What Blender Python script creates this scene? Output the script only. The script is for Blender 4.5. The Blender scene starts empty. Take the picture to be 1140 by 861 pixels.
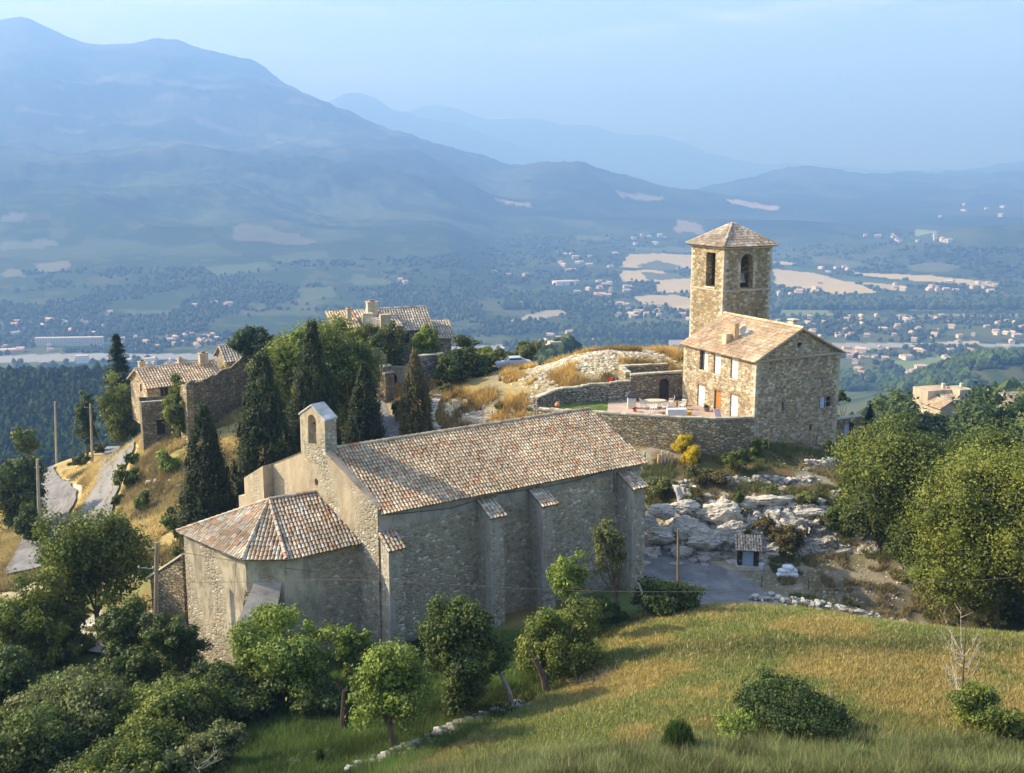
import bpy, bmesh, math, random
import numpy as np
from mathutils import Vector, Matrix, noise as mn

# ------------------------------------------------------------------ camera
scene = bpy.context.scene
COL = scene.collection
H = 29.3; F = 1108.; CX = 570.; CY = 382.; PITCH = math.radians(9.5)
cam_d = bpy.data.cameras.new("camera"); cam = bpy.data.objects.new("camera", cam_d); COL.objects.link(cam)
cam.location = (0, 0, H); cam.rotation_euler = (math.radians(90) - PITCH, 0, 0)
cam_d.sensor_width = 36; cam_d.lens = 36 * F / 1140
cam_d.shift_y = -(430.5 - CY) / 1140
cam_d.clip_start = 0.5; cam_d.clip_end = 60000
scene.camera = cam

# ------------------------------------------------------------------ light
SUN_EL = math.radians(31); SUN_AZ_X, SUN_AZ_Y = -0.985, 0.17      # horizontal direction towards the sun
w = bpy.data.worlds.new("World"); scene.world = w; w.use_nodes = True
nt = w.node_tree; nt.nodes.clear()
wo = nt.nodes.new("ShaderNodeOutputWorld"); bg = nt.nodes.new("ShaderNodeBackground")
sky = nt.nodes.new("ShaderNodeTexSky"); sky.sky_type = 'NISHITA'; sky.sun_disc = False
sky.sun_elevation = SUN_EL; sky.sun_rotation = math.atan2(SUN_AZ_X, SUN_AZ_Y)
sky.altitude = 900; sky.air_density = 1.0; sky.dust_density = 3.5; sky.ozone_density = 1.0
bg.inputs[1].default_value = 0.15
# thin cirrus high in the sky
tc = nt.nodes.new("ShaderNodeTexCoord"); mp = nt.nodes.new("ShaderNodeMapping"); mp.inputs[3].default_value = (1.6, 1.6, 14)
ns = nt.nodes.new("ShaderNodeTexNoise"); ns.inputs["Scale"].default_value = 2.2; ns.inputs["Detail"].default_value = 7; ns.inputs["Roughness"].default_value = .62
rp = nt.nodes.new("ShaderNodeValToRGB"); rp.color_ramp.elements[0].position = .5; rp.color_ramp.elements[1].position = .74
rp.color_ramp.elements[0].color = (0, 0, 0, 1); rp.color_ramp.elements[1].color = (.7, .7, .7, 1)
mx = nt.nodes.new("ShaderNodeMix"); mx.data_type = 'RGBA'; mx.inputs[7].default_value = (6.2, 6.3, 6.4, 1)
L = nt.links
L.new(tc.outputs["Generated"], mp.inputs[0]); L.new(mp.outputs[0], ns.inputs["Vector"]); L.new(ns.outputs[0], rp.inputs[0])
L.new(rp.outputs[0], mx.inputs[0]); L.new(sky.outputs[0], mx.inputs[6]); L.new(mx.outputs[2], bg.inputs[0]); L.new(bg.outputs[0], wo.inputs[0])
sd = bpy.data.lights.new("sun", 'SUN'); so = bpy.data.objects.new("sun", sd); COL.objects.link(so)
sd.energy = 5.0; sd.angle = math.radians(.5); sd.color = (1.0, .90, .74)
sv = Vector((SUN_AZ_X * math.cos(SUN_EL), SUN_AZ_Y * math.cos(SUN_EL), math.sin(SUN_EL)))
so.rotation_euler = sv.to_track_quat('Z', 'Y').to_euler()
vs = scene.view_settings; vs.view_transform = 'Standard'; vs.look = 'None'; vs.exposure = 1.14; vs.gamma = 1; vs.use_curve_mapping = False
scene.render.engine = 'CYCLES'
cy = scene.cycles
cy.max_bounces = 6; cy.diffuse_bounces = 3; cy.glossy_bounces = 2; cy.transmission_bounces = 2; cy.transparent_max_bounces = 6; cy.volume_bounces = 1
cy.use_denoising = True; cy.use_adaptive_sampling = True; cy.adaptive_threshold = .015; cy.sample_clamp_indirect = 8
HAZE_DENSITY = 0.00028

# ------------------------------------------------------------------ helpers
RN = np.random.default_rng(7); R = random.Random(5)
cP, sP = math.cos(PITCH), math.sin(PITCH)
def ray(px, py):
    u = (px - CX) / F; v = -(py - CY) / F
    return (u, cP + v * sP, -sP + v * cP)
def at(px, py, Y):                       # the point at depth Y on the sight line through a photo pixel
    r = ray(px, py); t = Y / r[1]; return Vector((r[0] * t, Y, H + r[2] * t))
def atz(px, py, z):
    r = ray(px, py); t = (z - H) / r[2]; return Vector((r[0] * t, r[1] * t, z))
def tag(o, label=None, cat=None, group=None, kind=None):
    if label: o['label'] = label
    if cat: o['category'] = cat
    if group: o['group'] = group
    if kind: o['kind'] = kind
    return o
def thing(name, label, cat, loc=(0, 0, 0), rz=0, group=None):
    o = bpy.data.objects.new(name, None); COL.objects.link(o); o.location = loc; o.rotation_euler = (0, 0, rz); o.empty_display_size = .2
    return tag(o, label, cat, group)
def np_obj(name, V, Fs, mats, parent=None, loc=(0, 0, 0), tint=None, midx=None, smooth=False, vtint=None):
    """V (n,3); Fs (m,k) array, or list of index lists"""
    me = bpy.data.meshes.new(name); V = np.asarray(V, dtype=np.float32)
    me.vertices.add(len(V)); me.vertices.foreach_set('co', V.ravel())
    if isinstance(Fs, np.ndarray):
        k = Fs.shape[1]; n = len(Fs); li = Fs.ravel().astype(np.int32); st = np.arange(n, dtype=np.int32) * k
    else:
        n = len(Fs); li = np.array([i for f in Fs for i in f], dtype=np.int32); ln = np.array([len(f) for f in Fs]); st = np.concatenate([[0], np.cumsum(ln)[:-1]]).astype(np.int32)
    me.loops.add(len(li)); me.loops.foreach_set('vertex_index', li)
    me.polygons.add(n); me.polygons.foreach_set('loop_start', st)
    if midx is not None: me.polygons.foreach_set('material_index', np.asarray(midx, dtype=np.int32))
    me.polygons.foreach_set('use_smooth', np.full(n, bool(smooth)))
    me.update(calc_edges=True); me.validate()
    if not isinstance(mats, (list, tuple)): mats = [mats]
    for m in mats: me.materials.append(m)
    if tint is not None and len(me.polygons) == n:
        a = me.attributes.new('tint', 'FLOAT_COLOR', 'FACE'); c = np.ones((n, 4), dtype=np.float32); c[:, :3] = tint; a.data.foreach_set('color', c.ravel())
    if vtint is not None:
        a = me.attributes.new('tint', 'FLOAT_COLOR', 'POINT'); c = np.ones((len(V), 4), dtype=np.float32); c[:, :3] = vtint; a.data.foreach_set('color', c.ravel())
    o = bpy.data.objects.new(name, me); COL.objects.link(o); o.location = loc
    if parent is not None: o.parent = parent
    return o
class MB:
    """collects faces in world space; build() makes ONE mesh, relative to its parent's base"""
    def __init__(s): s.v = []; s.f = []; s.t = []; s.m = []
    def face(s, pts, tint=(1, 1, 1), m=0):
        b = len(s.v); s.v.extend([tuple(p) for p in pts]); s.f.append(list(range(b, b + len(pts)))); s.t.append(tint); s.m.append(m)
    def hexa(s, b4, t4, tint=(1, 1, 1), m=0, bottom=True):   # b4, t4: counter-clockwise seen from above
        b = len(s.v); s.v.extend([tuple(p) for p in b4] + [tuple(p) for p in t4])
        fs = [[4, 5, 6, 7], [0, 1, 5, 4], [1, 2, 6, 5], [2, 3, 7, 6], [3, 0, 4, 7]]
        if bottom: fs.append([3, 2, 1, 0])
        for f in fs: s.f.append([b + i for i in f]); s.t.append(tint); s.m.append(m)
    def box(s, c, sx, sy, sz, rz=0, tint=(1, 1, 1), m=0, tilt=0):   # c = centre of the bottom
        ca, sa = math.cos(rz), math.sin(rz); q = []
        for (x, y) in ((-sx / 2, -sy / 2), (sx / 2, -sy / 2), (sx / 2, sy / 2), (-sx / 2, sy / 2)): q.append((c[0] + x * ca - y * sa, c[1] + x * sa + y * ca))
        s.hexa([(x, y, c[2]) for x, y in q], [(x, y, c[2] + sz) for x, y in q], tint, m)
    def bar(s, a, b, wd, ht, tint=(1, 1, 1), m=0):   # square bar between two points
        a = Vector(a); b = Vector(b); d = (b - a).normalized(); up = Vector((0, 0, 1)) if abs(d.z) < .95 else Vector((1, 0, 0))
        x = d.cross(up).normalized() * wd / 2; y = x.cross(d).normalized() * ht / 2
        s.hexa([a - x - y, a + x - y, a + x + y, a - x + y], [b - x - y, b + x - y, b + x + y, b - x + y], tint, m)
    def tube(s, pts, rad, n=6, tint=(1, 1, 1), m=0, cap=True):
        pts = [Vector(p) for p in pts]; b = len(s.v)
        if not isinstance(rad, (list, tuple)): rad = [rad] * len(pts)
        pu = None
        for i, p in enumerate(pts):
            d = (pts[min(i + 1, len(pts) - 1)] - pts[max(i - 1, 0)]).normalized()
            u = (pu - d * pu.dot(d)) if pu is not None else d.cross(Vector((0.31, .2, 1)) if abs(d.z) < .8 else Vector((1, .13, 0)))
            u = u.normalized(); pu = u; v = d.cross(u)
            for k in range(n):
                a = 2 * math.pi * k / n; s.v.append(tuple(p + (u * math.cos(a) + v * math.sin(a)) * rad[i]))
        for i in range(len(pts) - 1):
            for k in range(n):
                k2 = (k + 1) % n; s.f.append([b + i * n + k, b + i * n + k2, b + (i + 1) * n + k2, b + (i + 1) * n + k]); s.t.append(tint); s.m.append(m)
        if cap:
            e = b + (len(pts) - 1) * n; s.f.append([e + k for k in range(n)]); s.t.append(tint); s.m.append(m)
            s.f.append([b + k for k in reversed(range(n))]); s.t.append(tint); s.m.append(m)
    def lathe(s, c, prof, n=14, tint=(1, 1, 1), m=0):
        b = len(s.v)
        for r_, z_ in prof:
            for k in range(n): a = 2 * math.pi * k / n; s.v.append((c[0] + r_ * math.cos(a), c[1] + r_ * math.sin(a), c[2] + z_))
        for i in range(len(prof) - 1):
            for k in range(n):
                k2 = (k + 1) % n; s.f.append([b + i * n + k, b + i * n + k2, b + (i + 1) * n + k2, b + (i + 1) * n + k]); s.t.append(tint); s.m.append(m)
        e = b + (len(prof) - 1) * n; s.f.append([e + k for k in range(n)]); s.t.append(tint); s.m.append(m)
        s.f.append([b + k for k in reversed(range(n))]); s.t.append(tint); s.m.append(m)
    def build(s, name, mats, parent=None, smooth=False):
        V = np.array(s.v, dtype=np.float32)
        if parent is not None: V = V - np.array(parent_base(parent), dtype=np.float32)
        return np_obj(name, V, s.f, mats, parent, tint=np.array(s.t, dtype=np.float32), midx=s.m, smooth=smooth)
def parent_base(p):
    t = Vector((0, 0, 0))
    while p is not None: t += p.location; p = p.parent
    return t

# ------------------------------------------------------------------ noise on arrays
def hash2(ix, iy, seed):
    n = (ix.astype(np.int64) * 374761393 + iy.astype(np.int64) * 668265263 + seed * 974634777) & 0xffffffff
    n = ((n ^ (n >> 13)) * 1274126177) & 0xffffffff
    return ((n ^ (n >> 16)) & 0xffff) / 65535.0
def vnoise(x, y, seed=0):
    x = np.asarray(x, dtype=np.float64); y = np.asarray(y, dtype=np.float64)
    x0 = np.floor(x); y0 = np.floor(y); fx = x - x0; fy = y - y0; fx = fx * fx * (3 - 2 * fx); fy = fy * fy * (3 - 2 * fy)
    a = hash2(x0, y0, seed); b = hash2(x0 + 1, y0, seed); c = hash2(x0, y0 + 1, seed); d = hash2(x0 + 1, y0 + 1, seed)
    return (a * (1 - fx) + b * fx) * (1 - fy) + (c * (1 - fx) + d * fx) * fy
def fbm(x, y, oct=4, seed=0, gain=.5):
    s = 0; a = 1; t = 0
    for i in range(oct):
        s = s + a * vnoise(np.asarray(x) * 2 ** i + 17.3 * i, np.asarray(y) * 2 ** i - 9.1 * i, seed + i); t += a; a *= gain
    return s / t
def sstep(a, b, x): t = np.clip((x - a) / (b - a), 0, 1); return t * t * (3 - 2 * t)

# ------------------------------------------------------------------ materials
def node_mat(name):
    m = bpy.data.materials.new(name); m.use_nodes = True; t = m.node_tree; b = t.nodes["Principled BSDF"]; return m, t, b
def N(t, typ, **kw):
    n = t.nodes.new(typ)
    for k, v in kw.items(): setattr(n, k, v)
    return n
def mixc(t, fac, a, b, mode='MIX'):
    n = t.nodes.new("ShaderNodeMix"); n.data_type = 'RGBA'; n.blend_type = mode
    for sock, v in ((0, fac), (6, a), (7, b)):
        if hasattr(v, 'is_output'): t.links.new(v, n.inputs[sock])
        else: n.inputs[sock].default_value = v if sock == 0 else (*v, 1)
    return n.outputs[2]
def noise_n(t, scale, detail=4, rough=.55, vec=None, dist=0):
    n = N(t, "ShaderNodeTexNoise"); n.inputs["Scale"].default_value = scale; n.inputs["Detail"].default_value = detail; n.inputs["Roughness"].default_value = rough; n.inputs["Distortion"].default_value = dist
    if vec is not None: t.links.new(vec, n.inputs["Vector"])
    return n.outputs[0]
def ramp(t, fac, stops, interp='LINEAR'):
    n = N(t, "ShaderNodeValToRGB"); cr = n.color_ramp; cr.interpolation = interp
    while len(cr.elements) < len(stops): cr.elements.new(.5)
    for e, (p, c) in zip(cr.elements, stops): e.position = p; e.color = (*c, 1) if len(c) == 3 else c
    t.links.new(fac, n.inputs[0]); return n.outputs[0]
def coords(t, scale=(1, 1, 1), world=True):
    g = N(t, "ShaderNodeNewGeometry") if world else N(t, "ShaderNodeTexCoord"); mp = N(t, "ShaderNodeMapping"); mp.inputs[3].default_value = scale
    t.links.new(g.outputs["Position" if world else "Object"], mp.inputs[0]); return mp.outputs[0]
def bump(t, b, h, dist, strength=1.0, prev=None):
    n = N(t, "ShaderNodeBump"); n.inputs["Distance"].default_value = dist; n.inputs["Strength"].default_value = strength
    t.links.new(h, n.inputs["Height"])
    if prev is not None: t.links.new(prev, n.inputs["Normal"])
    t.links.new(n.outputs[0], b.inputs["Normal"]); return n.outputs[0]
def rough(b, r, spec=.3): b.inputs["Roughness"].default_value = r; b.inputs["Specular IOR Level"].default_value = spec
def stone_nodes(t, scale, palette, mortar, mw, flat=1.7, jitter=.25):
    c = coords(t, (1, 1, flat)); wn = N(t, "ShaderNodeTexNoise"); wn.inputs["Scale"].default_value = 1.3; t.links.new(c, wn.inputs["Vector"])
    sub = N(t, "ShaderNodeVectorMath", operation='MULTIPLY_ADD'); t.links.new(wn.outputs["Color"], sub.inputs[0]); sub.inputs[1].default_value = (jitter,) * 3; t.links.new(c, sub.inputs[2])
    v1 = N(t, "ShaderNodeTexVoronoi"); v1.inputs["Scale"].default_value = scale; t.links.new(sub.outputs[0], v1.inputs["Vector"])
    v2 = N(t, "ShaderNodeTexVoronoi", feature='DISTANCE_TO_EDGE'); v2.inputs["Scale"].default_value = scale; t.links.new(sub.outputs[0], v2.inputs["Vector"])
    sep = N(t, "ShaderNodeSeparateColor"); t.links.new(v1.outputs["Color"], sep.inputs[0])
    k = len(palette); col = ramp(t, sep.outputs[0], [(i / k, p) for i, p in enumerate(palette)], 'CONSTANT')
    var = ramp(t, noise_n(t, 9, 5, .7), [(.3, (.62, .62, .62)), (.7, (1.3, 1.3, 1.3))])
    col = mixc(t, 1.0, col, var, 'MULTIPLY')
    edge = ramp(t, v2.outputs["Distance"], [(mw * .35, (1, 1, 1)), (mw, (0, 0, 0))])
    col = mixc(t, edge, col, mortar)
    hgt = ramp(t, v2.outputs["Distance"], [(0, (0, 0, 0)), (mw * 1.6, (1, 1, 1))])
    return col, hgt
def stone_mat(name, scale, palette, mortar, mw=.07, bd=.05, flat=1.7):
    m, t, b = node_mat(name); col, h = stone_nodes(t, scale, palette, mortar, mw, flat)
    big = ramp(t, noise_n(t, .35, 4, .6), [(.3, (.75, .74, .72)), (.7, (1.15, 1.13, 1.1))]); col = mixc(t, 1., col, big, 'MULTIPLY')
    at_ = N(t, "ShaderNodeAttribute", attribute_name='tint'); col = mixc(t, 1., col, at_.outputs[0], 'MULTIPLY')
    t.links.new(col, b.inputs[0]); rough(b, .92, .15); n1 = bump(t, b, h, bd); bump(t, b, noise_n(t, 14, 4, .7), .02, .7, n1); return m
MAT = {}
MAT['house_stone'] = stone_mat('house_stone', 3.1, [(.40, .28, .13), (.50, .42, .28), (.33, .28, .20), (.62, .56, .43), (.46, .34, .18), (.28, .25, .19), (.55, .48, .35), (.36, .22, .11), (.70, .66, .56), (.42, .39, .31)], (.50, .43, .31), .10, .045)
MAT['tower_stone'] = stone_mat('tower_stone', 2.3, [(.36, .26, .12), (.44, .37, .24), (.28, .24, .17), (.52, .46, .33), (.40, .28, .12), (.24, .21, .16), (.48, .40, .26)], (.36, .31, .21), .09, .05)
MAT['terrace_stone'] = stone_mat('terrace_stone', 2.6, [(.46, .39, .25), (.58, .51, .37), (.38, .33, .22), (.64, .58, .44), (.50, .36, .16), (.42, .38, .29)], (.20, .17, .11), .10, .08, 1.9)
MAT['dry_stone'] = stone_mat('dry_stone', 2.7, [(.36, .34, .29), (.48, .45, .39), (.28, .26, .22), (.55, .53, .47), (.40, .35, .26)], (.10, .09, .07), .10, .09, 2.1)
MAT['ruin_stone'] = stone_mat('ruin_stone', 2.6, [(.27, .23, .17), (.35, .31, .24), (.22, .19, .14), (.40, .36, .28), (.32, .25, .15)], (.16, .135, .10), .10, .07, 2.0)
MAT['quoin'] = stone_mat('quoin', 1.2, [(.60, .55, .42), (.66, .62, .52), (.52, .46, .34)], (.55, .50, .40), .03, .02, 1)

def chapel_mat(name, plaster, streak, cover, rub_band=None):
    """rubble masonry showing through a worn lime render"""
    m, t, b = node_mat(name)
    col, h = stone_nodes(t, 3.3, [(.34, .31, .24), (.42, .38, .30), (.29, .26, .20), (.48, .44, .36), (.37, .27, .17), (.40, .36, .29), (.45, .42, .35), (.36, .32, .24), (.62, .59, .52)], (.38, .35, .28), .14, 1.4)
    pn = noise_n(t, .55, 6, .66, dist=.4); pl = ramp(t, noise_n(t, 1.5, 8, .72), [(.3, tuple(c * .66 for c in plaster)), (.52, plaster), (.75, tuple(min(1, c * 1.3) for c in plaster))])
    st = noise_n(t, 1.0, 7, .75, coords(t, (1.1, 1.1, .38)), dist=.5); st = ramp(t, st, [(.44, (1, 1, 1)), (.60, streak)]); pl = mixc(t, .8, pl, st, 'MULTIPLY')
    fac = ramp(t, pn, [(cover, (0, 0, 0)), (cover + .05, (1, 1, 1))])
    if rub_band:
        sp = N(t, "ShaderNodeSeparateXYZ"); g = N(t, "ShaderNodeNewGeometry"); t.links.new(g.outputs["Position"], sp.inputs[0])
        ma = N(t, "ShaderNodeMath", operation='MULTIPLY_ADD'); t.links.new(noise_n(t, .33, 5, .6), ma.inputs[0]); ma.inputs[1].default_value = 4.6; t.links.new(sp.outputs[2], ma.inputs[2])
        mr = N(t, "ShaderNodeMapRange"); mr.inputs[1].default_value = rub_band + 2.2; mr.inputs[2].default_value = rub_band + 2.45; t.links.new(ma.outputs[0], mr.inputs[0])
        mxm = N(t, "ShaderNodeMath", operation='MAXIMUM'); t.links.new(mr.outputs[0], mxm.inputs[0]); t.links.new(fac, mxm.inputs[1]); fac = mxm.outputs[0]
    col = mixc(t, fac, col, pl)
    inv = N(t, "ShaderNodeMath", operation='SUBTRACT'); inv.inputs[0].default_value = 1; t.links.new(fac, inv.inputs[1])
    hm = N(t, "ShaderNodeMath", operation='MULTIPLY'); t.links.new(h, hm.inputs[0]); t.links.new(inv.outputs[0], hm.inputs[1])
    hs = N(t, "ShaderNodeMath", operation='MULTIPLY_ADD'); t.links.new(fac, hs.inputs[0]); hs.inputs[1].default_value = 1.1; t.links.new(hm.outputs[0], hs.inputs[2])
    t.links.new(col, b.inputs[0]); rough(b, .95, .12); n1 = bump(t, b, hs.outputs[0], .04); bump(t, b, noise_n(t, 7, 6, .75), .035, .8, n1); return m
MAT['nave_wall'] = chapel_mat('nave_wall', (.43, .41, .37), (.62, .61, .6), .58, 7.6)
MAT['gable_wall'] = chapel_mat('gable_wall', (.52, .45, .33), (.75, .72, .68), .445)
MAT['buttress'] = chapel_mat('buttress', (.46, .45, .42), (.6, .6, .62), .47)
MAT['apse_wall'] = chapel_mat('apse_wall', (.55, .50, .39), (.38, .37, .35), .455)

def tint_mat(name, r=.8, spec=.25, var=(.75, 1.2), nscale=6, bd=.0, trans=0):
    m, t, b = node_mat(name); a = N(t, "ShaderNodeAttribute", attribute_name='tint')
    v = ramp(t, noise_n(t, nscale, 5, .65), [(.3, (var[0],) * 3), (.7, (var[1],) * 3)])
    c = mixc(t, 1., a.outputs[0], v, 'MULTIPLY'); t.links.new(c, b.inputs[0]); rough(b, r, spec)
    if bd: bump(t, b, noise_n(t, nscale * 3, 5, .7), bd)
    if trans:
        tr = N(t, "ShaderNodeBsdfTranslucent"); t.links.new(c, tr.inputs[0]); ms = N(t, "ShaderNodeMixShader"); ms.inputs[0].default_value = trans
        t.links.new(b.outputs[0], ms.inputs[1]); t.links.new(tr.outputs[0], ms.inputs[2]); t.links.new(ms.outputs[0], t.nodes["Material Output"].inputs[0])
    return m
MAT['tile'] = tint_mat('tile', .88, .15, (.62, 1.25), 5, .01)
MAT['leaf'] = tint_mat('leaf', .62, .3, (.7, 1.25), .9, 0, .28)
MAT['grass'] = tint_mat('grass', .8, .15, (.75, 1.2), .7, 0, .3)
MAT['bark'] = tint_mat('bark', .95, .1, (.5, 1.5), 8, .03)
MAT['paint'] = tint_mat('paint', .6, .35, (.88, 1.08), 6)
MAT['plain_stone'] = tint_mat('plain_stone', .92, .15, (.6, 1.3), 2.2, .018)
MAT['farhouse'] = tint_mat('farhouse', .9, .1, (.9, 1.1), .2)
MAT['fartree'] = tint_mat('fartree', .95, .05, (.45, 1.5), .35)
def rock_mat():
    m, t, b = node_mat('rock')
    c = ramp(t, noise_n(t, .8, 9, .68), [(.3, (.20, .18, .15)), (.42, (.40, .38, .34)), (.55, (.58, .55, .49)), (.72, (.50, .44, .34))])
    e = ramp(t, noise_n(t, 2.2, 8, .8, coords(t, (1, 1, .5)), dist=1.2), [(.36, (.42, .40, .36)), (.5, (1, 1, 1))]); c = mixc(t, .8, c, e, 'MULTIPLY')
    t.links.new(c, b.inputs[0]); rough(b, .93, .15); n1 = bump(t, b, noise_n(t, 1.1, 6, .6), .5, .8); bump(t, b, noise_n(t, 4, 9, .75), .12, 1, n1); return m
MAT['rock'] = rock_mat()
def ground_mat():
    m, t, b = node_mat('ground'); a = N(t, "ShaderNodeAttribute", attribute_name='tint')
    v = ramp(t, noise_n(t, 1.1, 12, .78), [(.40, (.5, .52, .5)), (.5, (1, 1, 1)), (.6, (1.5, 1.42, 1.3))]); v = mixc(t, 1., v, ramp(t, noise_n(t, 7, 6, .8), [(.38, (.6, .6, .6)), (.62, (1.4, 1.4, 1.4))]), 'MULTIPLY')
    v2 = ramp(t, noise_n(t, .09, 10, .75), [(.40, (.72, .75, .72)), (.6, (1.22, 1.2, 1.15))])
    c = mixc(t, 1., mixc(t, 1., a.outputs[0], v, 'MULTIPLY'), v2, 'MULTIPLY'); t.links.new(c, b.inputs[0]); rough(b, .97, .08)
    bump(t, b, noise_n(t, 2.5, 8, .75), .12); return m
MAT['ground'] = ground_mat()
def far_mat(name, stops_dark, stops_light, sc, bd, usetint=True):
    """woods, scrub and clearings seen from kilometres away"""
    m, t, b = node_mat(name); c1 = noise_n(t, sc, 12, .72); col = ramp(t, c1, [(.44, stops_dark), (.56, stops_light)])
    if usetint: a = N(t, "ShaderNodeAttribute", attribute_name='tint'); col = mixc(t, 1., col, a.outputs[0], 'MULTIPLY')
    t.links.new(col, b.inputs[0]); rough(b, 1, .0); n1 = bump(t, b, noise_n(t, sc * 4, 10, .8), bd, 1); return m
MAT['valley'] = far_mat('valley', (.55, .6, .6), (1.35, 1.3, 1.25), .012, 6)
MAT['mountain'] = far_mat('mountain', (.6, .62, .62), (1.25, 1.24, 1.2), .006, 22)
def gravel():
    m, t, b = node_mat('gravel'); c = ramp(t, noise_n(t, .7, 10, .75), [(.3, (.16, .16, .16)), (.7, (.27, .265, .26))])
    c = mixc(t, 1., c, ramp(t, noise_n(t, 22, 3, .8), [(.3, (.7, .7, .7)), (.7, (1.3, 1.3, 1.3))]), 'MULTIPLY')
    t.links.new(c, b.inputs[0]); rough(b, .95, .15); bump(t, b, noise_n(t, 12, 6, .8), .03); return m
MAT['gravel'] = gravel()

# ------------------------------------------------------------------ terrain height
CTRL = [atz(*c) for c in [(1140,861,8.2),(860,861,8.0),(570,861,6.8),(450,861,4.6),(300,861,3.2),(150,861,2.2),(0,861,1),
(1140,790,6.4),(860,790,6.2),(700,790,5.2),(600,800,3.6),(510,800,2.4),(447,840,3.6),(610,773,2.4),(570,790,2.4),(330,800,1.2),(150,780,0),(0,780,-1.5),
(1140,740,4.7),(860,735,4.4),(720,740,3.7),(640,765,2.8),(1140,708,3.2),(980,694,2.8),(860,684,2.5),(780,684,2.0),(715,688,1.2),(690,700,1.4),
(860,665,0),(800,655,0),(750,620,0),(830,632,.2),(735,640,0),(900,640,.3),(900,660,.1),(1000,690,-1.5),(1100,690,-2),(950,625,.6),(1000,640,.4),
(715,655,0),(440,712,-.3),(240,735,-2.3),(150,720,-3.2),(180,690,-3.2),(90,690,-4),(0,700,-5),
(42,600,-6.3),(75,560,-8.3),(55,540,-10),(60,505,-12),(10,600,-7),(0,560,-10),(110,565,-6.2),(155,490,-1.5),(102,515,-8.5),(130,470,-6),(150,600,-3.5),(170,560,-3),(190,530,-1.2),(190,500,0),(170,505,-.6),
(427,480,3.2),(440,440,5),(500,450,5.6),(560,425,7.4),(560,450,6.2),(500,415,6.5)]]
CTRL += [Vector(c) for c in [(0,0,26.5),(-40,0,24),(40,0,28),(-80,0,22),(80,0,28),(0,18,16),(-25,18,13.5),(25,18,17),(0,26,11.3),(20,26,12),(-20,28,7),(50,30,10),(-50,30,4),(45,50,4),(60,62,0),
 (0,65,0),(-8,70,-.2),(4,80,.3),(-18,75,-2),(-25,80,-2.5),(-8,90,1.5),(0,92,2.4),(4,84,2.2),(8,78,1.5),
 # bank and terrace under the stone house
 (13,76.4,1.6),(16,76,1.8),(20,75.4,1.9),(26,75,1.8),(13,73.8,.2),(17,73.4,.2),(21,72.8,.2),(26,72,.4),(13.5,80.5,3.6),(20,79.8,3.4),(27,79.5,3.3),(9,85,4.5),(15,84.5,4.6),(22,83.5,4.6),(30,85,3.9),(34,88,3.6),
 (6.5,92,6.9),(12,90,6.9),(20,90,6.9),(16,94,6.9),(11,93,6.9),(8,98,8.1),(14,99,8.4),(26,95,6.0),(31,92,4.3),(24,101,7.8),(30,103,6),(36,96,3.5),(40,84,1.5),(45,95,0),(40,75,-1),(60,90,-5),
 # rubble mound and the brow of the hill
 (5,103,9.2),(10,105,10.6),(13,107,10.4),(18,110,9.8),(3,110,8.2),(22,112,8.5),(10,116,7),(30,118,3),(-3,117,7),(-12,124,6),(-22,118,5.5),(-28,108,3.4),(-20,128,4),(-8,130,3.5),(0,125,5),(-34,118,1.5),
 (-30,100,.8),(-24,95,0),(-45,125,-3),(-52,138,-8),(-38,135,-4),(-30,90,-1.8),
 (0,150,-9),(30,140,-6),(-30,150,-10),(-60,155,-18),(60,150,-12),(60,120,-8),(85,150,-14),(85,100,-11),(-80,140,-20),(-75,110,-14),(-65,90,-9),(-60,70,-7),(-80,50,-5),(-110,100,-20),(110,80,-8),(110,120,-14)]]
CA = np.array([tuple(c) for c in CTRL])
def tps_fit(P, lam=.3):
    n = len(P); d2 = ((P[:, None, :2] - P[None, :, :2]) ** 2).sum(-1) / 900.; K = np.where(d2 > 0, .5 * d2 * np.log(d2 + 1e-12), 0) + np.eye(n) * lam * .01
    A = np.zeros((n + 3, n + 3)); A[:n, :n] = K; A[:n, n] = 1; A[:n, n + 1:] = P[:, :2] / 30; A[n, :n] = 1; A[n + 1:, :n] = (P[:, :2] / 30).T
    b = np.zeros(n + 3); b[:n] = P[:, 2]; return np.linalg.solve(A, b)
TW = tps_fit(CA)
def near_h(x, y):
    x = np.clip(np.asarray(x, float).ravel(), -115, 125); y = np.clip(np.asarray(y, float).ravel(), -5, 165); out = np.empty(len(x))
    for i in range(0, len(x), 40000):
        xs = x[i:i + 40000]; ys = y[i:i + 40000]; d2 = ((xs[:, None] - CA[None, :, 0]) ** 2 + (ys[:, None] - CA[None, :, 1]) ** 2) / 900.
        out[i:i + 40000] = (.5 * d2 * np.log(d2 + 1e-12)) @ TW[:len(CA)] + TW[-3] + TW[-2] * xs / 30 + TW[-1] * ys / 30
    return out
RAD = [100, 150, 220, 300, 400, 500, 650, 800, 1000, 1300, 1700, 2200, 2800, 3600, 4600, 5600, 7000, 8200, 10000, 14000]
FL = [-262, -270, -273, -270, -268]
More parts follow.
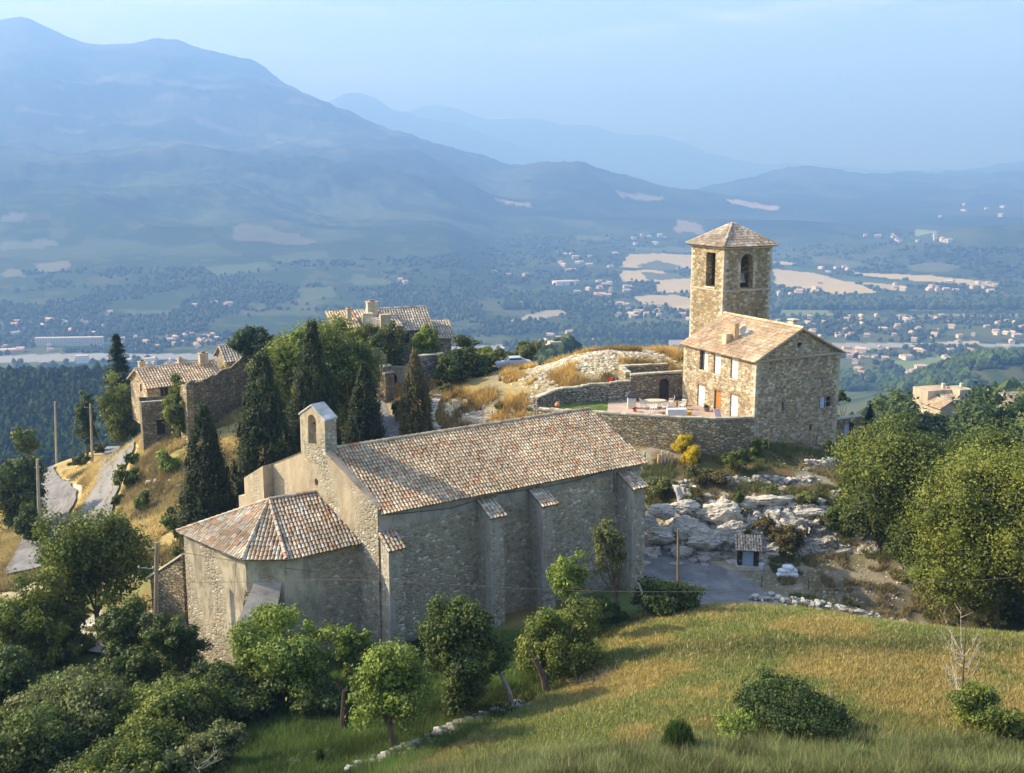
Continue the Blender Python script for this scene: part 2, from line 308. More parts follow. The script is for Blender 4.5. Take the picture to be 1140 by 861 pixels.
FAR = {
 -1400: [-15,-30,-55,-80,-100,-105,-98,-150,-225,-268,-268,-240,-170,-20,200,450,850,1250,1350,1100],
 -100: [-12,-22,-48,-78,-100,-106,-97,-150,-228,-268,-273,-240,-150,10,210,430,850,1270,1250,1000],
 0:    [-8,-20,-45,-76,-98,-105,-96,-150,-230,-268,-273,-240,-152,5,205,410,800,1240,1150,1000],
 45:   [-8,-20,-45,-76,-98,-105,-97,-150,-230,-268,-273,-240,-155,0,200,410,810,1345,1150,1000],
 110:  [-8,-20,-45,-78,-100,-106,-98,-150,-230,-268,-273,-240,-160,-10,180,360,750,1070,980,900],
 200:  [-6,-16,-45,-82,-108,-115,-112,-160,-232,-268,-273,-242,-165,-25,150,310,720,1150,980,800],
 245:  [-6,-14,-48,-86,-112,-122,-124,-168,-235,-268,-273,-244,-172,-35,130,280,680,1050,900,700],
 290:  [-6,-12,-48,-88,-118,-135,-145,-180,-238,-268,-273,-246,-178,-50,110,250,670,960,800,500],
 340:  [-6,-12,-48,-88,-120,-140,-155,-190,-240,-268,-273,-250,-190,-75,80,215,610,590,400,200],
 430:  [-6,-12,-48,-88,-122,-142,-165,-195,-240,-268,-273,-255,-205,-110,20,150,355,180,0,-50],
 500:  [-6,-12,-48,-88,-122,-142,-168,-198,-240,-268,-273,-258,-215,-135,-20,140,170,0,-80,-80],
 560:  [-6,-12,-48,-88,-122,-142,-170,-200,-240,-268,-273,-269,-258,-225,-110,72,60,-60,-120,-120],
 640:  [-6,-12,-48,-88,-122,-142,-172,-205,-245,-268,-273,-270,-262,-232,-130,72,0,-120,-150,-150],
 700:  [-6,-12,-48,-88,-122,-145,-180,-212,-250,-270,-273,-270,-265,-240,-150,-12,-80,-150,-160,-160],
 770:  [-6,-12,-46,-84,-118,-145,-182,-220,-255,-270,-273,-270,-266,-250,-180,-70,-110,-100,-150,-160],
 850:  [-6,-12,-40,-75,-108,-140,-182,-222,-258,-270,-273,-270,-266,-258,-215,-130,-80,45,-60,-160],
 900:  [-6,-10,-34,-62,-92,-125,-178,-222,-258,-270,-273,-270,-266,-258,-210,-140,-60,94,-20,-140],
 980:  [-6,-8,-26,-46,-70,-95,-160,-215,-258,-270,-273,-270,-262,-250,-200,-140,-80,10,20,-60],
 1060: [-6,-8,-24,-40,-62,-84,-150,-210,-256,-270,-273,-270,-255,-225,-180,-130,-90,0,20,60],
 1140: [-6,-8,-24,-40,-60,-80,-145,-208,-254,-268,-272,-270,-250,-205,-160,-110,-60,20,80,300],
 1300: [-6,-10,-26,-44,-64,-84,-145,-205,-250,-266,-270,-265,-240,-190,-140,-90,0,100,240,500],
 2600: [-10,-14,-30,-50,-70,-90,-140,-190,-230,-250,-255,-250,-220,-170,-110,-50,60,200,400,600]}
FU = np.array([(k - CX) / F for k in sorted(FAR)]); FZ = np.array([FAR[k] for k in sorted(FAR)], float); LR = np.log(np.array(RAD, float))
UG = np.linspace(FU[0], FU[-1], 700)
FG = np.array([np.interp(UG, FU, FZ[:, j]) for j in range(len(RAD))]).T
k_ = np.exp(-np.linspace(-2, 2, 9) ** 2); k_ /= k_.sum()
FGs = np.array([np.convolve(np.pad(FG[:, j], 4, 'edge'), k_, 'valid') for j in range(len(RAD))]).T
LG = np.linspace(LR[0], LR[-1], 400); FT = np.array([np.interp(LG, LR, FGs[i]) for i in range(len(UG))])
k2 = np.exp(-np.linspace(-2, 2, 17) ** 2); k2 /= k2.sum(); FT = np.array([np.convolve(np.pad(r_, 8, 'edge'), k2, 'valid') for r_ in FT])
def bil(u, l):
    a = np.clip((u - UG[0]) / (UG[1] - UG[0]), 0, len(UG) - 1.001); b = np.clip((l - LG[0]) / (LG[1] - LG[0]), 0, len(LG) - 1.001)
    i = a.astype(int); j = b.astype(int); fa = a - i; fb = b - j
    return (FT[i, j] * (1 - fa) + FT[i + 1, j] * fa) * (1 - fb) + (FT[i, j + 1] * (1 - fa) + FT[i + 1, j + 1] * fa) * fb
def far_h(x, y):
    yy = np.maximum(y, .22 * np.hypot(x, y)); u = np.clip(x / yy, FU[0], FU[-1]); l = np.log(np.clip(yy, 100, 14000)); z = bil(u, l)
    d = np.hypot(x, y)
    rg = 1 - np.abs(2 * fbm(x / 1250., y / 1250., 6, 40, .5) - 1)           # ridges and gullies of the big slopes
    amp = sstep(-265, 40, z) * sstep(1900, 3600, d)
    z = z + (rg - .76) * 210 * amp * (1 - .75 * sstep(700, 1150, z)) + (fbm(x / 300., y / 300., 5, 50, .6) - .5) * 80 * amp
    z = z + (fbm(x / 120., y / 120., 4, 60) - .5) * 14 * sstep(180, 500, d) * (1 - sstep(1100, 1400, d) * .8)
    # the knoll with the old fort, and the green ridge at the right
    kx, ky = (622 - CX) / F * 480, 480.; z = z + 84 * np.exp(-(((x - kx) / 34) ** 2 + ((y - ky) / 70) ** 2))
    kx, ky = (1135 - CX) / F * 1120, 1120.; z = z + 88 * np.exp(-(((x - kx) / 150) ** 2 + ((y - ky) / 130) ** 2))
    kx, ky = (860 - CX) / F * 4300, 4300.; z = z + 70 * np.exp(-(((x - kx) / 480) ** 2 + ((y - ky) / 260) ** 2))
    kx, ky = (1090 - CX) / F * 3500, 3500.; z = z + 75 * np.exp(-(((x - kx) / 420) ** 2 + ((y - ky) / 240) ** 2))
    return z
def height(x, y):
    x = np.asarray(x, float); y = np.asarray(y, float); sh = x.shape; x = x.ravel(); y = y.ravel(); d = np.hypot(x, y)
    w_ = sstep(135, 180, d); z = np.zeros(len(x)); a = w_ < 1; b = w_ > 0
    if a.any(): z[a] += near_h(x[a], y[a]) * (1 - w_[a])
    if b.any(): z[b] += far_h(x[b], y[b]) * w_[b]
    z = z + (fbm(x / 3.5, y / 3.5, 3, 3) - .5) * .35 * sstep(30, 45, d) * (1 - w_)
    return z.reshape(sh)
def gz(x, y): return float(height(np.array([x]), np.array([y]))[0])
def hits(pp, t0=28):
    """where sight lines through photo pixels meet the terrain (vectorised)"""
    pp = np.asarray(pp, float); u = (pp[:, 0] - CX) / F; v = -(pp[:, 1] - CY) / F; ry = cP + v * sP; rz = -sP + v * cP
    ts = np.exp(np.linspace(math.log(t0), math.log(13000), int(100 * math.log(13000 / t0)))); X = u[:, None] * ts; Yy = ry[:, None] * ts; Zr = H + rz[:, None] * ts
    G = height(X, Yy); below = Zr < G; k = np.argmax(below, 1); ok = below.any(1) & (k > 0); k = np.maximum(k, 1); i = np.arange(len(pp))
    d0 = Zr[i, k - 1] - G[i, k - 1]; d1 = Zr[i, k] - G[i, k]; f = d0 / (d0 - d1 + 1e-9); t = ts[k - 1] + (ts[k] - ts[k - 1]) * f
    return np.stack([u * t, ry * t, H + rz * t], 1), ok
def hit(px, py): return Vector(hits([(px, py)])[0][0])
# ------------------------------------------------------------------ THE GROUND, VALLEY AND MOUNTAIN (one height field in three joined sheets)
def inpoly(x, y, P):
    r = np.zeros(len(x), bool); j = len(P) - 1
    for i in range(len(P)):
        xi, yi = P[i][0], P[i][1]; xj, yj = P[j][0], P[j][1]
        c = ((yi > y) != (yj > y)) & (x < (xj - xi) * (y - yi) / (yj - yi + 1e-12) + xi); r ^= c; j = i
    return r
def wpoly(pp):
    q, ok = hits(pp, 400); return q
def meadow_edge(y):      # x of the gully that bounds the meadow on its left
    return np.interp(y, [20, 34, 41, 47, 52, 58, 62, 66], [-9, -5.5, -3.6, -.2, 3.0, 6.3, 9.5, 14])
def mixv(a, b, f): return a * (1 - f[:, None]) + np.array(b) * f[:, None]
def hill_tint(x, y, z):
    n = len(x); c = np.tile([.10, .13, .045], (n, 1)); n1 = fbm(x / 6, y / 6, 5, 11); n2 = fbm(x / 1.7, y / 1.7, 4, 15); n3 = fbm(x / 14, y / 14, 4, 19)
    east = sstep(-1.2, 1.2, x - meadow_edge(y)); md = east * (1 - sstep(61, 64, y))
    gold = mixv(np.tile([.34, .28, .095], (n, 1)), (.20, .22, .07), sstep(.42, .62, n1 * .6 + n2 * .4)); gold = mixv(gold, (.15, .17, .06), np.exp(-((y - 51.3 + .03 * x) / 1.5) ** 2) * sstep(3, 9, x) * .85); gold = mixv(gold, (.14, .18, .055), 1 - sstep(34, 40.5, y + (n3 - .5) * 7))  # darker green band across the meadow: a shadow stripe put into the ground colour
    c = mixv(c, (.24, .17, .07), sstep(.52, .66, n1) * .7)
    c = c * (1 - md[:, None]) + gold * md[:, None]
    # behind the crest: gravelly yard and worn ground by the road
    yard = sstep(62, 64, y) * (1 - sstep(77, 80, y)) * sstep(8, 11, x) * (1 - sstep(30, 36, x)); c = mixv(c, (.25, .215, .16), yard * (.7 + .3 * n2))
    c = mixv(c, (.16, .15, .08), yard * sstep(.5, .62, n1) * .6); c = mixv(c, (.34, .30, .24), yard * sstep(.52, .6, n2) * .7)
    # the bank under the house
    bank = sstep(77, 79, y) * (1 - sstep(89, 91, y)) * sstep(8, 11, x) * (1 - sstep(40, 50, x)); c = mixv(c, (.24, .17, .08), bank); c = mixv(c, (.13, .14, .05), bank * sstep(.42, .58, n1)); c = mixv(c, (.42, .39, .33), bank * sstep(.56, .66, n2) * .8)
    # dry golden slopes on the left
    west = sstep(-25, -30, -(-x) * 1.0) if False else (1 - sstep(-31, -25, x)) * sstep(72, 84, y)
    c = mixv(c, (.46, .37, .18), west); c = mixv(c, (.36, .30, .15), west * sstep(.5, .7, n2)); c = mixv(c, (.17, .17, .06), west * sstep(.56, .66, n1)); c = mixv(c, (.45, .42, .36), west * sstep(.60, .68, fbm(x / 2.5, y / 2.5, 4, 77)) * sstep(.45, .6, n3))
    # plateau and rubble
    pl = sstep(88, 93, y) * (1 - sstep(125, 132, y)) * sstep(-26, -18, x) * (1 - sstep(26, 34, x)); c = mixv(c, (.40, .34, .22), pl); c = mixv(c, (.46, .35, .14), pl * sstep(.48, .6, n1)); c = mixv(c, (.15, .16, .06), pl * sstep(.60, .7, n3) )
    brow = sstep(116, 136, y) * (1 - west * (1 - sstep(138, 150, y))); c = mixv(c, (.07, .10, .035), brow)
    east2 = sstep(33, 42, x) * sstep(60, 66, y); c = mixv(c, (.10, .13, .05), east2)
    return c
FIELDS = []
def field(pp, col): FIELDS.append((wpoly(pp)[:, :2], col))
TAN = (.62, .48, .28); TAN2 = (.54, .43, .27); OL = (.16, .17, .09); GR = (.10, .15, .07)
for pp, col in [([(700, 282), (775, 284), (775, 300), (690, 298)], TAN), ([(692, 300), (742, 303), (738, 314), (690, 312)], TAN), ([(735, 312), (775, 310), (775, 326), (728, 326)], TAN), ([(706, 331), (750, 328), (775, 334), (770, 341), (712, 339)], TAN2),
 ([(742, 341), (775, 337), (775, 344), (750, 346)], TAN), ([(708, 295), (732, 290), (760, 297), (740, 303)], OL), ([(700, 275), (775, 276), (775, 281), (706, 280)], OL), ([(715, 303), (760, 305), (752, 311), (720, 312)], OL),
 ([(862, 300), (905, 304), (945, 312), (975, 326), (930, 328), (862, 318)], TAN), ([(862, 291), (884, 293), (880, 295), (862, 294)], TAN), ([(950, 303), (1020, 306), (1115, 316), (1110, 320), (1030, 314), (950, 306)], TAN), ([(958, 313), (1010, 318), (1000, 324), (960, 318)], TAN2),
 ([(864, 331), (890, 333), (880, 338), (864, 338)], OL), ([(1010, 297), (1040, 292), (1072, 296), (1050, 304), (1012, 302)], OL), ([(905, 288), (960, 292), (958, 297), (910, 294)], OL), ([(920, 308), (1040, 314), (1020, 319), (935, 312)], GR), ([(865, 293), (920, 302), (930, 307), (880, 300)], GR),
 ([(1000, 336), (1080, 332), (1140, 338), (1140, 346), (1010, 346)], (.24, .25, .13)), ([(1020, 338), (1060, 337), (1060, 341), (1022, 341)], (.40, .26, .18)), ([(870, 344), (920, 345), (930, 351), (868, 352)], (.2, .25, .12)),
 ([(925, 386), (975, 388), (965, 396), (918, 394)], TAN2), ([(1040, 380), (1090, 380), (1085, 385), (1038, 384)], TAN), ([(1095, 385), (1140, 383), (1140, 388), (1095, 388)], GR), ([(985, 402), (1060, 396), (1045, 412), (1010, 416)], (.22, .27, .12)),
 ([(0, 268), (66, 267), (68, 272), (40, 278), (0, 279)], (.19, .20, .12)), ([(0, 300), (22, 301), (30, 307), (0, 308)], (.20, .20, .12)), ([(40, 292), (80, 290), (78, 302), (44, 304)], (.22, .20, .13)), ([(0, 238), (30, 238), (24, 246), (0, 248)], (.20, .20, .14)),
 ([(262, 250), (310, 256), (352, 270), (300, 272), (262, 264)], (.19, .18, .115)), ([(225, 298), (290, 292), (310, 300), (240, 308)], (.13, .16, .08)), ([(330, 322), (370, 318), (375, 330), (335, 336)], (.13, .16, .08)), ([(395, 305), (440, 312), (430, 318), (392, 316)], (.13, .16, .08)),
 ([(140, 345), (190, 346), (185, 352), (138, 351)], (.12, .16, .08)), ([(360, 280), (300, 285), (310, 292), (370, 287)], (.12, .15, .08)), ([(545, 218), (590, 226), (592, 231), (560, 226)], (.34, .28, .19)), ([(686, 213), (740, 220), (735, 223), (690, 219)], (.34, .28, .19)),
 ([(808, 222), (868, 230), (866, 234), (815, 227)], (.62, .46, .34)), ([(755, 245), (785, 252), (780, 262), (750, 256)], (.34, .27, .19)), ([(640, 262), (680, 264), (678, 268), (642, 268)], OL), ([(608, 345), (620, 340), (632, 350), (600, 356), (562, 358)], (.42, .36, .26)),
 ([(1000, 350), (1140, 350), (1140, 352), (1000, 353)], (.3, .3, .2)), ([(640, 338), (672, 340), (668, 344), (642, 344)], (.3, .3, .2)), ([(1020, 255), (1045, 258), (1040, 263), (1018, 260)], (.3, .36, .2))]: field(pp, col)
RIVER = wpoly([(-160, 410), (0, 404), (60, 403), (130, 400), (190, 400), (250, 402), (320, 402), (420, 398), (500, 394), (560, 390), (620, 386), (680, 388), (730, 386), (760, 384), (800, 386), (860, 389), (940, 388), (1000, 387), (1060, 386), (1140, 386), (1300, 387), (1300, 383), (1140, 383), (1060, 382), (1000, 382), (940, 382), (860, 384), (800, 383), (760, 378), (730, 379), (680, 380), (620, 383), (560, 384), (500, 386), (420, 390), (320, 393), (250, 394), (190, 394), (130, 393), (60, 394), (0, 396), (-160, 400)])[:, :2]
def valley_tint(x, y, z):
    n = len(x); d = np.hypot(x, y); n1 = fbm(x / 160, y / 160, 5, 21); n2 = fbm(x / 45, y / 45, 4, 25)
    c = np.tile([.055, .085, .035], (n, 1)); floor = 1 - sstep(-262, -225, z)
    c = mixv(c, (.15, .17, .075), sstep(.48, .58, n1) * .75 * floor); c = mixv(c, (.17, .155, .075), sstep(.56, .66, n2) * .5)
    slope = sstep(-235, -150, z) * sstep(1800, 2400, d); c = mixv(c, (.13, .15, .075), slope * sstep(.46, .6, fbm(x / 320, y / 320, 5, 29)) * .8); c = mixv(c, (.04, .06, .028), slope * sstep(.5, .6, fbm(x / 210, y / 210, 5, 31)) * .8)
    for P, col in FIELDS:
        m = (x > P[:, 0].min()) & (x < P[:, 0].max()) & (y > P[:, 1].min()) & (y < P[:, 1].max()); i = np.where(m)[0]
        if len(i): k = inpoly(x[i] + (fbm(x[i] / 60, y[i] / 60, 3, 5) - .5) * .008 * d[i], y[i] + (fbm(x[i] / 60, y[i] / 60, 3, 6) - .5) * .03 * d[i], P); c[i[k]] = np.array(col) * (.92 + .16 * n2[i[k]][:, None])
    k = inpoly(x, y, RIVER) & (z < -245); c[k] = np.array([.42, .40, .37]) * (.8 + .35 * n2[k][:, None]); return c
def mountain_tint(x, y, z):
    n = len(x); c = np.tile([.035, .055, .03], (n, 1)); n1 = fbm(x / 420, y / 420, 6, 31, .6); n2 = fbm(x / 150, y / 150, 5, 33)
    c = mixv(c, (.085, .10, .055), sstep(.47, .6, n1)); bare = sstep(850, 1120, z + (n2 - .5) * 500); c = mixv(c, (.22, .21, .14), bare * .45)
    cliff = sstep(.60, .66, fbm(x / 260, y / 130, 5, 37)) * sstep(50, 260, z) * (1 - sstep(620, 800, z)); c = mixv(c, (.34, .29, .25), cliff * .45)
    d = np.hypot(x, y)
    for P, col in FIELDS:
        m = (x > P[:, 0].min()) & (x < P[:, 0].max()) & (y > P[:, 1].min()) & (y < P[:, 1].max()); i = np.where(m)[0]
        if len(i): k = inpoly(x[i], y[i], P); c[i[k]] = np.array(col)
    return c
fine = np.linspace(-31.5, 31.5, 861); side = 31.5 + np.cumsum(np.linspace(.1, 6, 49)); side = side * 1.0; side = 31.5 + (side - 31.5) * (148.5 / (side[-1] - 31.5))
ANG = np.radians(np.concatenate([-side[::-1], fine, side]))                # degrees from straight ahead
RR1 = np.exp(np.arange(math.log(7), math.log(180), .0056)); RR2 = np.exp(np.arange(math.log(RR1[-1]), math.log(4300), .0062)); RR3 = np.exp(np.arange(math.log(RR2[-1]), math.log(13500), .008))
def sheet(name, RR, angs, mat, tintf, label):
    A, Rr = np.meshgrid(angs, RR); x = (np.sin(A) * Rr).ravel(); y = (np.cos(A) * Rr).ravel(); z = height(x, y)
    nr, na = len(RR), len(angs); i = np.arange((nr - 1) * (na - 1)); r = i // (na - 1); a = i % (na - 1); p = r * na + a
    Fq = np.stack([p, p + 1, p + na + 1, p + na], 1)[:, ::-1]
    return tag(np_obj(name, np.stack([x, y, z], 1), Fq, mat, tint=None, vtint=tintf(x, y, z), smooth=True), label, None, None, 'structure')
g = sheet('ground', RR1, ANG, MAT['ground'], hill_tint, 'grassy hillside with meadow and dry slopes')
FA = ANG[np.abs(ANG) < math.radians(76)]
sheet('valley', RR2, FA, MAT['valley'], valley_tint, 'wide river valley with fields, woods and hills')
sheet('mountain', RR3, FA, MAT['mountain'], mountain_tint, 'long hazy mountain slope rising to the left')
def range_(name, ridge, Y0, Y1, Y2, label, seed):
    us = np.linspace(-1.3, 1.3, 500); pr_ = np.array(ridge, float); V = []; rows = [(Y0, 0), (Y0 + (Y1 - Y0) * .3, .22), (Y0 + (Y1 - Y0) * .55, .5), (Y0 + (Y1 - Y0) * .8, .8), (Y1, 1), (Y2, .3)]
    top = np.interp(us, (pr_[:, 0] - CX) / F, pr_[:, 1])
    for (Yr, f) in rows:
        zt = H + (196.6 - top) / F * Y1 + (fbm(us * 40, us * 0 + seed, 5, seed) - .5) * 120
        V.append(np.stack([us * Yr, us * 0 + Yr, -280 + (zt + 280) * f + (fbm(us * 18, us * 0 + Yr / 900., 4, seed + 3) - .5) * 260 * (f > 0) * (f < 1)], 1))
    V = np.concatenate(V); n = len(us); i = np.arange((len(rows) - 1) * (n - 1)); r = i // (n - 1); a = i % (n - 1); p = r * n + a
    tag(np_obj(name, V, np.stack([p, p + 1, p + n + 1, p + n], 1), MAT['mountain'], vtint=np.tile([.08, .09, .05], (len(V), 1)), smooth=True), label, None, None, 'structure')
range_('distant_mountains', [(-900, 160), (0, 170), (300, 150), (340, 128), (362, 118), (385, 110), (402, 106), (422, 113), (440, 126), (500, 140), (560, 158), (620, 176), (700, 195), (900, 200), (1500, 200)], 11500, 13800, 15500, 'pale blue pointed mountain beyond the main slope', 61)
range_('distant_mountains', [(-900, 160), (300, 160), (440, 130), (465, 124), (490, 119), (515, 126), (545, 134), (600, 136), (650, 142), (690, 150), (740, 152), (775, 168), (830, 182), (900, 186), (980, 190), (1060, 188), (1100, 184), (1140, 176), (1250, 160), (1600, 140)], 14500, 17000, 18800, 'faintest mountain range on the horizon', 67)
def ribbon(name, pts, wd, mat, off, label, n=160, kind='structure'):
    P = [Vector(p) for p in pts]; s = np.linspace(0, len(P) - 1, n); xs = np.interp(s, range(len(P)), [p.x for p in P]); ys = np.interp(s, range(len(P)), [p.y for p in P])
    ker = np.ones(15) / 15; xs = np.convolve(np.pad(xs, 7, 'edge'), ker, 'valid'); ys = np.convolve(np.pad(ys, 7, 'edge'), ker, 'valid')
    wv = np.interp(s, range(len(P)), wd if isinstance(wd, (list, tuple)) else [wd] * len(P)); tx = np.gradient(xs); ty = np.gradient(ys); l = np.hypot(tx, ty) + 1e-9; nx, ny = -ty / l, tx / l
    K = 9; V = []
    for k in range(K):
        f = (k / (K - 1) - .5) * wv * (1 + .0 * s); wob = (fbm(s * 3, s * 0 + k, 3, 9) - .5) * .5 * (k in (0, K - 1)); V.append(np.stack([xs + nx * (f + wob), ys + ny * (f + wob)], 1))
    V = np.stack(V, 1).reshape(-1, 2); z = height(V[:, 0], V[:, 1]) + off; i = np.arange((n - 1) * (K - 1)); r = i // (K - 1); a = i % (K - 1); p = r * K + a
    return tag(np_obj(name, np.column_stack([V, z]), np.stack([p, p + 1, p + K + 1, p + K], 1)[:, ::-1], mat, smooth=True), label, None, None, kind)
ribbon('road', [(14.2, 60.5, 0), (15.6, 66, 0), (13.2, 69.8, 0), (9.2, 73.5, 0), (4.5, 79, 0), (-2, 86, 0), (-9, 94, 0), (-13.4, 100.5, 0), (-16, 108, 0), (-16, 114, 0)], [5.5, 6, 7, 6.6, 4.5, 4, 3.6, 3.2, 3, 3], MAT['gravel'], .06, 'grey gravel road bending behind the chapel')
ribbon('road', [tuple(hit(*q)) for q in [(30, 640), (40, 610), (55, 585), (68, 565), (60, 548), (50, 538), (47, 525)]], [3.6, 3.6, 3.6, 3.8, 3.6, 3, 3], MAT['gravel'], .3, 'lower lane curving round the golden slope')
ribbon('road', [tuple(hit(*q)) for q in [(92, 600), (104, 572), (116, 545), (132, 515), (148, 492), (156, 480)]], [4.4, 4.4, 4.4, 4.2, 3.6, 3], MAT['gravel'], .34, 'straight gravel track climbing to the ruined house')

# ------------------------------------------------------------------ vegetation builders
ICO = {}
def ico(l):
    if l not in ICO:
        bm = bmesh.new(); bmesh.ops.create_icosphere(bm, subdivisions=l, radius=1); ICO[l] = (np.array([v.co[:] for v in bm.verts]), np.array([[v.index for v in f.verts] for f in bm.faces])); bm.free()
    return ICO[l]
def unit(v): return v / (np.linalg.norm(v, axis=1, keepdims=True) + 1e-9)
def blobs(C, S, lvl, rng, amp=.3):
    v, f = ico(lvl); n = len(C); V = v[None] * (1 + (rng.random((n, len(v), 1)) - .5) * 2 * amp); V = V * S[:, None, :] + C[:, None, :]
    return V.reshape(-1, 3), (f[None] + (np.arange(n) * len(v))[:, None, None]).reshape(-1, 3)
def leafquads(P, Nn, size, rng, asp=.6, droop=0):
    n = len(P); t = unit(np.cross(Nn, rng.normal(size=(n, 3)))); b = np.cross(Nn, t); s = size * (.6 + .8 * rng.random((n, 1))); fold = Nn * s * .25 * (rng.random((n, 1)) - .3)
    V = np.stack([P - t * s, P - b * s * asp + fold, P + t * s, P + b * s * asp + fold], 1).reshape(-1, 3)
    return V, np.arange(4 * n).reshape(-1, 4)
def crown_clumps(rng, n, rx, ry, rz, shape='round', cr=.3):
    u = unit(rng.normal(size=(n, 3))); r = rng.random((n, 1)) ** .42; p = u * r
    if shape == 'low': p[:, 2] = p[:, 2] * .8 + .1
    if shape == 'cone': p[:, 2] = rng.random(n) * 2 - 1; a = rng.random(n) * 6.283; q = np.sqrt(rng.random(n)) * (1 - (p[:, 2] + 1) / 2) ** .8; p[:, 0] = q * np.cos(a); p[:, 1] = q * np.sin(a)
    if shape == 'cypress':
        p[:, 2] = rng.random(n) * 2 - 1; a = rng.random(n) * 6.283; h = (p[:, 2] + 1) / 2; prof = np.clip(np.minimum((h + .06) / .22, 1) * (1 - np.clip(h - .25, 0, 1) ** 1.7 * 1.45), .07, 1); q = prof * (.55 + .35 * rng.random(n)); p[:, 0] = q * np.cos(a); p[:, 1] = q * np.sin(a)
    if shape in ('round', 'low'):
        K = 9 + n // 26; lc = unit(rng.normal(size=(K, 3))) * (.36 + .46 * rng.random((K, 1))); lr = .34 + .28 * rng.random((K, 1)); li_ = rng.integers(0, K, n); p = lc[li_] + u * lr[li_] * rng.random((n, 1)) ** .38
        if shape == 'low': p[:, 2] = p[:, 2] * .75
    if False: p = p * (.72 + .62 * fbm(u[:, 0] * 1.6 + n, u[:, 2] * 1.6 + u[:, 1] * 1.3, 3, n % 97))[:, None]
    C = p * np.array([rx, ry, rz]); S = (.7 + .6 * rng.random((n, 1))) * cr * np.array([[rx + ry, rx + ry, min(rz, (rx + ry) / 2) * 1.7]]) / 2
    return C, S
def crown_obj(rng, C, S, pal, nleaf, leaf, core=.62, up=.25, asp=.6, tv=.18, zs=None):
    """foliage: leaf faces over many clumps with a leafy inner mass; returns V, F(list), tint"""
    w_ = (S[:, 0] * S[:, 2]); k = rng.choice(len(C), nleaf, p=w_ / w_.sum()); u = unit(rng.normal(size=(nleaf, 3))); rr = .45 + .85 * rng.random((nleaf, 1)) ** .8; rr = rr + (rng.random((nleaf, 1)) < .2) * rng.random((nleaf, 1)) * .9
    P = C[k] + u * rr * S[k]; Nn = unit(u + rng.normal(size=(nleaf, 3)) * .55 + np.array([0, 0, up]))
    V, Fq = leafquads(P, Nn, leaf, rng, asp); pal = np.array(pal); cm = pal[rng.integers(0, len(pal), len(C))] * (1 + (rng.random((len(C), 1)) - .5) * tv * 2); T = cm[k] * (1 + (rng.random((nleaf, 1)) - .5) * .36)
    if core > 0:
        Vc, Fc = blobs(C, S * core, 1, rng, .22); Fc = np.column_stack([Fc, Fc[:, 2]])  # triangles kept apart below
        return V, Fq, T, Vc, Fc[:, :3], np.repeat(cm * .95, len(Fc) // len(C), 0)
    return V, Fq, T, None, None, None
def crown_mesh(name, args, parent, mat=None):
    V, Fq, T, Vc, Fc, Tc = args
    if Vc is not None:
        t3 = Fc + len(V); q = np.concatenate([Fq[:, [0, 1, 2]], Fq[:, [0, 2, 3]], t3]); T = np.concatenate([T, T, Tc]); V = np.concatenate([V, Vc]); Fq = q
    return np_obj(name, V, Fq, mat or MAT['leaf'], parent, tint=T)
def trunk_mesh(rng, C, h0, r0, lean=(0, 0), nl=9, base=(0, 0, -.5), tint=(.16, .125, .09), tip=None):
    mb = MB(); b = Vector(base); c = Vector((lean[0], lean[1], h0)); mid = (b + c) / 2 + Vector((rng.normal() * .15, rng.normal() * .15, 0)) * h0 * .25
    mb.tube([b, b + (mid - b) * .5 + Vector((rng.normal(), rng.normal(), 0)) * r0 * .5, mid, c], [r0 * 1.3, r0, r0 * .85, r0 * .7], 8, tint)
    idx = rng.permutation(len(C))[:nl]
    for i in idx:
        e = Vector(C[i]); m1 = c.lerp(e, .5) + Vector((rng.normal(), rng.normal(), abs(rng.normal()))) * (e - c).length * .12
        mb.tube([c - (c - mid) * rng.random() * .5, m1, e], [r0 * .5, r0 * .3, r0 * .1], 5, tint, cap=False)
    return mb
GREEN = dict(mid=[(.135, .175, .036), (.18, .215, .042), (.10, .135, .03)], bright=[(.18, .25, .05), (.23, .30, .06), (.14, .20, .045)], dark=[(.075, .11, .03), (.105, .145, .036), (.06, .09, .027)],
 olive=[(.14, .17, .06), (.17, .19, .07), (.11, .14, .05)], yellowgreen=[(.17, .20, .035), (.24, .26, .045), (.10, .14, .03)], cypress=[(.035, .055, .018), (.05, .07, .02), (.028, .045, .016)], brown=[(.12, .11, .04), (.09, .10, .035), (.14, .12, .05)], pine=[(.05, .085, .04), (.065, .10, .05)])
for k_g in GREEN: GREEN[k_g] = [(a * 1.16, b * 1.14, c * 1.05) for a, b, c in GREEN[k_g]]
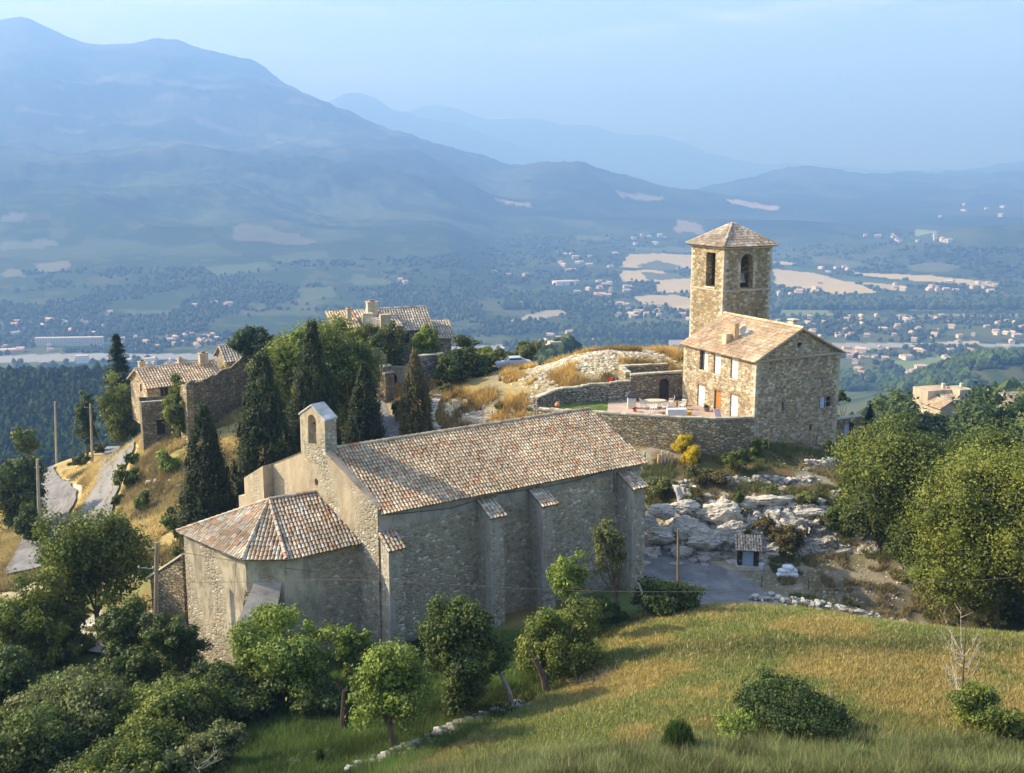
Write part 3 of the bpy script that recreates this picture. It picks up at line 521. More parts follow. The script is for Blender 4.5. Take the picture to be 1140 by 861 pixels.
def tree(name, label, px, py, z, H_, rx, rz, pal, seed, nclump=45, nleaf=9000, leaf=.13, shape='round', trunk_r=.2, cr=.27, lean=(0, 0), group=None, cat='tree', ry=None, xy=None, core=.62, bare=None, nl=9, tint=(.16, .125, .09), up=.25):
    """px,py,z: the foot of the trunk; H_: full height; rx,rz: half sizes of the crown"""
    rng = np.random.default_rng(seed)
    p = Vector((xy[0], xy[1], 0)) if xy is not None else atz(px, py, z)
    p.z = gz(p.x, p.y) if z is None or xy is not None else z; p.z = min(p.z, gz(p.x, p.y) + .05) if xy is None else p.z
    t = thing(name, label, cat, p, 0, group); cz = H_ - rz * 1.08
    C, S = crown_clumps(rng, int(nclump * 2.2), rx * .86, (ry or rx) * .86, rz * .9, shape, cr * .74); C[:, 2] += cz; C[:, 0] += lean[0]; C[:, 1] += lean[1]
    crown_mesh('crown' if cat == 'tree' else 'foliage', crown_obj(rng, C, S, GREEN[pal] if isinstance(pal, str) else pal, int(nleaf * 1.35), leaf * .92, core * .78, up), t)
    h0 = max(.25, (bare if bare is not None else cz - rz * .55))
    mb = trunk_mesh(rng, C, h0, trunk_r, (lean[0] * .6, lean[1] * .6), nl, tint=tint)
    np_obj('trunk' if cat == 'tree' else 'stem', np.array(mb.v), mb.f, MAT['bark'], t, tint=np.array(mb.t)); return t
def top_h(px, py_top, x, y, z):   # height of a thing whose foot is at (x,y,z) and whose top shows at row py_top
    return at(px, py_top, y).z - z
def tree_px(name, label, px, Y, pxw, py_top, py_bot, pal, seed, **kw):
    """a tree standing at depth Y whose crown spans pxw pixels and the rows py_top..py_bot"""
    a = at(px, py_top, Y); x = a.x; z = gz(x, Y); d = math.hypot(Y * cP, 0) + (H - (a.z)) * sP; rx = pxw / F * d / 2; b = at(px, py_bot, Y); zb = max(b.z, z)
    rz = (a.z - zb) / 2; return tree(name, label, 0, 0, None, a.z - z, rx, max(.4, rz), pal, seed, xy=(x, Y), **kw)
# ------------------------------------------------------------------ the air: one closed box of even haze
def haze_box():
    mb = MB(); zb, ztop = -420, 1520; X0, X1, Y0, Y1 = -27000, 27000, -400, 20500
    mb.hexa([(X0, Y0, zb), (X1, Y0, zb), (X1, Y1, zb), (X0, Y1, zb)], [(X0, Y0, ztop), (X1, Y0, ztop), (X1, Y1, ztop), (X0, Y1, ztop)])
    m = bpy.data.materials.new('haze'); m.use_nodes = True; t = m.node_tree; t.nodes.clear(); o = t.nodes.new("ShaderNodeOutputMaterial"); v = t.nodes.new("ShaderNodeVolumePrincipled")
    v.inputs["Color"].default_value = (.215, .40, .85, 1); v.inputs["Absorption Color"].default_value = (.30, .30, .30, 1); v.inputs["Density"].default_value = HAZE_DENSITY; v.inputs["Anisotropy"].default_value = .12
    t.links.new(v.outputs[0], o.inputs["Volume"]); tag(mb.build('haze', m), 'blue summer haze filling the valley', None, None, 'stuff')
haze_box()
# ------------------------------------------------------------------ building helpers
TILES = dict(chapel=[(.47, .41, .31), (.55, .50, .40), (.46, .36, .25), (.40, .37, .29), (.50, .40, .29), (.43, .25, .15), (.58, .54, .45), (.36, .32, .25), (.47, .34, .23), (.53, .46, .35), (.46, .41, .32), (.42, .38, .30), (.52, .46, .36), (.40, .19, .10), (.49, .43, .33), (.56, .51, .42)],
 apse=[(.56, .46, .34), (.64, .58, .50), (.52, .34, .22), (.45, .36, .26), (.60, .40, .27), (.48, .21, .11), (.70, .66, .62), (.52, .44, .36), (.46, .26, .16), (.66, .56, .44)],
 house=[(.62, .44, .25), (.68, .52, .33), (.60, .38, .20), (.56, .44, .29), (.70, .56, .38), (.58, .33, .17), (.52, .40, .26)],
 old=[(.42, .36, .27), (.48, .42, .33), (.36, .31, .24), (.46, .34, .24), (.52, .46, .37), (.30, .27, .22)])
def pale(p, k, w_=(.62, .56, .46)): return [tuple((c * k) * .75 + w * .25 for c, w in zip(t_, w_)) for t_ in p]
TILES = dict(chapel=[(a * 1.06, b * .97, c * .84) for a, b, c in pale(TILES['chapel'], 1.12, (.62, .52, .40))], apse=[(a * .5 + .24, b * .55 + .195, c * .55 + .145) for a, b, c in TILES['apse']], house=pale(TILES['house'], 1.1, (.7, .6, .45)), old=pale(TILES['old'], 1.15))
class Fr:
    """a plan frame: s along the first direction, t along the second"""
    def __init__(s, o, a, b=None): s.o = Vector((o[0], o[1], 0)); s.a = Vector((a[0], a[1], 0)).normalized(); s.b = Vector((b[0], b[1], 0)).normalized() if b is not None else Vector((-s.a.y, s.a.x, 0))
    def P(s, u, v, z): return s.o + s.a * u + s.b * v + Vector((0, 0, z))
def tiled_plane(mb, O, sdir, poly3, pal, rng, w=.235, exp=.36, base=(.20, .16, .12), lift=.0, patch=0., mi=0):
    """canal tiles laid on a sloping polygon: O a point of it, sdir the eave direction"""
    P = [Vector(p) for p in poly3]; nrm = (P[1] - P[0]).cross(P[2] - P[0]).normalized()
    if nrm.z < 0: nrm = -nrm
    s = Vector(sdir).normalized(); s = (s - nrm * s.dot(nrm)).normalized(); t = nrm.cross(s)
    if t.z < 0: s = -s; t = -t
    G0 = sum(P, Vector((0, 0, 0))) / len(P); nrm = Vector((0, 0, 0))
    for i in range(len(P)): a_, b_ = P[i] - G0, P[(i + 1) % len(P)] - G0; nrm += a_.cross(b_)
    nrm.normalize(); nrm = -nrm if nrm.z < 0 else nrm; P = [p - nrm * (p - G0).dot(nrm) for p in P]; s = (s - nrm * s.dot(nrm)).normalized(); t = nrm.cross(s)
    if t.z < 0: s = -s; t = -t
    O = Vector(O); O = O - nrm * (O - G0).dot(nrm); Q = [((p - O).dot(s), (p - O).dot(t)) for p in P]
    mb.face([p + nrm * .01 for p in P] if nrm.dot((P[1] - P[0]).cross(P[2] - P[0])) > 0 else [p + nrm * .01 for p in reversed(P)], base, mi)
    mb.face([p - nrm * .09 for p in (reversed(P) if nrm.dot((P[1] - P[0]).cross(P[2] - P[0])) > 0 else P)], base, mi)
    for i in range(len(P)): a, b = P[i], P[(i + 1) % len(P)]; mb.face([a - nrm * .09, b - nrm * .09, b + nrm * .01, a + nrm * .01], base, mi)
    smin = min(q[0] for q in Q); smax = max(q[0] for q in Q); nc = max(1, int(round((smax - smin) / w))); w = (smax - smin) / nc
    for c in range(nc):
        sc = smin + (c + .5) * w; ts = []
        for i in range(len(Q)):
            a, b = Q[i], Q[(i + 1) % len(Q)]
            if (a[0] - sc) * (b[0] - sc) < 0: ts.append(a[1] + (b[1] - a[1]) * (sc - a[0]) / (b[0] - a[0]))
        if len(ts) < 2: continue
        t0, t1 = min(ts), max(ts); t0 -= .06; k = 0; jit = rng.random() * .12
        while t0 + k * exp < t1 - .05:
            ta = t0 + k * exp - (jit if k else jit * .4); tb = min(ta + exp + .10, t1 + .03); r0 = w * .43; r1 = w * .36; h0 = .045 + rng.random() * .012; h1 = .012; ds = rng.normal() * .012; tw = rng.normal() * .014; t0 += 0
            n_ = fbm(sc / 1.1, ta / .8, 2, 91) if patch else .5
            col = np.array(pal[int(min(.999, max(0, (rng.random() * (1 - patch) + patch * (float(n_) * 1.5 - .25)))) * len(pal))]) * (.8 + .34 * rng.random())
            b0 = len(mb.v)
            for (tt, r, h, dd) in ((ta, r0, h0, ds), (tb, r1, h1, ds + tw)):
                for a in (0, 45, 90, 135, 180):
                    a = math.radians(a); p = O + s * (sc + dd - math.cos(a) * r) + t * tt + nrm * (h + math.sin(a) * r * .82); mb.v.append(tuple(p))
            for i in range(4): mb.f.append([b0 + i + 1, b0 + i, b0 + 5 + i, b0 + 6 + i]); mb.t.append(tuple(col)); mb.m.append(mi)
            mb.f.append([b0, b0 + 1, b0 + 2, b0 + 3, b0 + 4]); mb.t.append(tuple(col * .55)); mb.m.append(mi); k += 1
def ridge_tiles(mb, A, B, pal, rng, r=.13, L_=.42, mi=0):
    A = Vector(A); B = Vector(B); d = (B - A); n = max(1, int(d.length / L_)); u = d.normalized(); x = u.cross(Vector((0, 0, 1))).normalized(); y = x.cross(u)
    for k in range(n):
        col = np.array(pal[rng.integers(len(pal))]) * (.85 + .3 * rng.random()); p0 = A + d * (k / n) - u * .03; p1 = A + d * ((k + 1) / n) + u * .04; b0 = len(mb.v)
        for (p, rr, h) in ((p0, r, .05), (p1, r * .86, .02)):
            for a in (-10, 35, 90, 145, 190): a = math.radians(a); mb.v.append(tuple(p + x * -math.cos(a) * rr + y * (math.sin(a) * rr + h)))
        for i in range(4): mb.f.append([b0 + i + 1, b0 + i, b0 + 5 + i, b0 + 6 + i]); mb.t.append(tuple(col)); mb.m.append(mi)
        mb.f.append([b0, b0 + 1, b0 + 2, b0 + 3, b0 + 4]); mb.t.append(tuple(col * .6)); mb.m.append(mi)
def wall_face(mb, A, u, outn, s0, s1, z0, z1, holes, depth=.28, m=0, top=None, tint=(1, 1, 1), arch=()):
    """outer face of a wall from A along u, with real openings and reveals; holes (sa, sb, za, zb)"""
    A = Vector((A[0], A[1], 0)); u = Vector((u[0], u[1], 0)).normalized(); outn = Vector((outn[0], outn[1], 0)).normalized()
    def P(s, z, d=0): return A + u * s + Vector((0, 0, z)) - outn * d
    flip = u.cross(Vector((0, 0, 1))).dot(outn) < 0
    def quad(pts): mb.face(pts if not flip else pts[::-1], tint, m)
    xs = sorted({s0, s1, *[h[0] for h in holes], *[h[1] for h in holes]}); zs = sorted({z0, z1, *[h[2] for h in holes], *[h[3] for h in holes]})
    for i in range(len(xs) - 1):
        for j in range(len(zs) - 1):
            cx, cz = (xs[i] + xs[i + 1]) / 2, (zs[j] + zs[j + 1]) / 2
            if any(h[0] < cx < h[1] and h[2] < cz < h[3] for h in holes): continue
            quad([P(xs[i], zs[j]), P(xs[i + 1], zs[j]), P(xs[i + 1], zs[j + 1]), P(xs[i], zs[j + 1])])
    for (a, b, c, d) in holes:
        quad([P(a, c), P(a, c, depth), P(b, c, depth), P(b, c)][::1]); quad([P(a, d, depth), P(a, d), P(b, d), P(b, d, depth)])
        quad([P(a, c, depth), P(a, c), P(a, d), P(a, d, depth)]); quad([P(b, c), P(b, c, depth), P(b, d, depth), P(b, d)])
    for (a, b, zs_, zt) in arch:     # round head: spandrels filling the top of a hole
        cx = (a + b) / 2; r = (b - a) / 2; n = 10; arc = [(cx - r * math.cos(math.pi * k / n), zs_ + (zt - zs_) * math.sin(math.pi * k / n)) for k in range(n + 1)]
        for k in range(n):
            (x0, y0), (x1, y1) = arc[k], arc[k + 1]; quad([P(x0, y0), P(x1, y1), P(x1, zt), P(x0, zt)]) if abs(zt - (y0 + y1) / 2) > 1e-4 else None
            quad([P(x0, y0, depth), P(x1, y1, depth), P(x1, y1), P(x0, y0)])
def quoins(mb, p, u, v, z0, z1, rng, m=0, dp=.03):
    """dressed corner stones at point p where faces run along u and v (directions into the wall)"""
    z = z0; k = 0; u = Vector((u[0], u[1], 0)).normalized(); v = Vector((v[0], v[1], 0)).normalized(); p = Vector((p[0], p[1], 0))
    while z < z1 - .2:
        h = .26 + .10 * rng.random(); a, b = (.55, .28) if k % 2 else (.28, .55); h = min(h, z1 - z); o = p - u * dp - v * dp; g_ = .012
        q = [o, o + u * (a + dp), o + u * (a + dp) + v * (b + dp), o + v * (b + dp)]
        if (q[1] - q[0]).cross(q[3] - q[0]).z < 0: q = [q[0], q[3], q[2], q[1]]
        c = .8 + .3 * rng.random(); mb.hexa([(x.x, x.y, z + g_) for x in q], [(x.x, x.y, z + h - g_) for x in q], (c, c, c), m); z += h; k += 1
def child_box(name, parent, c, sx, sy, sz, rz, mat, tint=(1, 1, 1)):
    mb = MB(); mb.box(c, sx, sy, sz, rz, tint); return mb.build(name, mat, parent)
rb = np.random.default_rng(3)
def plank_panel(mb, P0, u, n, w_, z0, z1, col, planks=4, th=.04):
    P0 = Vector(P0); u = Vector((u[0], u[1], 0)).normalized(); n = Vector((n[0], n[1], 0)).normalized()
    for k in range(planks):
        a = P0 + u * (w_ * k / planks + .006); b = P0 + u * (w_ * (k + 1) / planks - .006); c = .93 + .1 * rb.random()
        q = [a, b, b + n * th, a + n * th]
        if (q[1] - q[0]).cross(q[3] - q[0]).z < 0: q = q[::-1]
        mb.hexa([(x.x, x.y, z0) for x in q], [(x.x, x.y, z1) for x in q], tuple(v * c for v in col))
    for zz in (z0 + (z1 - z0) * .2, z0 + (z1 - z0) * .78):
        a = P0 + u * .03 + n * th; b = P0 + u * (w_ - .03) + n * th; q = [a, b, b + n * .025, a + n * .025]
        if (q[1] - q[0]).cross(q[3] - q[0]).z < 0: q = q[::-1]
        mb.hexa([(x.x, x.y, zz) for x in q], [(x.x, x.y, zz + .1) for x in q], tuple(v * .9 for v in col))

# ------------------------------------------------------------------ THE CHAPEL
def chapel():
    a = Vector((-8.17, 58.62, 0)); d = Vector((.845, .534, 0)).normalized(); n = Vector((d.y, -d.x, 0)); g = Vector((-math.cos(math.radians(41)), math.sin(math.radians(41)), 0))
    Lw = 20.7; E, RZ, ZB = 9.15, 11.85, -3.2; r1 = a + d * Lw
    t = thing('chapel', 'long stone chapel with tiled roof, buttresses, bell gable and rounded apse', 'chapel', a + Vector((0, 0, 0)))
    apex0 = a + g * 5.45; l0 = a + g * 10.9; far = r1 + (Vector((5.6, 73.6, 0)) - r1) * 1.0; l1 = r1 + (far - r1) * 2.0
    Z = lambda p, z: Vector((p.x, p.y, z))
    mb = MB()
    mb.face([Z(a, ZB), Z(r1, ZB), Z(r1, E), Z(a, E)]); mb.face([Z(l1, ZB), Z(l0, ZB), Z(l0, E), Z(l1, E)]); mb.face([Z(r1, ZB), Z(l1, ZB), Z(l1, E), Z(far, RZ), Z(r1, E)])
    mb.face([Z(a, E - .05), Z(r1, E - .05), Z(far, RZ - .05), Z(apex0, RZ - .05)]); mb.face([Z(l1, E - .05), Z(l0, E - .05), Z(apex0, RZ - .05), Z(far, RZ - .05)])
    mb.build('wall', MAT['nave_wall'], t)
    # west gable wall, proud of the nave, stepping down to the left; a small round hole
    mb = MB(); gd = Vector((g.y, -g.x, 0)); gd = gd if gd.y < 0 else -gd
    def G(s, z, o=0): return a + g * s + gd * o + Vector((0, 0, z))
    hc, hz, hr = 5.95, 9.66, .2; ring = [(hc + hr * math.cos(k * math.pi / 6), hz + hr * 1.25 * math.sin(k * math.pi / 6)) for k in range(12)]
    out = [(-.0, ZB), (-.0, E + .12), (5.2, RZ + .12), (6.2, RZ + .1), (10.7, 9.95), (10.7, ZB)]; O = .12
    # face with hole: fan of quads between an outer frame and the ring
    fr = [(hc + .6, hz), (hc + .6, hz + .5), (hc, hz + .5), (hc - .6, hz + .5), (hc - .6, hz), (hc - .6, hz - .5), (hc, hz - .5), (hc + .6, hz - .5)]
    xs0, xs1, z0_, z1_ = hc - .6, hc + .6, hz - .5, hz + .5
    def topz(s): return np.interp(s, [0, 5.2, 6.2, 10.7], [E + .12, RZ + .12, RZ + .1, 9.95])
    def gq(p): mb.face([G(s, z, O) for s, z in p][::-1])
    ss = [0, .8, 1.6, 2.4, 3.2, 4, 4.8, 5.2, xs0, xs1, 7.2, 8, 9, 10, 10.7]; ss = sorted(set(ss))
    for i in range(len(ss) - 1):
        s0, s1 = ss[i], ss[i + 1]
        if xs0 <= s0 and s1 <= xs1: gq([(s0, ZB), (s1, ZB), (s1, z0_), (s0, z0_)]); gq([(s0, z1_), (s1, z1_), (s1, topz(s1)), (s0, topz(s0))])
        else: gq([(s0, ZB), (s1, ZB), (s1, topz(s1)), (s0, topz(s0))])
    corner = [(xs1, hz), (xs1, z1_), (hc, z1_), (xs0, z1_), (xs0, hz), (xs0, z0_), (hc, z0_), (xs1, z0_)]; oi = [0, 1, 3, 4, 6, 7, 9, 10]
    sq = [(xs1, hz), (xs1, z1_ - .2), (xs1, z1_), (hc, z1_), (xs0, z1_), (xs0, z1_ - .2), (xs0, hz), (xs0, z0_ + .2), (xs0, z0_), (hc, z0_), (xs1, z0_), (xs1, z0_ + .2)]
    for k in range(12): mb.face([G(*sq[k], O), G(*sq[(k + 1) % 12], O), G(*ring[(k + 1) % 12], O), G(*ring[k], O)][::-1]); mb.face([G(*ring[k], O), G(*ring[(k + 1) % 12], O), G(*ring[(k + 1) % 12], -.4), G(*ring[k], -.4)][::-1])
    for i in range(len(ss) - 1): mb.face([G(ss[i], topz(ss[i]), O), G(ss[i + 1], topz(ss[i + 1]), O), G(ss[i + 1], topz(ss[i + 1]), -.45), G(ss[i], topz(ss[i]), -.45)][::-1])
    mb.face([G(0, ZB, O), G(0, topz(0), O), G(0, topz(0), -.3), G(0, ZB, -.3)])
    mb.face([G(10.7, ZB, O), G(10.7, 9.95, O), G(10.7, 9.95, -.45), G(10.7, ZB, -.45)][::-1])
    # left shoulder pier and lower wing
    def blk(s0, s1, z1a, z1b, o0, o1): mb.hexa([G(s0, ZB, o1), G(s1, ZB, o1), G(s1, ZB, o0), G(s0, ZB, o0)][::-1], [G(s0, z1a, o1), G(s1, z1b, o1), G(s1, z1b, o0), G(s0, z1a, o0)][::-1])
    blk(10.72, 13.0, 10.0, 8.7, -.6, .9); blk(13.02, 13.9, 7.35, 7.2, -.5, .8)
    mb.build('gable_wall', MAT['gable_wall'], t)
    mb = MB(); rr = np.random.default_rng(8)
    for s0, s1 in ((0, 4.9), (7.4, 10.7)):
        k = s0; mb = MB()
        while k < s1 - .1: e = min(k + .33, s1); c = .9 + .15 * rr.random(); mb.hexa([G(k, topz(k), .15), G(e - .01, topz(e), .17), G(e - .01, topz(e), -.28), G(k + .01, topz(k), -.28)][::-1], [G(k + .01, topz(k) + .03, .17), G(e - .01, topz(e) + .03, .17), G(e - .01, topz(e) + .03, -.28), G(k + .01, topz(k) + .03, -.28)][::-1], (.50 * c, .38 * c, .26 * c)); k = e
        mb.build('coping', MAT['plain_stone'], t)
    # roof, two slopes
    mb = MB(); ov = .42; dz = (RZ - E) / 5.3 * ov; e0 = a + n * ov - gd * 0 + d * .12; e1 = r1 + n * ov + d * .35; a0 = apex0 + d * .12; f1 = far + d * .35
    tiled_plane(mb, Z(e0, E - dz), d, [Z(e0, E - dz), Z(e1, E - dz), Z(f1, RZ), Z(a0, RZ)], TILES['chapel'], rb, .225, .34, patch=.35)
    b0 = l0 + d * .12 - n * ov; b1 = l1 + d * .35 - n * ov
    tiled_plane(mb, Z(b0, E - dz), d, [Z(b1, E - dz), Z(b0, E - dz), Z(a0, RZ), Z(f1, RZ)], TILES['chapel'], rb, .4, .5)
    ridge_tiles(mb, Z(a0, RZ + .03), Z(f1, RZ + .03), TILES['chapel'], rb)
    mb.build('roof', MAT['tile'], t)
    mb = MB()      # row of corbel tiles under the eave
    k = .15
    while k < Lw: p = a + d * k + n * .17; mb.box((p.x, p.y, E - .30), .16, .34, .12, math.atan2(d.y, d.x), (.34, .27, .2)); k += .235
    mb.build('eave_course', MAT['tile'], t)
    # buttresses
    for (s0, s1, out_, ztop, zc) in ((.0, .95, 1.25, 6.9, 7.5), (7.0, 8.0, 1.65, 7.75, 8.45), (11.0, 12.05, 1.65, 7.8, 8.45), (18.6, 19.75, 1.7, 7.7, 8.4)):
        mb = MB(); p = [a + d * s0 + n * out_, a + d * s1 + n * out_, a + d * s1 + n * .0, a + d * s0 + n * .0]; pb = [a + d * (s0 - .04) + n * (out_ + .12), a + d * (s1 + .04) + n * (out_ + .12), p[2], p[3]]
        mb.hexa([Z(q, ZB) for q in pb], [Z(p[0], ztop), Z(p[1], ztop), Z(p[2], zc), Z(p[3], zc)])
        b = mb.build('buttress', MAT['buttress'], t); mb = MB(); o2 = .14
        q = [a + d * (s0 - o2) + n * (out_ + .2), a + d * (s1 + o2) + n * (out_ + .2), a + d * (s1 + o2) + n * .01, a + d * (s0 - o2) + n * .01]; sl = (zc - ztop) / out_
        tiled_plane(mb, Z(q[0], ztop - sl * .2 + .08), d, [Z(q[0], ztop - sl * .2 + .1), Z(q[1], ztop - sl * .2 + .1), Z(q[2], zc + .1), Z(q[3], zc + .1)], TILES['apse'], rb, .24, .38); mb.build('cap', MAT['tile'], b)
    # cable stapled under the eave
    mb = MB(); cab = [(0.1, 8.75), (2, 8.55), (5, 8.3), (8.2, 8.62), (8.3, 8.45), (8.5, 8.65), (12, 8.45), (15, 8.5), (17.5, 8.75), (18.2, 8.8), (18.22, 8.3), (18.25, 7.0)]
    mb.tube([a + d * s + n * .05 + Vector((0, 0, z)) for s, z in cab], .022, 5, (.06, .055, .05)); mb.build('cable', MAT['paint'], t)
    # bell gable
    bw = Vector((0, 0, 0)); mb = MB(); s0, s1 = 4.9, 7.45; zb, zsh, zt = 10.9, 13.95, 14.72; T0, T1 = .13, -.82; oc, ow, oz0, oz1 = 6.2, .42, 12.15, 13.72
    def wallprof(off, rev):
        arc = [(oc + ow * math.cos(math.pi * k / 8), oz1 - .0 + ow * math.sin(math.pi * k / 8) - ow + .42) for k in range(9)]   # right to left
        zs_ = arc[0][1]
        f = [[(s0, zb), (s1, zb), (s1, oz0), (s0, oz0)], [(s0, oz0), (oc - ow, oz0), (oc - ow, zs_), (s0, zs_)], [(oc + ow, oz0), (s1, oz0), (s1, zs_), (oc + ow, zs_)], [(s0, zs_), (oc - ow, zs_), (oc - ow, zsh), (s0, zsh)], [(oc + ow, zs_), (s1, zs_), (s1, zsh), (oc + ow, zsh)]]
        tops = lambda s: np.interp(s, [s0, (s0 + s1) / 2, s1], [zsh, zt, zsh])
        for k in range(8): (x0, y0), (x1, y1) = arc[k + 1], arc[k]; f.append([(x0, y0), (x1, y1), (x1, tops(x1)), (x0, tops(x0))])
        f.append([(s0, zsh), (oc - ow, zsh), (oc - ow, tops(oc - ow))]); f.append([(oc + ow, zsh), (s1, zsh), (oc + ow, tops(oc + ow))])
        for q in f: p = [G(x, z, off) for x, z in q]; mb.face(p[::-1] if not rev else p)
        return arc, zs_
    arc, zs_ = wallprof(T0, False); wallprof(T1, True)
    for k in range(8): (x0, y0), (x1, y1) = arc[k], arc[k + 1]; mb.face([G(x0, y0, T0), G(x1, y1, T0), G(x1, y1, T1), G(x0, y0, T1)])
    mb.face([G(oc - ow, oz0, T0), G(oc + ow, oz0, T0), G(oc + ow, oz0, T1), G(oc - ow, oz0, T1)][::-1]); mb.face([G(oc - ow, oz0, T0), G(oc - ow, zs_, T0), G(oc - ow, zs_, T1), G(oc - ow, oz0, T1)]); mb.face([G(oc + ow, oz0, T0), G(oc + ow, zs_, T0), G(oc + ow, zs_, T1), G(oc + ow, oz0, T1)][::-1])
    mb.face([G(s0, zb, T0), G(s0, zsh, T0), G(s0, zsh, T1), G(s0, zb, T1)]); mb.face([G(s1, zb, T0), G(s1, zsh, T0), G(s1, zsh, T1), G(s1, zb, T1)][::-1])
    bg_ = mb.build('bell_gable', MAT['gable_wall'], t)
    mb = MB(); sm = (s0 + s1) / 2
    for (x0, z0, x1, z1) in ((s0 - .08, zsh - .03, sm, zt + .02), (sm, zt + .02, s1 + .08, zsh - .03)): mb.hexa([G(x0, z0, T0 + .06), G(x1, z1, T0 + .06), G(x1, z1, T1 - .06), G(x0, z0, T1 - .06)][::-1], [G(x0, z0 + .1, T0 + .06), G(x1, z1 + .1, T0 + .06), G(x1, z1 + .1, T1 - .06), G(x0, z0 + .1, T1 - .06)][::-1], (.50, .50, .50))
    mb.build('coping', MAT['plain_stone'], bg_)
    mb = MB(); c = G(oc, 12.95, -.35); mb.lathe(c, [(.02, .42), (.10, .40), (.15, .3), (.17, .12), (.22, 0), (.25, -.06), (.2, -.07)][::-1], 14, (.10, .085, .06)); mb.bar(G(oc - ow, 13.42, -.35), G(oc + ow, 13.42, -.35), .09, .09, (.12, .09, .06)); mb.build('bell', MAT['paint'], bg_)
    mb = MB(); mb.box(G(4.55, 10.9, -.5), .5, 1.0, .12, math.atan2(g.y, g.x), (.55, .56, .58)); mb.build('flashing', MAT['paint'], bg_)
    # apse
    A0 = Vector((-9.65, 59.91, 0)) - n * .0; A1 = Vector((-13.9, 57.6, 0)); A2 = Vector((-16.25, 57.65, 0)); A3 = Vector((-21.4, 61.9, 0)); A4 = G(11.2, 0, 0) + Vector((-1.2, -1.0, 0)); ZE = 6.45; HA = Vector((-15.55, 61.2, 8.85)); HB = G(6.0, 8.95, .1); HC = A4
    mb = MB(); ring_ = [A0, A1, A2, A3, A4]
    for i in range(4): p, q = ring_[i], ring_[i + 1]; mb.face([Z(p, ZB - 1), Z(q, ZB - 1), Z(q, ZE + .05), Z(p, ZE + .05)][::-1])
    mb.face([Z(A0, ZE), Z(A4, ZE), Z(A3, ZE), Z(A2, ZE), Z(A1, ZE)])
    ap = mb.build('apse', MAT['apse_wall'], t)
    cen = (A0 + A1 + A2 + A3 + A4) / 5
    def outp(p, o=.38): v = (p - cen); v.z = 0; return p + v.normalized() * o
    B0, B1, B2, B3 = A0 + n * .38 + gd * .0, outp(A1, .45), outp(A2, .45), outp(A3, .45); B4 = A4 + Vector((-.3, -.3, 0)); ZR = ZE - .02; mb = MB()
    tiled_plane(mb, Z(B0, ZR), (A0 - A1), [Z(B1, ZR), Z(B0, ZR + .12), HB, HA], TILES['apse'], rb, .235, .36, patch=.25)
    tiled_plane(mb, Z(B1, ZR), (A1 - A2), [Z(B2, ZR), Z(B1, ZR), HA], TILES['apse'], rb, .235, .36, patch=.25)
    tiled_plane(mb, Z(B2, ZR), (A2 - A3), [Z(B3, ZR), Z(B2, ZR), HA], TILES['apse'], rb, .235, .36, patch=.25)
    tiled_plane(mb, Z(B3, ZR), (A3 - A4), [Z(B4, ZR), Z(B3, ZR), HA, HB], TILES['apse'], rb, .3, .4)
    for p in (B1, B2, B3): ridge_tiles(mb, Z(p, ZR + .05), HA + Vector((0, 0, .04)), TILES['apse'], rb, .12)
    ridge_tiles(mb, HA + Vector((0, 0, .05)), HB + Vector((0, 0, .05)), TILES['apse'], rb, .13)
    mb.build('roof', MAT['tile'], ap)
    mb = MB()      # small blocked lean-to against the narrow apse wall, with a slab roof
    u2 = (A1 - A2).normalized(); o = Vector((u2.y, -u2.x, 0)); o = o if o.y < 0 else -o
    def K(s, dd, z): return A2 + u2 * s + o * dd + Vector((0, 0, z))
    mb.hexa([K(-.1, 1.15, -4), K(1.75, 1.15, -4), K(1.75, 0, -4), K(-.1, 0, -4)], [K(-.1, 1.15, 2.75), K(1.75, 1.15, 2.75), K(1.75, 0, 4.3), K(-.1, 0, 4.3)]); lt = mb.build('lean_to', MAT['ruin_stone'], ap)
    mb = MB(); mb.hexa([K(-.3, 1.35, 2.62), K(1.95, 1.35, 2.62), K(2.2, .02, 4.7), K(.5, .02, 4.7)], [K(-.3, 1.35, 2.76), K(1.95, 1.35, 2.76), K(2.2, .02, 4.84), K(.5, .02, 4.84)], (.40, .38, .34)); mb.build('slab_roof', MAT['plain_stone'], lt)
    return a, d, n
CH = chapel()

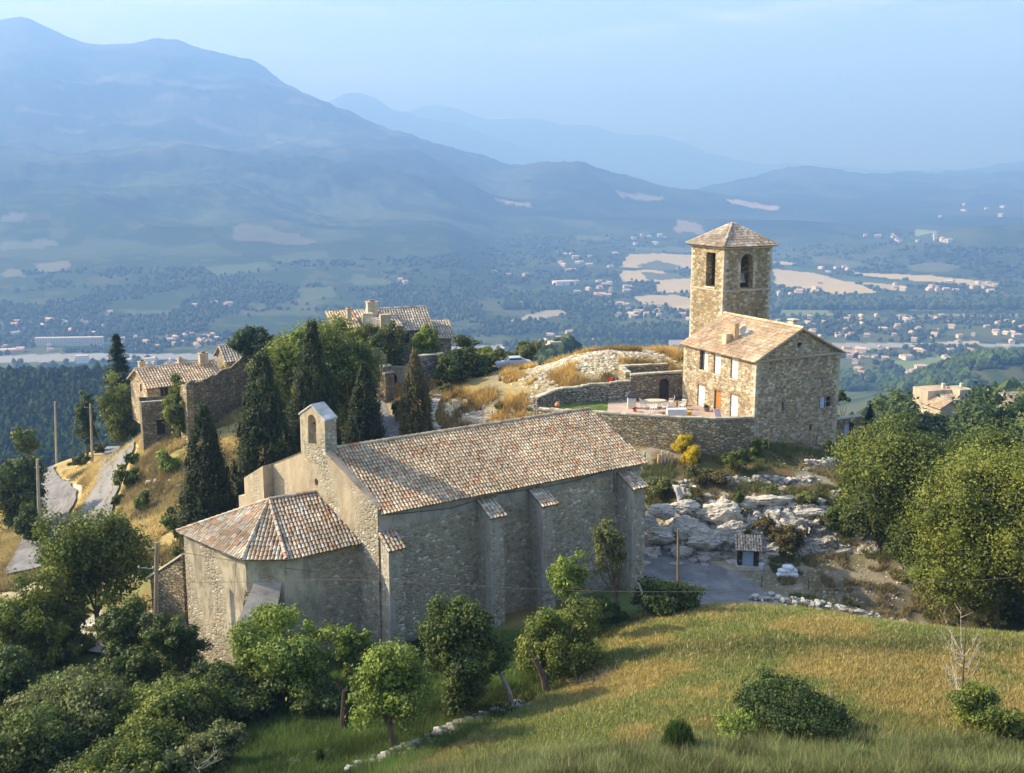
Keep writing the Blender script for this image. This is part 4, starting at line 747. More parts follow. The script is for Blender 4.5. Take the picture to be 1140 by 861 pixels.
# ------------------------------------------------------------------ THE STONE HOUSE AND TOWER
hA = Vector((-.4494, .8933, 0)).normalized(); hB = Vector((hA.y, -hA.x, 0)); hC = Vector((21.53, 86.13, 0))
def house():
    t = thing('stone_house', 'two storey stone house with white shutters, tiled roof and shaded gable end', 'house', (hC.x, hC.y, 4)); Lf, W_ = 10.55, 9.85; E, RZ = 13.3, 15.75
    P = lambda s, v, z: hC + hA * s + hB * v + Vector((0, 0, z)); mb = MB()
    ups = [(6.85, 8.1, 11.12, 13.02), (4.95, 5.95, 11.12, 13.02), (2.45, 3.5, 11.12, 13.02)]; los = [(7.15, 8.3, 7.6, 9.66), (4.72, 5.72, 7.6, 9.6), (2.3, 3.42, 7.6, 9.66)]
    wall_face(mb, hC, hA, -hB, 0, Lf, 3, E, ups + los, .26)
    sl = [(3.1, 3.34, 8.4, 9.2), (6.55, 6.8, 6.15, 6.85), (8.15, 9.05, 8.2, 9.2)]
    wall_face(mb, hC, hB, -hA, 0, W_, 2.2, E, sl, .3)
    # gable triangle with an oculus
    cx, cz, r = 4.9, 14.35, .27; tri = [(0, E), (W_, E), (W_ / 2, RZ)]; ring = [(cx + r * math.cos(k * math.pi / 6), cz + r * math.sin(k * math.pi / 6)) for k in range(12)]
    O = [(W_ * .8, E + .49), (W_ * .65, E + .86), (W_ * .57, RZ - .35), (W_ / 2, RZ), (W_ * .43, RZ - .35), (W_ * .35, E + .86 * 2 - .0), (W_ * .2, E + .98), (0, E), (W_ * .3, E), (W_ * .5, E), (W_ * .7, E), (W_, E)]
    sh = lambda s: RZ - abs(s - W_ / 2) * (RZ - E) / (W_ / 2); O = [(s, sh(s)) if i < 8 else (s, z) for i, (s, z) in enumerate(O)]
    for k in range(12): a, b = O[k], O[(k + 1) % 12]; c, d = ring[(k + 1) % 12], ring[k]; mb.face([P(0, *a), P(0, *b), P(0, *c), P(0, *d)][::-1] if False else [P(0, *d), P(0, *c), P(0, *b), P(0, *a)][::-1]); mb.face([P(0, *d), P(0, *c), P(.35, *c), P(.35, *d)])
    mb.face([P(Lf, 0, 3), P(Lf, W_, 3), P(Lf, W_, E), P(Lf, W_ / 2, RZ), P(Lf, 0, E)][::-1]); mb.face([P(0, W_, 3), P(Lf, W_, 3), P(Lf, W_, E), P(0, W_, E)])
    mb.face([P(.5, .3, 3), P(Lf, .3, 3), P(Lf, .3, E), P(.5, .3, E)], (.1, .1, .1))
    mb.build('wall', MAT['house_stone'], t); 
    for q_ in ((hC, hA, hB, 4.0), (hC + hB * W_, hA, -hB, 4.0), (hC + hA * Lf, -hA, hB, 7.6)): mb = MB(); quoins(mb, *q_, E - .05, rb); mb.build('quoin', MAT['quoin'], t)
    # cornice of corbel tiles round the gable
    mb = MB()
    for z, o in ((E - .16, .12), (E - .04, .22)):
        mb.hexa([P(-o, -o, z), P(-o, W_ + o, z), P(.02, W_ + o, z), P(.02, -o, z)], [P(-o, -o, z + .1), P(-o, W_ + o, z + .1), P(.02, W_ + o, z + .1), P(.02, -o, z + .1)], (.42, .36, .26))
    k = -.2
    while k < W_ + .2: p = P(-.14, k, E - .1); mb.box(p, .16, .3, .09, math.atan2(hB.y, hB.x), (.6, .5, .36)); k += .26
    k = .0
    while k < Lf: p = P(k, -.12, E - .22); mb.box(p, .16, .3, .09, math.atan2(hA.y, hA.x), (.55, .44, .3)); k += .26
    mb.build('cornice', MAT['plain_stone'], t)
    mb = MB(); sl_ = (RZ - E) / (W_ / 2); ov = .4
    A = [P(-.3, -ov, E - sl_ * ov + .1), P(Lf + .25, -ov, E - sl_ * ov + .1), P(Lf + .25, W_ / 2, RZ + .1), P(-.3, W_ / 2, RZ + .1)]
    tiled_plane(mb, A[0], hA, A, TILES['house'], rb, .25, .42, (.45, .32, .2), patch=.55)
    B = [P(-.3, W_ + ov, E - sl_ * ov + .1), P(Lf + .25, W_ + ov, E - sl_ * ov + .1), P(Lf + .25, W_ / 2, RZ + .1), P(-.3, W_ / 2, RZ + .1)]
    tiled_plane(mb, B[0], hA, B, TILES['house'], rb, .3, .5, (.4, .3, .2)); ridge_tiles(mb, P(-.35, W_ / 2, RZ + .16), P(Lf + .25, W_ / 2, RZ + .16), TILES['house'], rb, .14); mb.build('roof', MAT['tile'], t)
    # shutters, door, lintels
    white = (.80, .80, .76); nn = -hB
    for i, h in enumerate(ups + los):
        if i == 4: continue
        if i == 0:
            w_ = MB(); plank_panel(w_, P(h[0] + .05, .18, 0), hA, -hB, (h[1] - h[0]) * .48, h[2] + .03, h[3] - .04, white, 3); w_.build('shutter', MAT['paint'], t)
            w_ = MB(); w_.bar(P(h[0] + (h[1] - h[0]) * .72, .22, h[2]), P(h[0] + (h[1] - h[0]) * .72, .22, h[3]), .06, .05, (.3, .25, .2)); w_.face([P(h[0] + (h[1] - h[0]) * .5, .24, h[2]), P(h[1], .24, h[2]), P(h[1], .24, h[3]), P(h[0] + (h[1] - h[0]) * .5, .24, h[3])], (.03, .03, .035)); w_.build('window', MAT['paint'], t); continue
        wd = (h[1] - h[0]) / 2
        for k in range(2): w_ = MB(); plank_panel(w_, P(h[0] + .01 + k * wd, .18, 0), hA, -hB, wd - .02, h[2] + .02, h[3] - .03, white, 3); w_.build('shutter', MAT['paint'], t)
    h = los[1]; w_ = MB(); w_.face([P(h[0], .245, h[2]), P(h[1], .245, h[2]), P(h[1], .245, h[3]), P(h[0], .245, h[3])], (.3, .15, .05)); plank_panel(w_, P(h[0] + .08, .2, 0), hA, -hB, h[1] - h[0] - .16, h[2] + .02, h[3] - .08, (.42, .19, .055), 4); dd = w_.build('door', MAT['paint'], t)
    w_ = MB(); w_.lathe(P(h[0] + .2, .12, h[2] + 1.0), [(.03, -.03), (.045, 0), (.03, .03)], 8, (.1, .1, .1)); w_.build('handle', MAT['paint'], dd)
    for h in ups + los: w_ = MB(); q = [P(h[0] - .18, -.03, 0), P(h[1] + .18, -.03, 0), P(h[1] + .18, .2, 0), P(h[0] - .18, .2, 0)][::-1]; w_.hexa([(p.x, p.y, h[3] + .002) for p in q], [(p.x, p.y, h[3] + .2) for p in q], (.27, .18, .10)); w_.build('lintel', MAT['bark'], t)
    for h in ups: w_ = MB(); q = [P(h[0] - .08, -.06, 0), P(h[1] + .08, -.06, 0), P(h[1] + .08, .2, 0), P(h[0] - .08, .2, 0)][::-1]; w_.hexa([(p.x, p.y, h[2] - .1) for p in q], [(p.x, p.y, h[2] - .002) for p in q], (.6, .55, .45)); w_.build('sill', MAT['plain_stone'], t)
    w_ = MB(); plank_panel(w_, P(-.05, 7.62, 0), hB, -hA, .5, 8.22, 9.2, (.42, .52, .68), 3); w_.build('shutter', MAT['paint'], t)
    w_ = MB(); w_.face([P(.27, 8.15, 8.2), P(.27, 9.05, 8.2), P(.27, 9.05, 9.2), P(.27, 8.15, 9.2)], (.03, .03, .035)); w_.bar(P(.25, 8.6, 8.2), P(.25, 8.6, 9.2), .05, .05, (.5, .5, .5)); w_.bar(P(.25, 8.15, 8.7), P(.25, 9.05, 8.7), .04, .04, (.5, .5, .5)); w_.build('window', MAT['paint'], t)
    # chimneys and dish
    c = P(5.6, 1.3, 13.7); w_ = MB(); w_.box(c, .62, .95, 1.15, math.atan2(hA.y, hA.x), (.62, .5, .33)); w_.box(c + hA * .45 + Vector((0, 0, .0)), .55, .6, 2.0, math.atan2(hA.y, hA.x), (.5, .38, .24)) if False else w_.box(P(5.15, 1.75, 13.8), .5, .5, 2.0, math.atan2(hA.y, hA.x), (.50, .38, .24)); w_.box(P(5.15, 1.75, 15.8), .62, .62, .08, math.atan2(hA.y, hA.x), (.45, .38, .3)); w_.build('chimney', MAT['plain_stone'], t)
    c = P(1.6, W_ / 2 + .55, 14.9); w_ = MB(); w_.box(c, .62, .62, 1.35, math.atan2(hA.y, hA.x), (.60, .55, .46)); w_.box(c + Vector((0, 0, 1.35)), .42, .42, .12, math.atan2(hA.y, hA.x), (.25, .22, .2)); w_.box(c + Vector((0, 0, 1.47)), .8, .8, .09, math.atan2(hA.y, hA.x), (.62, .58, .5)); w_.build('chimney', MAT['plain_stone'], t)
    c = P(5.0, 2.75, 15.05); w_ = MB(); ax = Vector((-.25, -.9, .35)).normalized(); x = ax.cross(Vector((0, 0, 1))).normalized(); y = x.cross(ax); b0 = len(w_.v)
    for i, (r, o) in enumerate(((.04, 0), (.22, .03), (.4, .10), (.48, .16))):
        for k in range(16): an = k * math.pi / 8; w_.v.append(tuple(c + (x * math.cos(an) + y * math.sin(an)) * r + ax * o))
    for i in range(3):
        for k in range(16): k2 = (k + 1) % 16; w_.f.append([i * 16 + k, i * 16 + k2, i * 16 + 16 + k2, i * 16 + 16 + k]); w_.t.append((.6, .6, .58)); w_.m.append(0)
    w_.tube([c - Vector((0, 0, .9)), c - ax * .08], .03, 6, (.4, .4, .4)); w_.tube([c - y * .4 + ax * .1, c + ax * .45], .015, 5, (.4, .4, .4)); w_.build('satellite_dish', MAT['paint'], t)
    return t
house()
def tower():
    M_ = Vector((21.37, 100.3, 0)); t = thing('bell_tower', 'square stone bell tower with belfry openings and pyramid tiled roof', 'tower', (M_.x, M_.y, 7)); WL, WR = 5.35, 6.15; E = 22.3
    P = lambda s, v, z: M_ + hA * s + hB * v + Vector((0, 0, z)); mb = MB(); lo = (1.35, 2.85, 18.1, 21.6); ro = (2.15, 3.8, 17.95, 21.5)
    wall_face(mb, M_, hA, -hB, 0, WL, 6, E, [lo], .75); wall_face(mb, M_, hB, -hA, 0, WR, 6, E, [ro], .75, arch=[(2.15, 3.8, 20.7, 21.5)])
    mb.face([P(WL, 0, 6), P(WL, WR, 6), P(WL, WR, E), P(WL, 0, E)][::-1]); mb.face([P(0, WR, 6), P(WL, WR, 6), P(WL, WR, E), P(0, WR, E)])
    mb.face([P(.75, .75, 17.9), P(WL - .75, .75, 17.9), P(WL - .75, WR - .75, 17.9), P(.75, WR - .75, 17.9)][::-1])
    mb.face([P(WL - .7, .7, 17.9), P(WL - .7, WR - .7, 17.9), P(WL - .7, WR - .7, E), P(WL - .7, .7, E)]); mb.face([P(.7, WR - .7, 17.9), P(WL - .7, WR - .7, 17.9), P(WL - .7, WR - .7, E), P(.7, WR - .7, E)][::-1])
    mb.face([P(.1, .1, E - .02), P(WL - .1, .1, E - .02), P(WL - .1, WR - .1, E - .02), P(.1, WR - .1, E - .02)])
    mb.build('wall', MAT['tower_stone'], t); 
    for q_ in ((M_, hA, hB, 7), (M_ + hB * WR, hA, -hB, 12), (M_ + hA * WL, -hA, hB, 12)): mb = MB(); quoins(mb, *q_, E - .3, rb); mb.build('quoin', MAT['quoin'], t)
    mb = MB()
    z = 18.0; k = 0
    while z < 20.9:
        wq = .42 if k % 2 else .26
        for (s_, sg) in ((ro[0], -1), (ro[1], 1)): q = sorted([s_, s_ + sg * wq]); mb.hexa([P(-.025, q[0], z), P(-.025, q[1], z), P(.1, q[1], z), P(.1, q[0], z)], [P(-.025, q[0], z + .3), P(-.025, q[1], z + .3), P(.1, q[1], z + .3), P(.1, q[0], z + .3)])
        z += .33; k += 1
    n_ = 9; cx = (ro[0] + ro[1]) / 2; r = (ro[1] - ro[0]) / 2
    for k in range(n_):
        a0, a1 = math.pi * k / n_ + .02, math.pi * (k + 1) / n_ - .02; pts = [(cx - rr * math.cos(a_), 20.7 + rr / r * .8 * math.sin(a_)) for rr, a_ in ((r, a0), (r, a1), (r + .3, a1), (r + .3, a0))]
        mb.hexa([P(-.03, *p) for p in pts][::-1], [P(-.0, *p) for p in pts][::-1], (1, 1, 1))
        mb.face([P(-.03, *p) for p in pts])
    mb.build('opening_surround', MAT['quoin'], t)
    mb = MB()
    for (z, o, hh) in ((17.72, .07, .16), (E - .22, .12, .12), (E - .08, .22, .12)): mb.hexa([P(-o, -o, z), P(-o, WR + o, z), P(WL + o, WR + o, z), P(WL + o, -o, z)], [P(-o, -o, z + hh), P(-o, WR + o, z + hh), P(WL + o, WR + o, z + hh), P(WL + o, -o, z + hh)], (.5, .44, .32))
    mb.hexa([P(1.2, -.1, 17.95), P(3.0, -.1, 17.95), P(3.0, .3, 17.95), P(1.2, .3, 17.95)][::-1], [P(1.2, -.1, 18.09), P(3.0, -.1, 18.09), P(3.0, .3, 18.09), P(1.2, .3, 18.09)][::-1], (.6, .54, .42)); mb.build('string_course', MAT['plain_stone'], t)
    mb = MB(); o = .42; c = [P(-o, -o, E), P(-o, WR + o, E), P(WL + o, WR + o, E), P(WL + o, -o, E)]; ax = P(WL / 2, WR / 2, 24.45)
    for i, dr in ((0, hB), (1, hA), (2, hB), (3, hA)): tiled_plane(mb, c[i], dr, [c[i], c[(i + 1) % 4], ax], TILES['apse'], rb, .26, .4)
    for i in range(4): ridge_tiles(mb, c[i] + Vector((0, 0, .06)), ax + Vector((0, 0, .05)), TILES['apse'], rb, .13)
    mb.build('roof', MAT['tile'], t)
    b = P(.9, cx, 18.55); mb = MB(); mb.lathe(b, [(.02, 1.0), (.2, .97), (.32, .75), (.38, .35), (.47, .08), (.56, 0), (.5, -.02)][::-1], 18, (.20, .22, .19)); mb.build('bell', MAT['paint'], t)
    mb = MB(); mb.bar(P(.9, .8, 19.62), P(.9, WR - .8, 19.62), .18, .2, (.16, .11, .07)); mb.bar(P(.9, cx - .5, 19.2), P(.9, cx + .5, 20.2), .1, .1, (.16, .11, .07)); mb.bar(P(.9, cx + .5, 19.2), P(.9, cx - .5, 20.2), .1, .1, (.16, .11, .07)); mb.build('bell_frame', MAT['bark'], t)
tower()

# ------------------------------------------------------------------ walls in plan: a thick wall along a polyline with an uneven top
def stone_wall(name, label, pts, zb, zt, th, mat, cat='wall', cope=True, ctint=(.55, .5, .4), rough_top=.12, seed=1, holes=None, step=.7, group=None):
    rng = np.random.default_rng(seed); P = [Vector((p[0], p[1], 0)) for p in pts]; base = P[len(P) // 2].copy(); base.z = min(zb) if isinstance(zb, (list, tuple)) else zb
    t = thing(name, label, cat, base, 0, group); L_ = [0]
    for i in range(1, len(P)): L_.append(L_[-1] + (P[i] - P[i - 1]).length)
    n = max(2, int(L_[-1] / step) + 1); S = np.linspace(0, L_[-1], n); xs = np.interp(S, L_, [p.x for p in P]); ys = np.interp(S, L_, [p.y for p in P])
    zbs = np.interp(S, L_, zb) if isinstance(zb, (list, tuple)) else np.full(n, zb); zts = np.interp(S, L_, zt) if isinstance(zt, (list, tuple)) else np.full(n, float(zt)); zts = zts + (rng.random(n) - .5) * 2 * rough_top
    tx = np.gradient(xs); ty = np.gradient(ys); l = np.hypot(tx, ty); nx, ny = -ty / l * th / 2, tx / l * th / 2; mb = MB()
    A = [Vector((xs[i] + nx[i], ys[i] + ny[i], 0)) for i in range(n)]; B = [Vector((xs[i] - nx[i], ys[i] - ny[i], 0)) for i in range(n)]; Z = lambda p, z: Vector((p.x, p.y, z))
    for i in range(n - 1):
        mb.face([Z(B[i], zbs[i]), Z(B[i + 1], zbs[i + 1]), Z(B[i + 1], zts[i + 1]), Z(B[i], zts[i])]); mb.face([Z(A[i + 1], zbs[i + 1]), Z(A[i], zbs[i]), Z(A[i], zts[i]), Z(A[i + 1], zts[i + 1])]); mb.face([Z(B[i], zts[i]), Z(B[i + 1], zts[i + 1]), Z(A[i + 1], zts[i + 1]), Z(A[i], zts[i])])
    for i, f in ((0, 1), (n - 1, -1)): q = [Z(A[i], zbs[i]), Z(B[i], zbs[i]), Z(B[i], zts[i]), Z(A[i], zts[i])]; mb.face(q if f == 1 else q[::-1])
    mb.build('masonry', mat, t)
    if cope:
        mb = MB(); s = 0.
        while s < L_[-1] - .1:
            w_ = .3 + .35 * rng.random(); e = min(s + w_, L_[-1]); m = (s + e) / 2; x = np.interp(m, S, xs); y = np.interp(m, S, ys); z = np.interp(m, S, zts); an = math.atan2(np.interp(m, S, ty), np.interp(m, S, tx)); c = .7 + .5 * rng.random()
            mb.box((x, y, z - .07), (e - s) * 1.0, th + .03 + .06 * rng.random(), .12 + .05 * rng.random(), an + rng.normal() * .04, tuple(v * c for v in ctint)); s = e
        mb.build('coping', MAT['plain_stone'], t)
    return t
def stone_heap(name, label, pts, r, mat, n, size, cat, seed, ctint=(1, 1, 1), spread=1., hz=.6, group=None, sink=.3, follow=True, parent=None, flat=.62):
    """many separate stones gathered into one pile, row or broken wall"""
    rng = np.random.default_rng(seed); P = np.array([[p[0], p[1]] for p in pts], float); L_ = np.concatenate([[0], np.cumsum(np.hypot(*np.diff(P, axis=0).T))]) if len(P) > 1 else np.array([0, 0.])
    s = rng.random(n) * L_[-1]; x = np.interp(s, L_, P[:, 0]) if len(P) > 1 else np.full(n, P[0, 0]); y = np.interp(s, L_, P[:, 1]) if len(P) > 1 else np.full(n, P[0, 1]); dx = rng.normal(size=n) * r * spread * .5; dy = rng.normal(size=n) * r * .5; x = x + dx; y = y + dy
    fall = np.exp(-(dx ** 2 + dy ** 2) / (r * r * .5)); sz = size * (.45 + .9 * rng.random(n) ** 2); z = height(x, y) + rng.random(n) * hz * fall - sink * sz
    S = np.stack([sz * (.8 + .6 * rng.random(n)), sz * (.7 + .5 * rng.random(n)), sz * flat], 1)
    V, Fc = blobs(np.stack([x, y, z], 1), S, 1, rng, .26); c = (.65 + .6 * rng.random((n, 1))) * np.array(ctint)[None]; base = (P[:, 0].mean(), P[:, 1].mean(), float(z.min()))
    o = np_obj(name, V - np.array(base), Fc, mat, None, base, tint=np.repeat(c, len(ico(1)[1]), 0)); return tag(o, label, cat, group)

# courtyard walls
TW_ = stone_wall('terrace_wall', 'curved retaining stone wall holding up the terrace below the house', [(2.5, 90.2), (5, 89.0), (8, 87.8), (11.8, 86.5), (15, 85.6), (18, 85.3), (21.35, 85.75)], [2.6, 2.6, 2.8, 3, 3, 3, 3], [8.0, 8.15, 8.25, 8.3, 8.3, 8.3, 8.3], .5, MAT['terrace_stone'], seed=4, rough_top=.04, ctint=(.52, .47, .36))
stone_wall('courtyard_wall', 'low grey stone wall bordering the left side of the terrace garden', [(2.2, 91.6), (4.2, 94.0), (8, 95.1), (11.6, 95.6)], 6.5, [8.7, 9.1, 9.3, 9.5], .5, MAT['dry_stone'], seed=5, rough_top=.08)
def niche_wall():
    t = thing('courtyard_wall', 'tall shaded stone wall with an arched doorway beside the house', 'wall', (14, 95.8, 7.5)); A = Vector((11.6, 95.35, 0)); B = Vector((16.75, 95.9, 0)); u = (B - A).normalized(); n = Vector((u.y, -u.x, 0)); L_ = (B - A).length
    mb = MB(); wall_face(mb, A, u, n, 0, L_, 7, 10.1, [(2.9, 3.9, 7.6, 9.75)], .45, arch=[(2.9, 3.9, 9.3, 9.75)]); b = lambda s, d, z: A + u * s - n * d + Vector((0, 0, z))
    mb.face([b(0, 0, 7), b(0, .5, 7), b(0, .5, 10.1), b(0, 0, 10.1)][::-1]); mb.face([b(0, .5, 7), b(L_, .5, 7), b(L_, .5, 10.1), b(0, .5, 10.1)][::-1]); mb.build('masonry', MAT['ruin_stone'], t)
    mb = MB(); k = 0.
    while k < L_: c = .7 + .4 * rb.random(); p = b(k + .2, .25, 10.08 + .25 * (k / L_)); mb.box(p, .38, .6, .16, math.atan2(u.y, u.x), (.55 * c, .5 * c, .4 * c)); k += .4
    mb.build('coping', MAT['plain_stone'], t)
    mb = MB(); mb.face([b(2.9, .44, 7.6), b(3.9, .44, 7.6), b(3.9, .44, 9.75), b(2.9, .44, 9.75)], (.05, .05, .06)); mb.build('doorway', MAT['paint'], t)
niche_wall()
stone_wall('outbuilding_wall', 'roofless pale stone enclosure behind the terrace garden', [(11.4, 95.9), (11.0, 98.8), (15.9, 100.0)], 7.0, [10.3, 10.4, 10.4], .5, MAT['terrace_stone'], seed=6, rough_top=.05)
def garden_gate_wall():
    P = lambda s, v, z: hC + hA * s + hB * v + Vector((0, 0, z)); t = thing('gate_wall', 'short stone wall with blue arched door beside the gable end', 'wall', P(0, 11.5, 3.4)); mb = MB()
    wall_face(mb, hC, hB, -hA, 9.88, 13.2, 2.6, 6.85, [(10.9, 12.15, 3.8, 6.45)], .5, arch=[(10.9, 12.15, 6.0, 6.45)]); mb.face([P(0, 13.2, 2.6), P(.55, 13.2, 2.6), P(.55, 13.2, 6.85), P(0, 13.2, 6.85)][::-1]); mb.face([P(0, 9.88, 6.85), P(0, 13.2, 6.85), P(.55, 13.2, 6.85), P(.55, 9.88, 6.85)]); mb.face([P(.55, 9.88, 2.6), P(.55, 13.2, 2.6), P(.55, 13.2, 6.85), P(.55, 9.88, 6.85)]); mb.build('masonry', MAT['ruin_stone'], t)
    mb = MB(); k = 9.9
    while k < 13.1: c = .8 + .3 * rb.random(); p = P(.27, k + .2, 6.84); mb.box(p, .38, .66, .13, math.atan2(hB.y, hB.x), (.5 * c, .47 * c, .4 * c)); k += .4
    mb.build('coping', MAT['plain_stone'], t)
    mb = MB(); plank_panel(mb, P(.4, 10.92, 0), hB, -hA, .95, 3.82, 6.3, (.36, .45, .58), 5); d = mb.build('door', MAT['paint'], t); mb = MB(); mb.lathe(P(.3, 11.75, 5.0), [(.03, -.03), (.05, 0), (.03, .03)], 8, (.1, .1, .1)); mb.build('handle', MAT['paint'], d)
    mb = MB(); mb.box(P(.0, 12.5, 4.0), .5, .5, .55, math.atan2(hB.y, hB.x), (.7, .5, .26)); mb.build('doorstone', MAT['plain_stone'], t)
garden_gate_wall()
# terrace floor (paved) and lawn
def flat_sheet(name, pts, z, mat, label, tint=(1, 1, 1)):
    mb = MB(); mb.face([(p[0], p[1], z) for p in pts], tint); return tag(mb.build(name, mat), label, None, None, 'structure')
flat_sheet('terrace_floor', [(8.6, 88.0), (11.8, 86.7), (15, 85.8), (18, 85.5), (21.3, 86.0), (16.7, 95.7), (11.7, 95.2), (9.4, 94.9)], 7.62, MAT['plain_stone'], 'pinkish paved terrace in front of the house', (.48, .38, .31))
flat_sheet('lawn', [(2.9, 90.2), (5, 89.2), (8.58, 88.0), (9.38, 94.9), (8, 94.8), (4.4, 93.7)], 7.60, MAT['ground'], 'small lawn at the end of the terrace', (1, 1, 1))
la = bpy.data.objects['lawn'].data; a_ = la.attributes['tint']; a_.data[0].color = (.14, .19, .055, 1)
# ------------------------------------------------------------------ RUINS AND VILLAGE HOUSES ON THE LEFT AND BEHIND
def simple_house(name, label, o, u, Lx, Wy, z0, E, RZ, wall, tiles, cat='house', wins=(), chim=(), ov=.4, hips=False, tile_w=.32, exp=.5, group=None, lean=False, tint=(1, 1, 1)):
    """o near-left corner in plan, u the long direction (ridge), width Wy to its left; wins: (face, s0, s1, za, zb)"""
    o = Vector((o[0], o[1], 0)); u = Vector((u[0], u[1], 0)).normalized(); v = Vector((-u.y, u.x, 0)); t = thing(name, label, cat, (o.x, o.y, z0), 0, group); P = lambda s, w_, z: o + u * s + v * w_ + Vector((0, 0, z)); mb = MB(); f0 = [w_[1:] for w_ in wins if w_[0] == 0]; f1 = [w_[1:] for w_ in wins if w_[0] == 1]; ridge_w = Wy if lean else Wy / 2
    wall_face(mb, o, u, -v, 0, Lx, z0 - 3, E, f0, .3, tint=tint); wall_face(mb, P(0, 0, 0), v, -u, 0, Wy, z0 - 3, E, f1, .3, tint=tint); mb.face([P(0, Wy, z0 - 3), P(Lx, Wy, z0 - 3), P(Lx, Wy, RZ if lean else E), P(0, Wy, RZ if lean else E)][::-1], tint); mb.face([P(Lx, 0, z0 - 3), P(Lx, Wy, z0 - 3), P(Lx, Wy, E), P(Lx, 0, E)], tint)
    for s in (0, Lx): tr = [P(s, 0, E), P(s, Wy, E), P(s, ridge_w, RZ)]; mb.face(tr[::-1] if s == 0 else tr, tint)
    mb.build('wall', MAT[wall], t); mb = MB()
    for f, a, b, c, d in wins:
        q = [P(a, .28, c), P(b, .28, c), P(b, .28, d), P(a, .28, d)] if f == 0 else [P(.28, a, c), P(.28, b, c), P(.28, b, d), P(.28, a, d)][::-1]; m2 = MB(); m2.face(q, (.04, .035, .03)); (m2.bar(P((a + b) / 2, .2, c), P((a + b) / 2, .2, d), .06, .05, (.35, .28, .2)) if f == 0 else m2.bar(P(.2, (a + b) / 2, c), P(.2, (a + b) / 2, d), .06, .05, (.35, .28, .2))); m2.build('window', MAT['paint'], t)
    mb = MB(); sl = (RZ - E) / ridge_w; A = [P(-ov, -ov, E - sl * ov + .08), P(Lx + ov, -ov, E - sl * ov + .08), P(Lx + ov, ridge_w, RZ + .08), P(-ov, ridge_w, RZ + .08)]
    tiled_plane(mb, A[0], u, A, tiles, rb, tile_w, exp, (.3, .25, .18))
    if not lean: B = [P(-ov, Wy + ov, E - sl * ov + .08), P(Lx + ov, Wy + ov, E - sl * ov + .08), P(Lx + ov, ridge_w, RZ + .08), P(-ov, ridge_w, RZ + .08)]; tiled_plane(mb, B[0], u, B, tiles, rb, tile_w, exp, (.3, .25, .18)); ridge_tiles(mb, P(-ov, ridge_w, RZ + .12), P(Lx + ov, ridge_w, RZ + .12), tiles, rb, .15)
    rf = mb.build('roof', MAT['tile'], t)
    for (s, w_, h, a, b) in chim:
        zc = E + sl * min(w_, Wy - w_ if not lean else w_) - .2; m2 = MB(); m2.box(P(s, w_, zc), a, b, h, math.atan2(u.y, u.x), (.55, .47, .34)); m2.box(P(s, w_, zc + h), a + .16, b + .16, .1, math.atan2(u.y, u.x), (.5, .42, .3)); m2.box(P(s, w_, zc + h + .1), a * .5, b * .5, .2, math.atan2(u.y, u.x), (.3, .22, .16)); m2.build('chimney', MAT['plain_stone'], rf)
    return t
RU = Vector((-.845, -.534, 0)).normalized()
# big ruined wall: faces the viewer, torn top rising to the right
def ruin():
    t = thing('ruined_wall', 'tall grey ruined wall with a torn top rising behind the cypresses', 'ruin', (-36.5, 107, 0)); rng = np.random.default_rng(12)
    a = at(207, 440, 104.); b = at(283, 390, 114.); c = at(309, 388, 116.); A = Vector((a.x, a.y, 0)); B = Vector((b.x, b.y, 0)); C3 = Vector((c.x, c.y, 0)); prof = [(207, 427.5), (222, 424), (240, 417), (250, 412.5), (262, 405), (270, 396), (283, 387.5), (292, 384), (300, 386), (309, 392)]
    pts = []
    for px, py in prof:
        f = (px - 207) / 102.; Y = 104 + 12 * f; p = at(px, py, Y); pts.append(p)
    mb = MB(); n = Vector((-.25, 1, 0)).normalized() * .9; n2 = Vector((.12, .99, 0)).normalized() * .9; fine_ = []
    for i in range(len(pts) - 1):
        k = max(1, int((pts[i + 1] - pts[i]).length / .6))
        for j in range(k): q = pts[i].lerp(pts[i + 1], j / k); q.z += (rng.random() - .5) * .35; fine_.append(q)
    fine_.append(pts[-1])
    for i in range(len(fine_) - 1):
        p, q = fine_[i], fine_[i + 1]; zb = -4
        mb.face([(p.x, p.y, zb), (q.x, q.y, zb), q, p]); P2, Q2 = p + n, q + n; mb.face([p, q, Q2, P2]); mb.face([(Q2.x, Q2.y, zb), (P2.x, P2.y, zb), P2, Q2])
    mb.build('face_wall', MAT['ruin_stone'], t)
    mb = MB(); prof = [(208.5, 427), (208, 432), (199, 433.5), (199.5, 450), (197, 453), (196.5, 470), (197.5, 485), (195.5, 505), (196, 518)]     # the lit torn end
    p0 = fine_[0]; ed = Vector((-.62, .78, 0)).normalized(); zs = [(0.02, p0.z), (2.2, p0.z - .4), (2.2, p0.z - 2.6), (2.6, p0.z - 3.0), (2.6, -4)]
    cur = [Vector((p0.x, p0.y, z)) + ed * s for s, z in zs]; mb.face([Vector((p0.x, p0.y, -4)), p0 + Vector((0, 0, 0)), *cur[1:]][::1]); o2 = Vector((.6, .5, 0))
    mb.face([p0, Vector((p0.x, p0.y, -4)), Vector((p0.x, p0.y, -4)) + o2, p0 + o2]); mb.face([p0, cur[1], cur[1] + o2, p0 + o2][::-1]); mb.face([cur[1], cur[2], cur[2] + o2, cur[1] + o2][::-1]); mb.build('end_wall', MAT['terrace_stone'], t)
ruin()
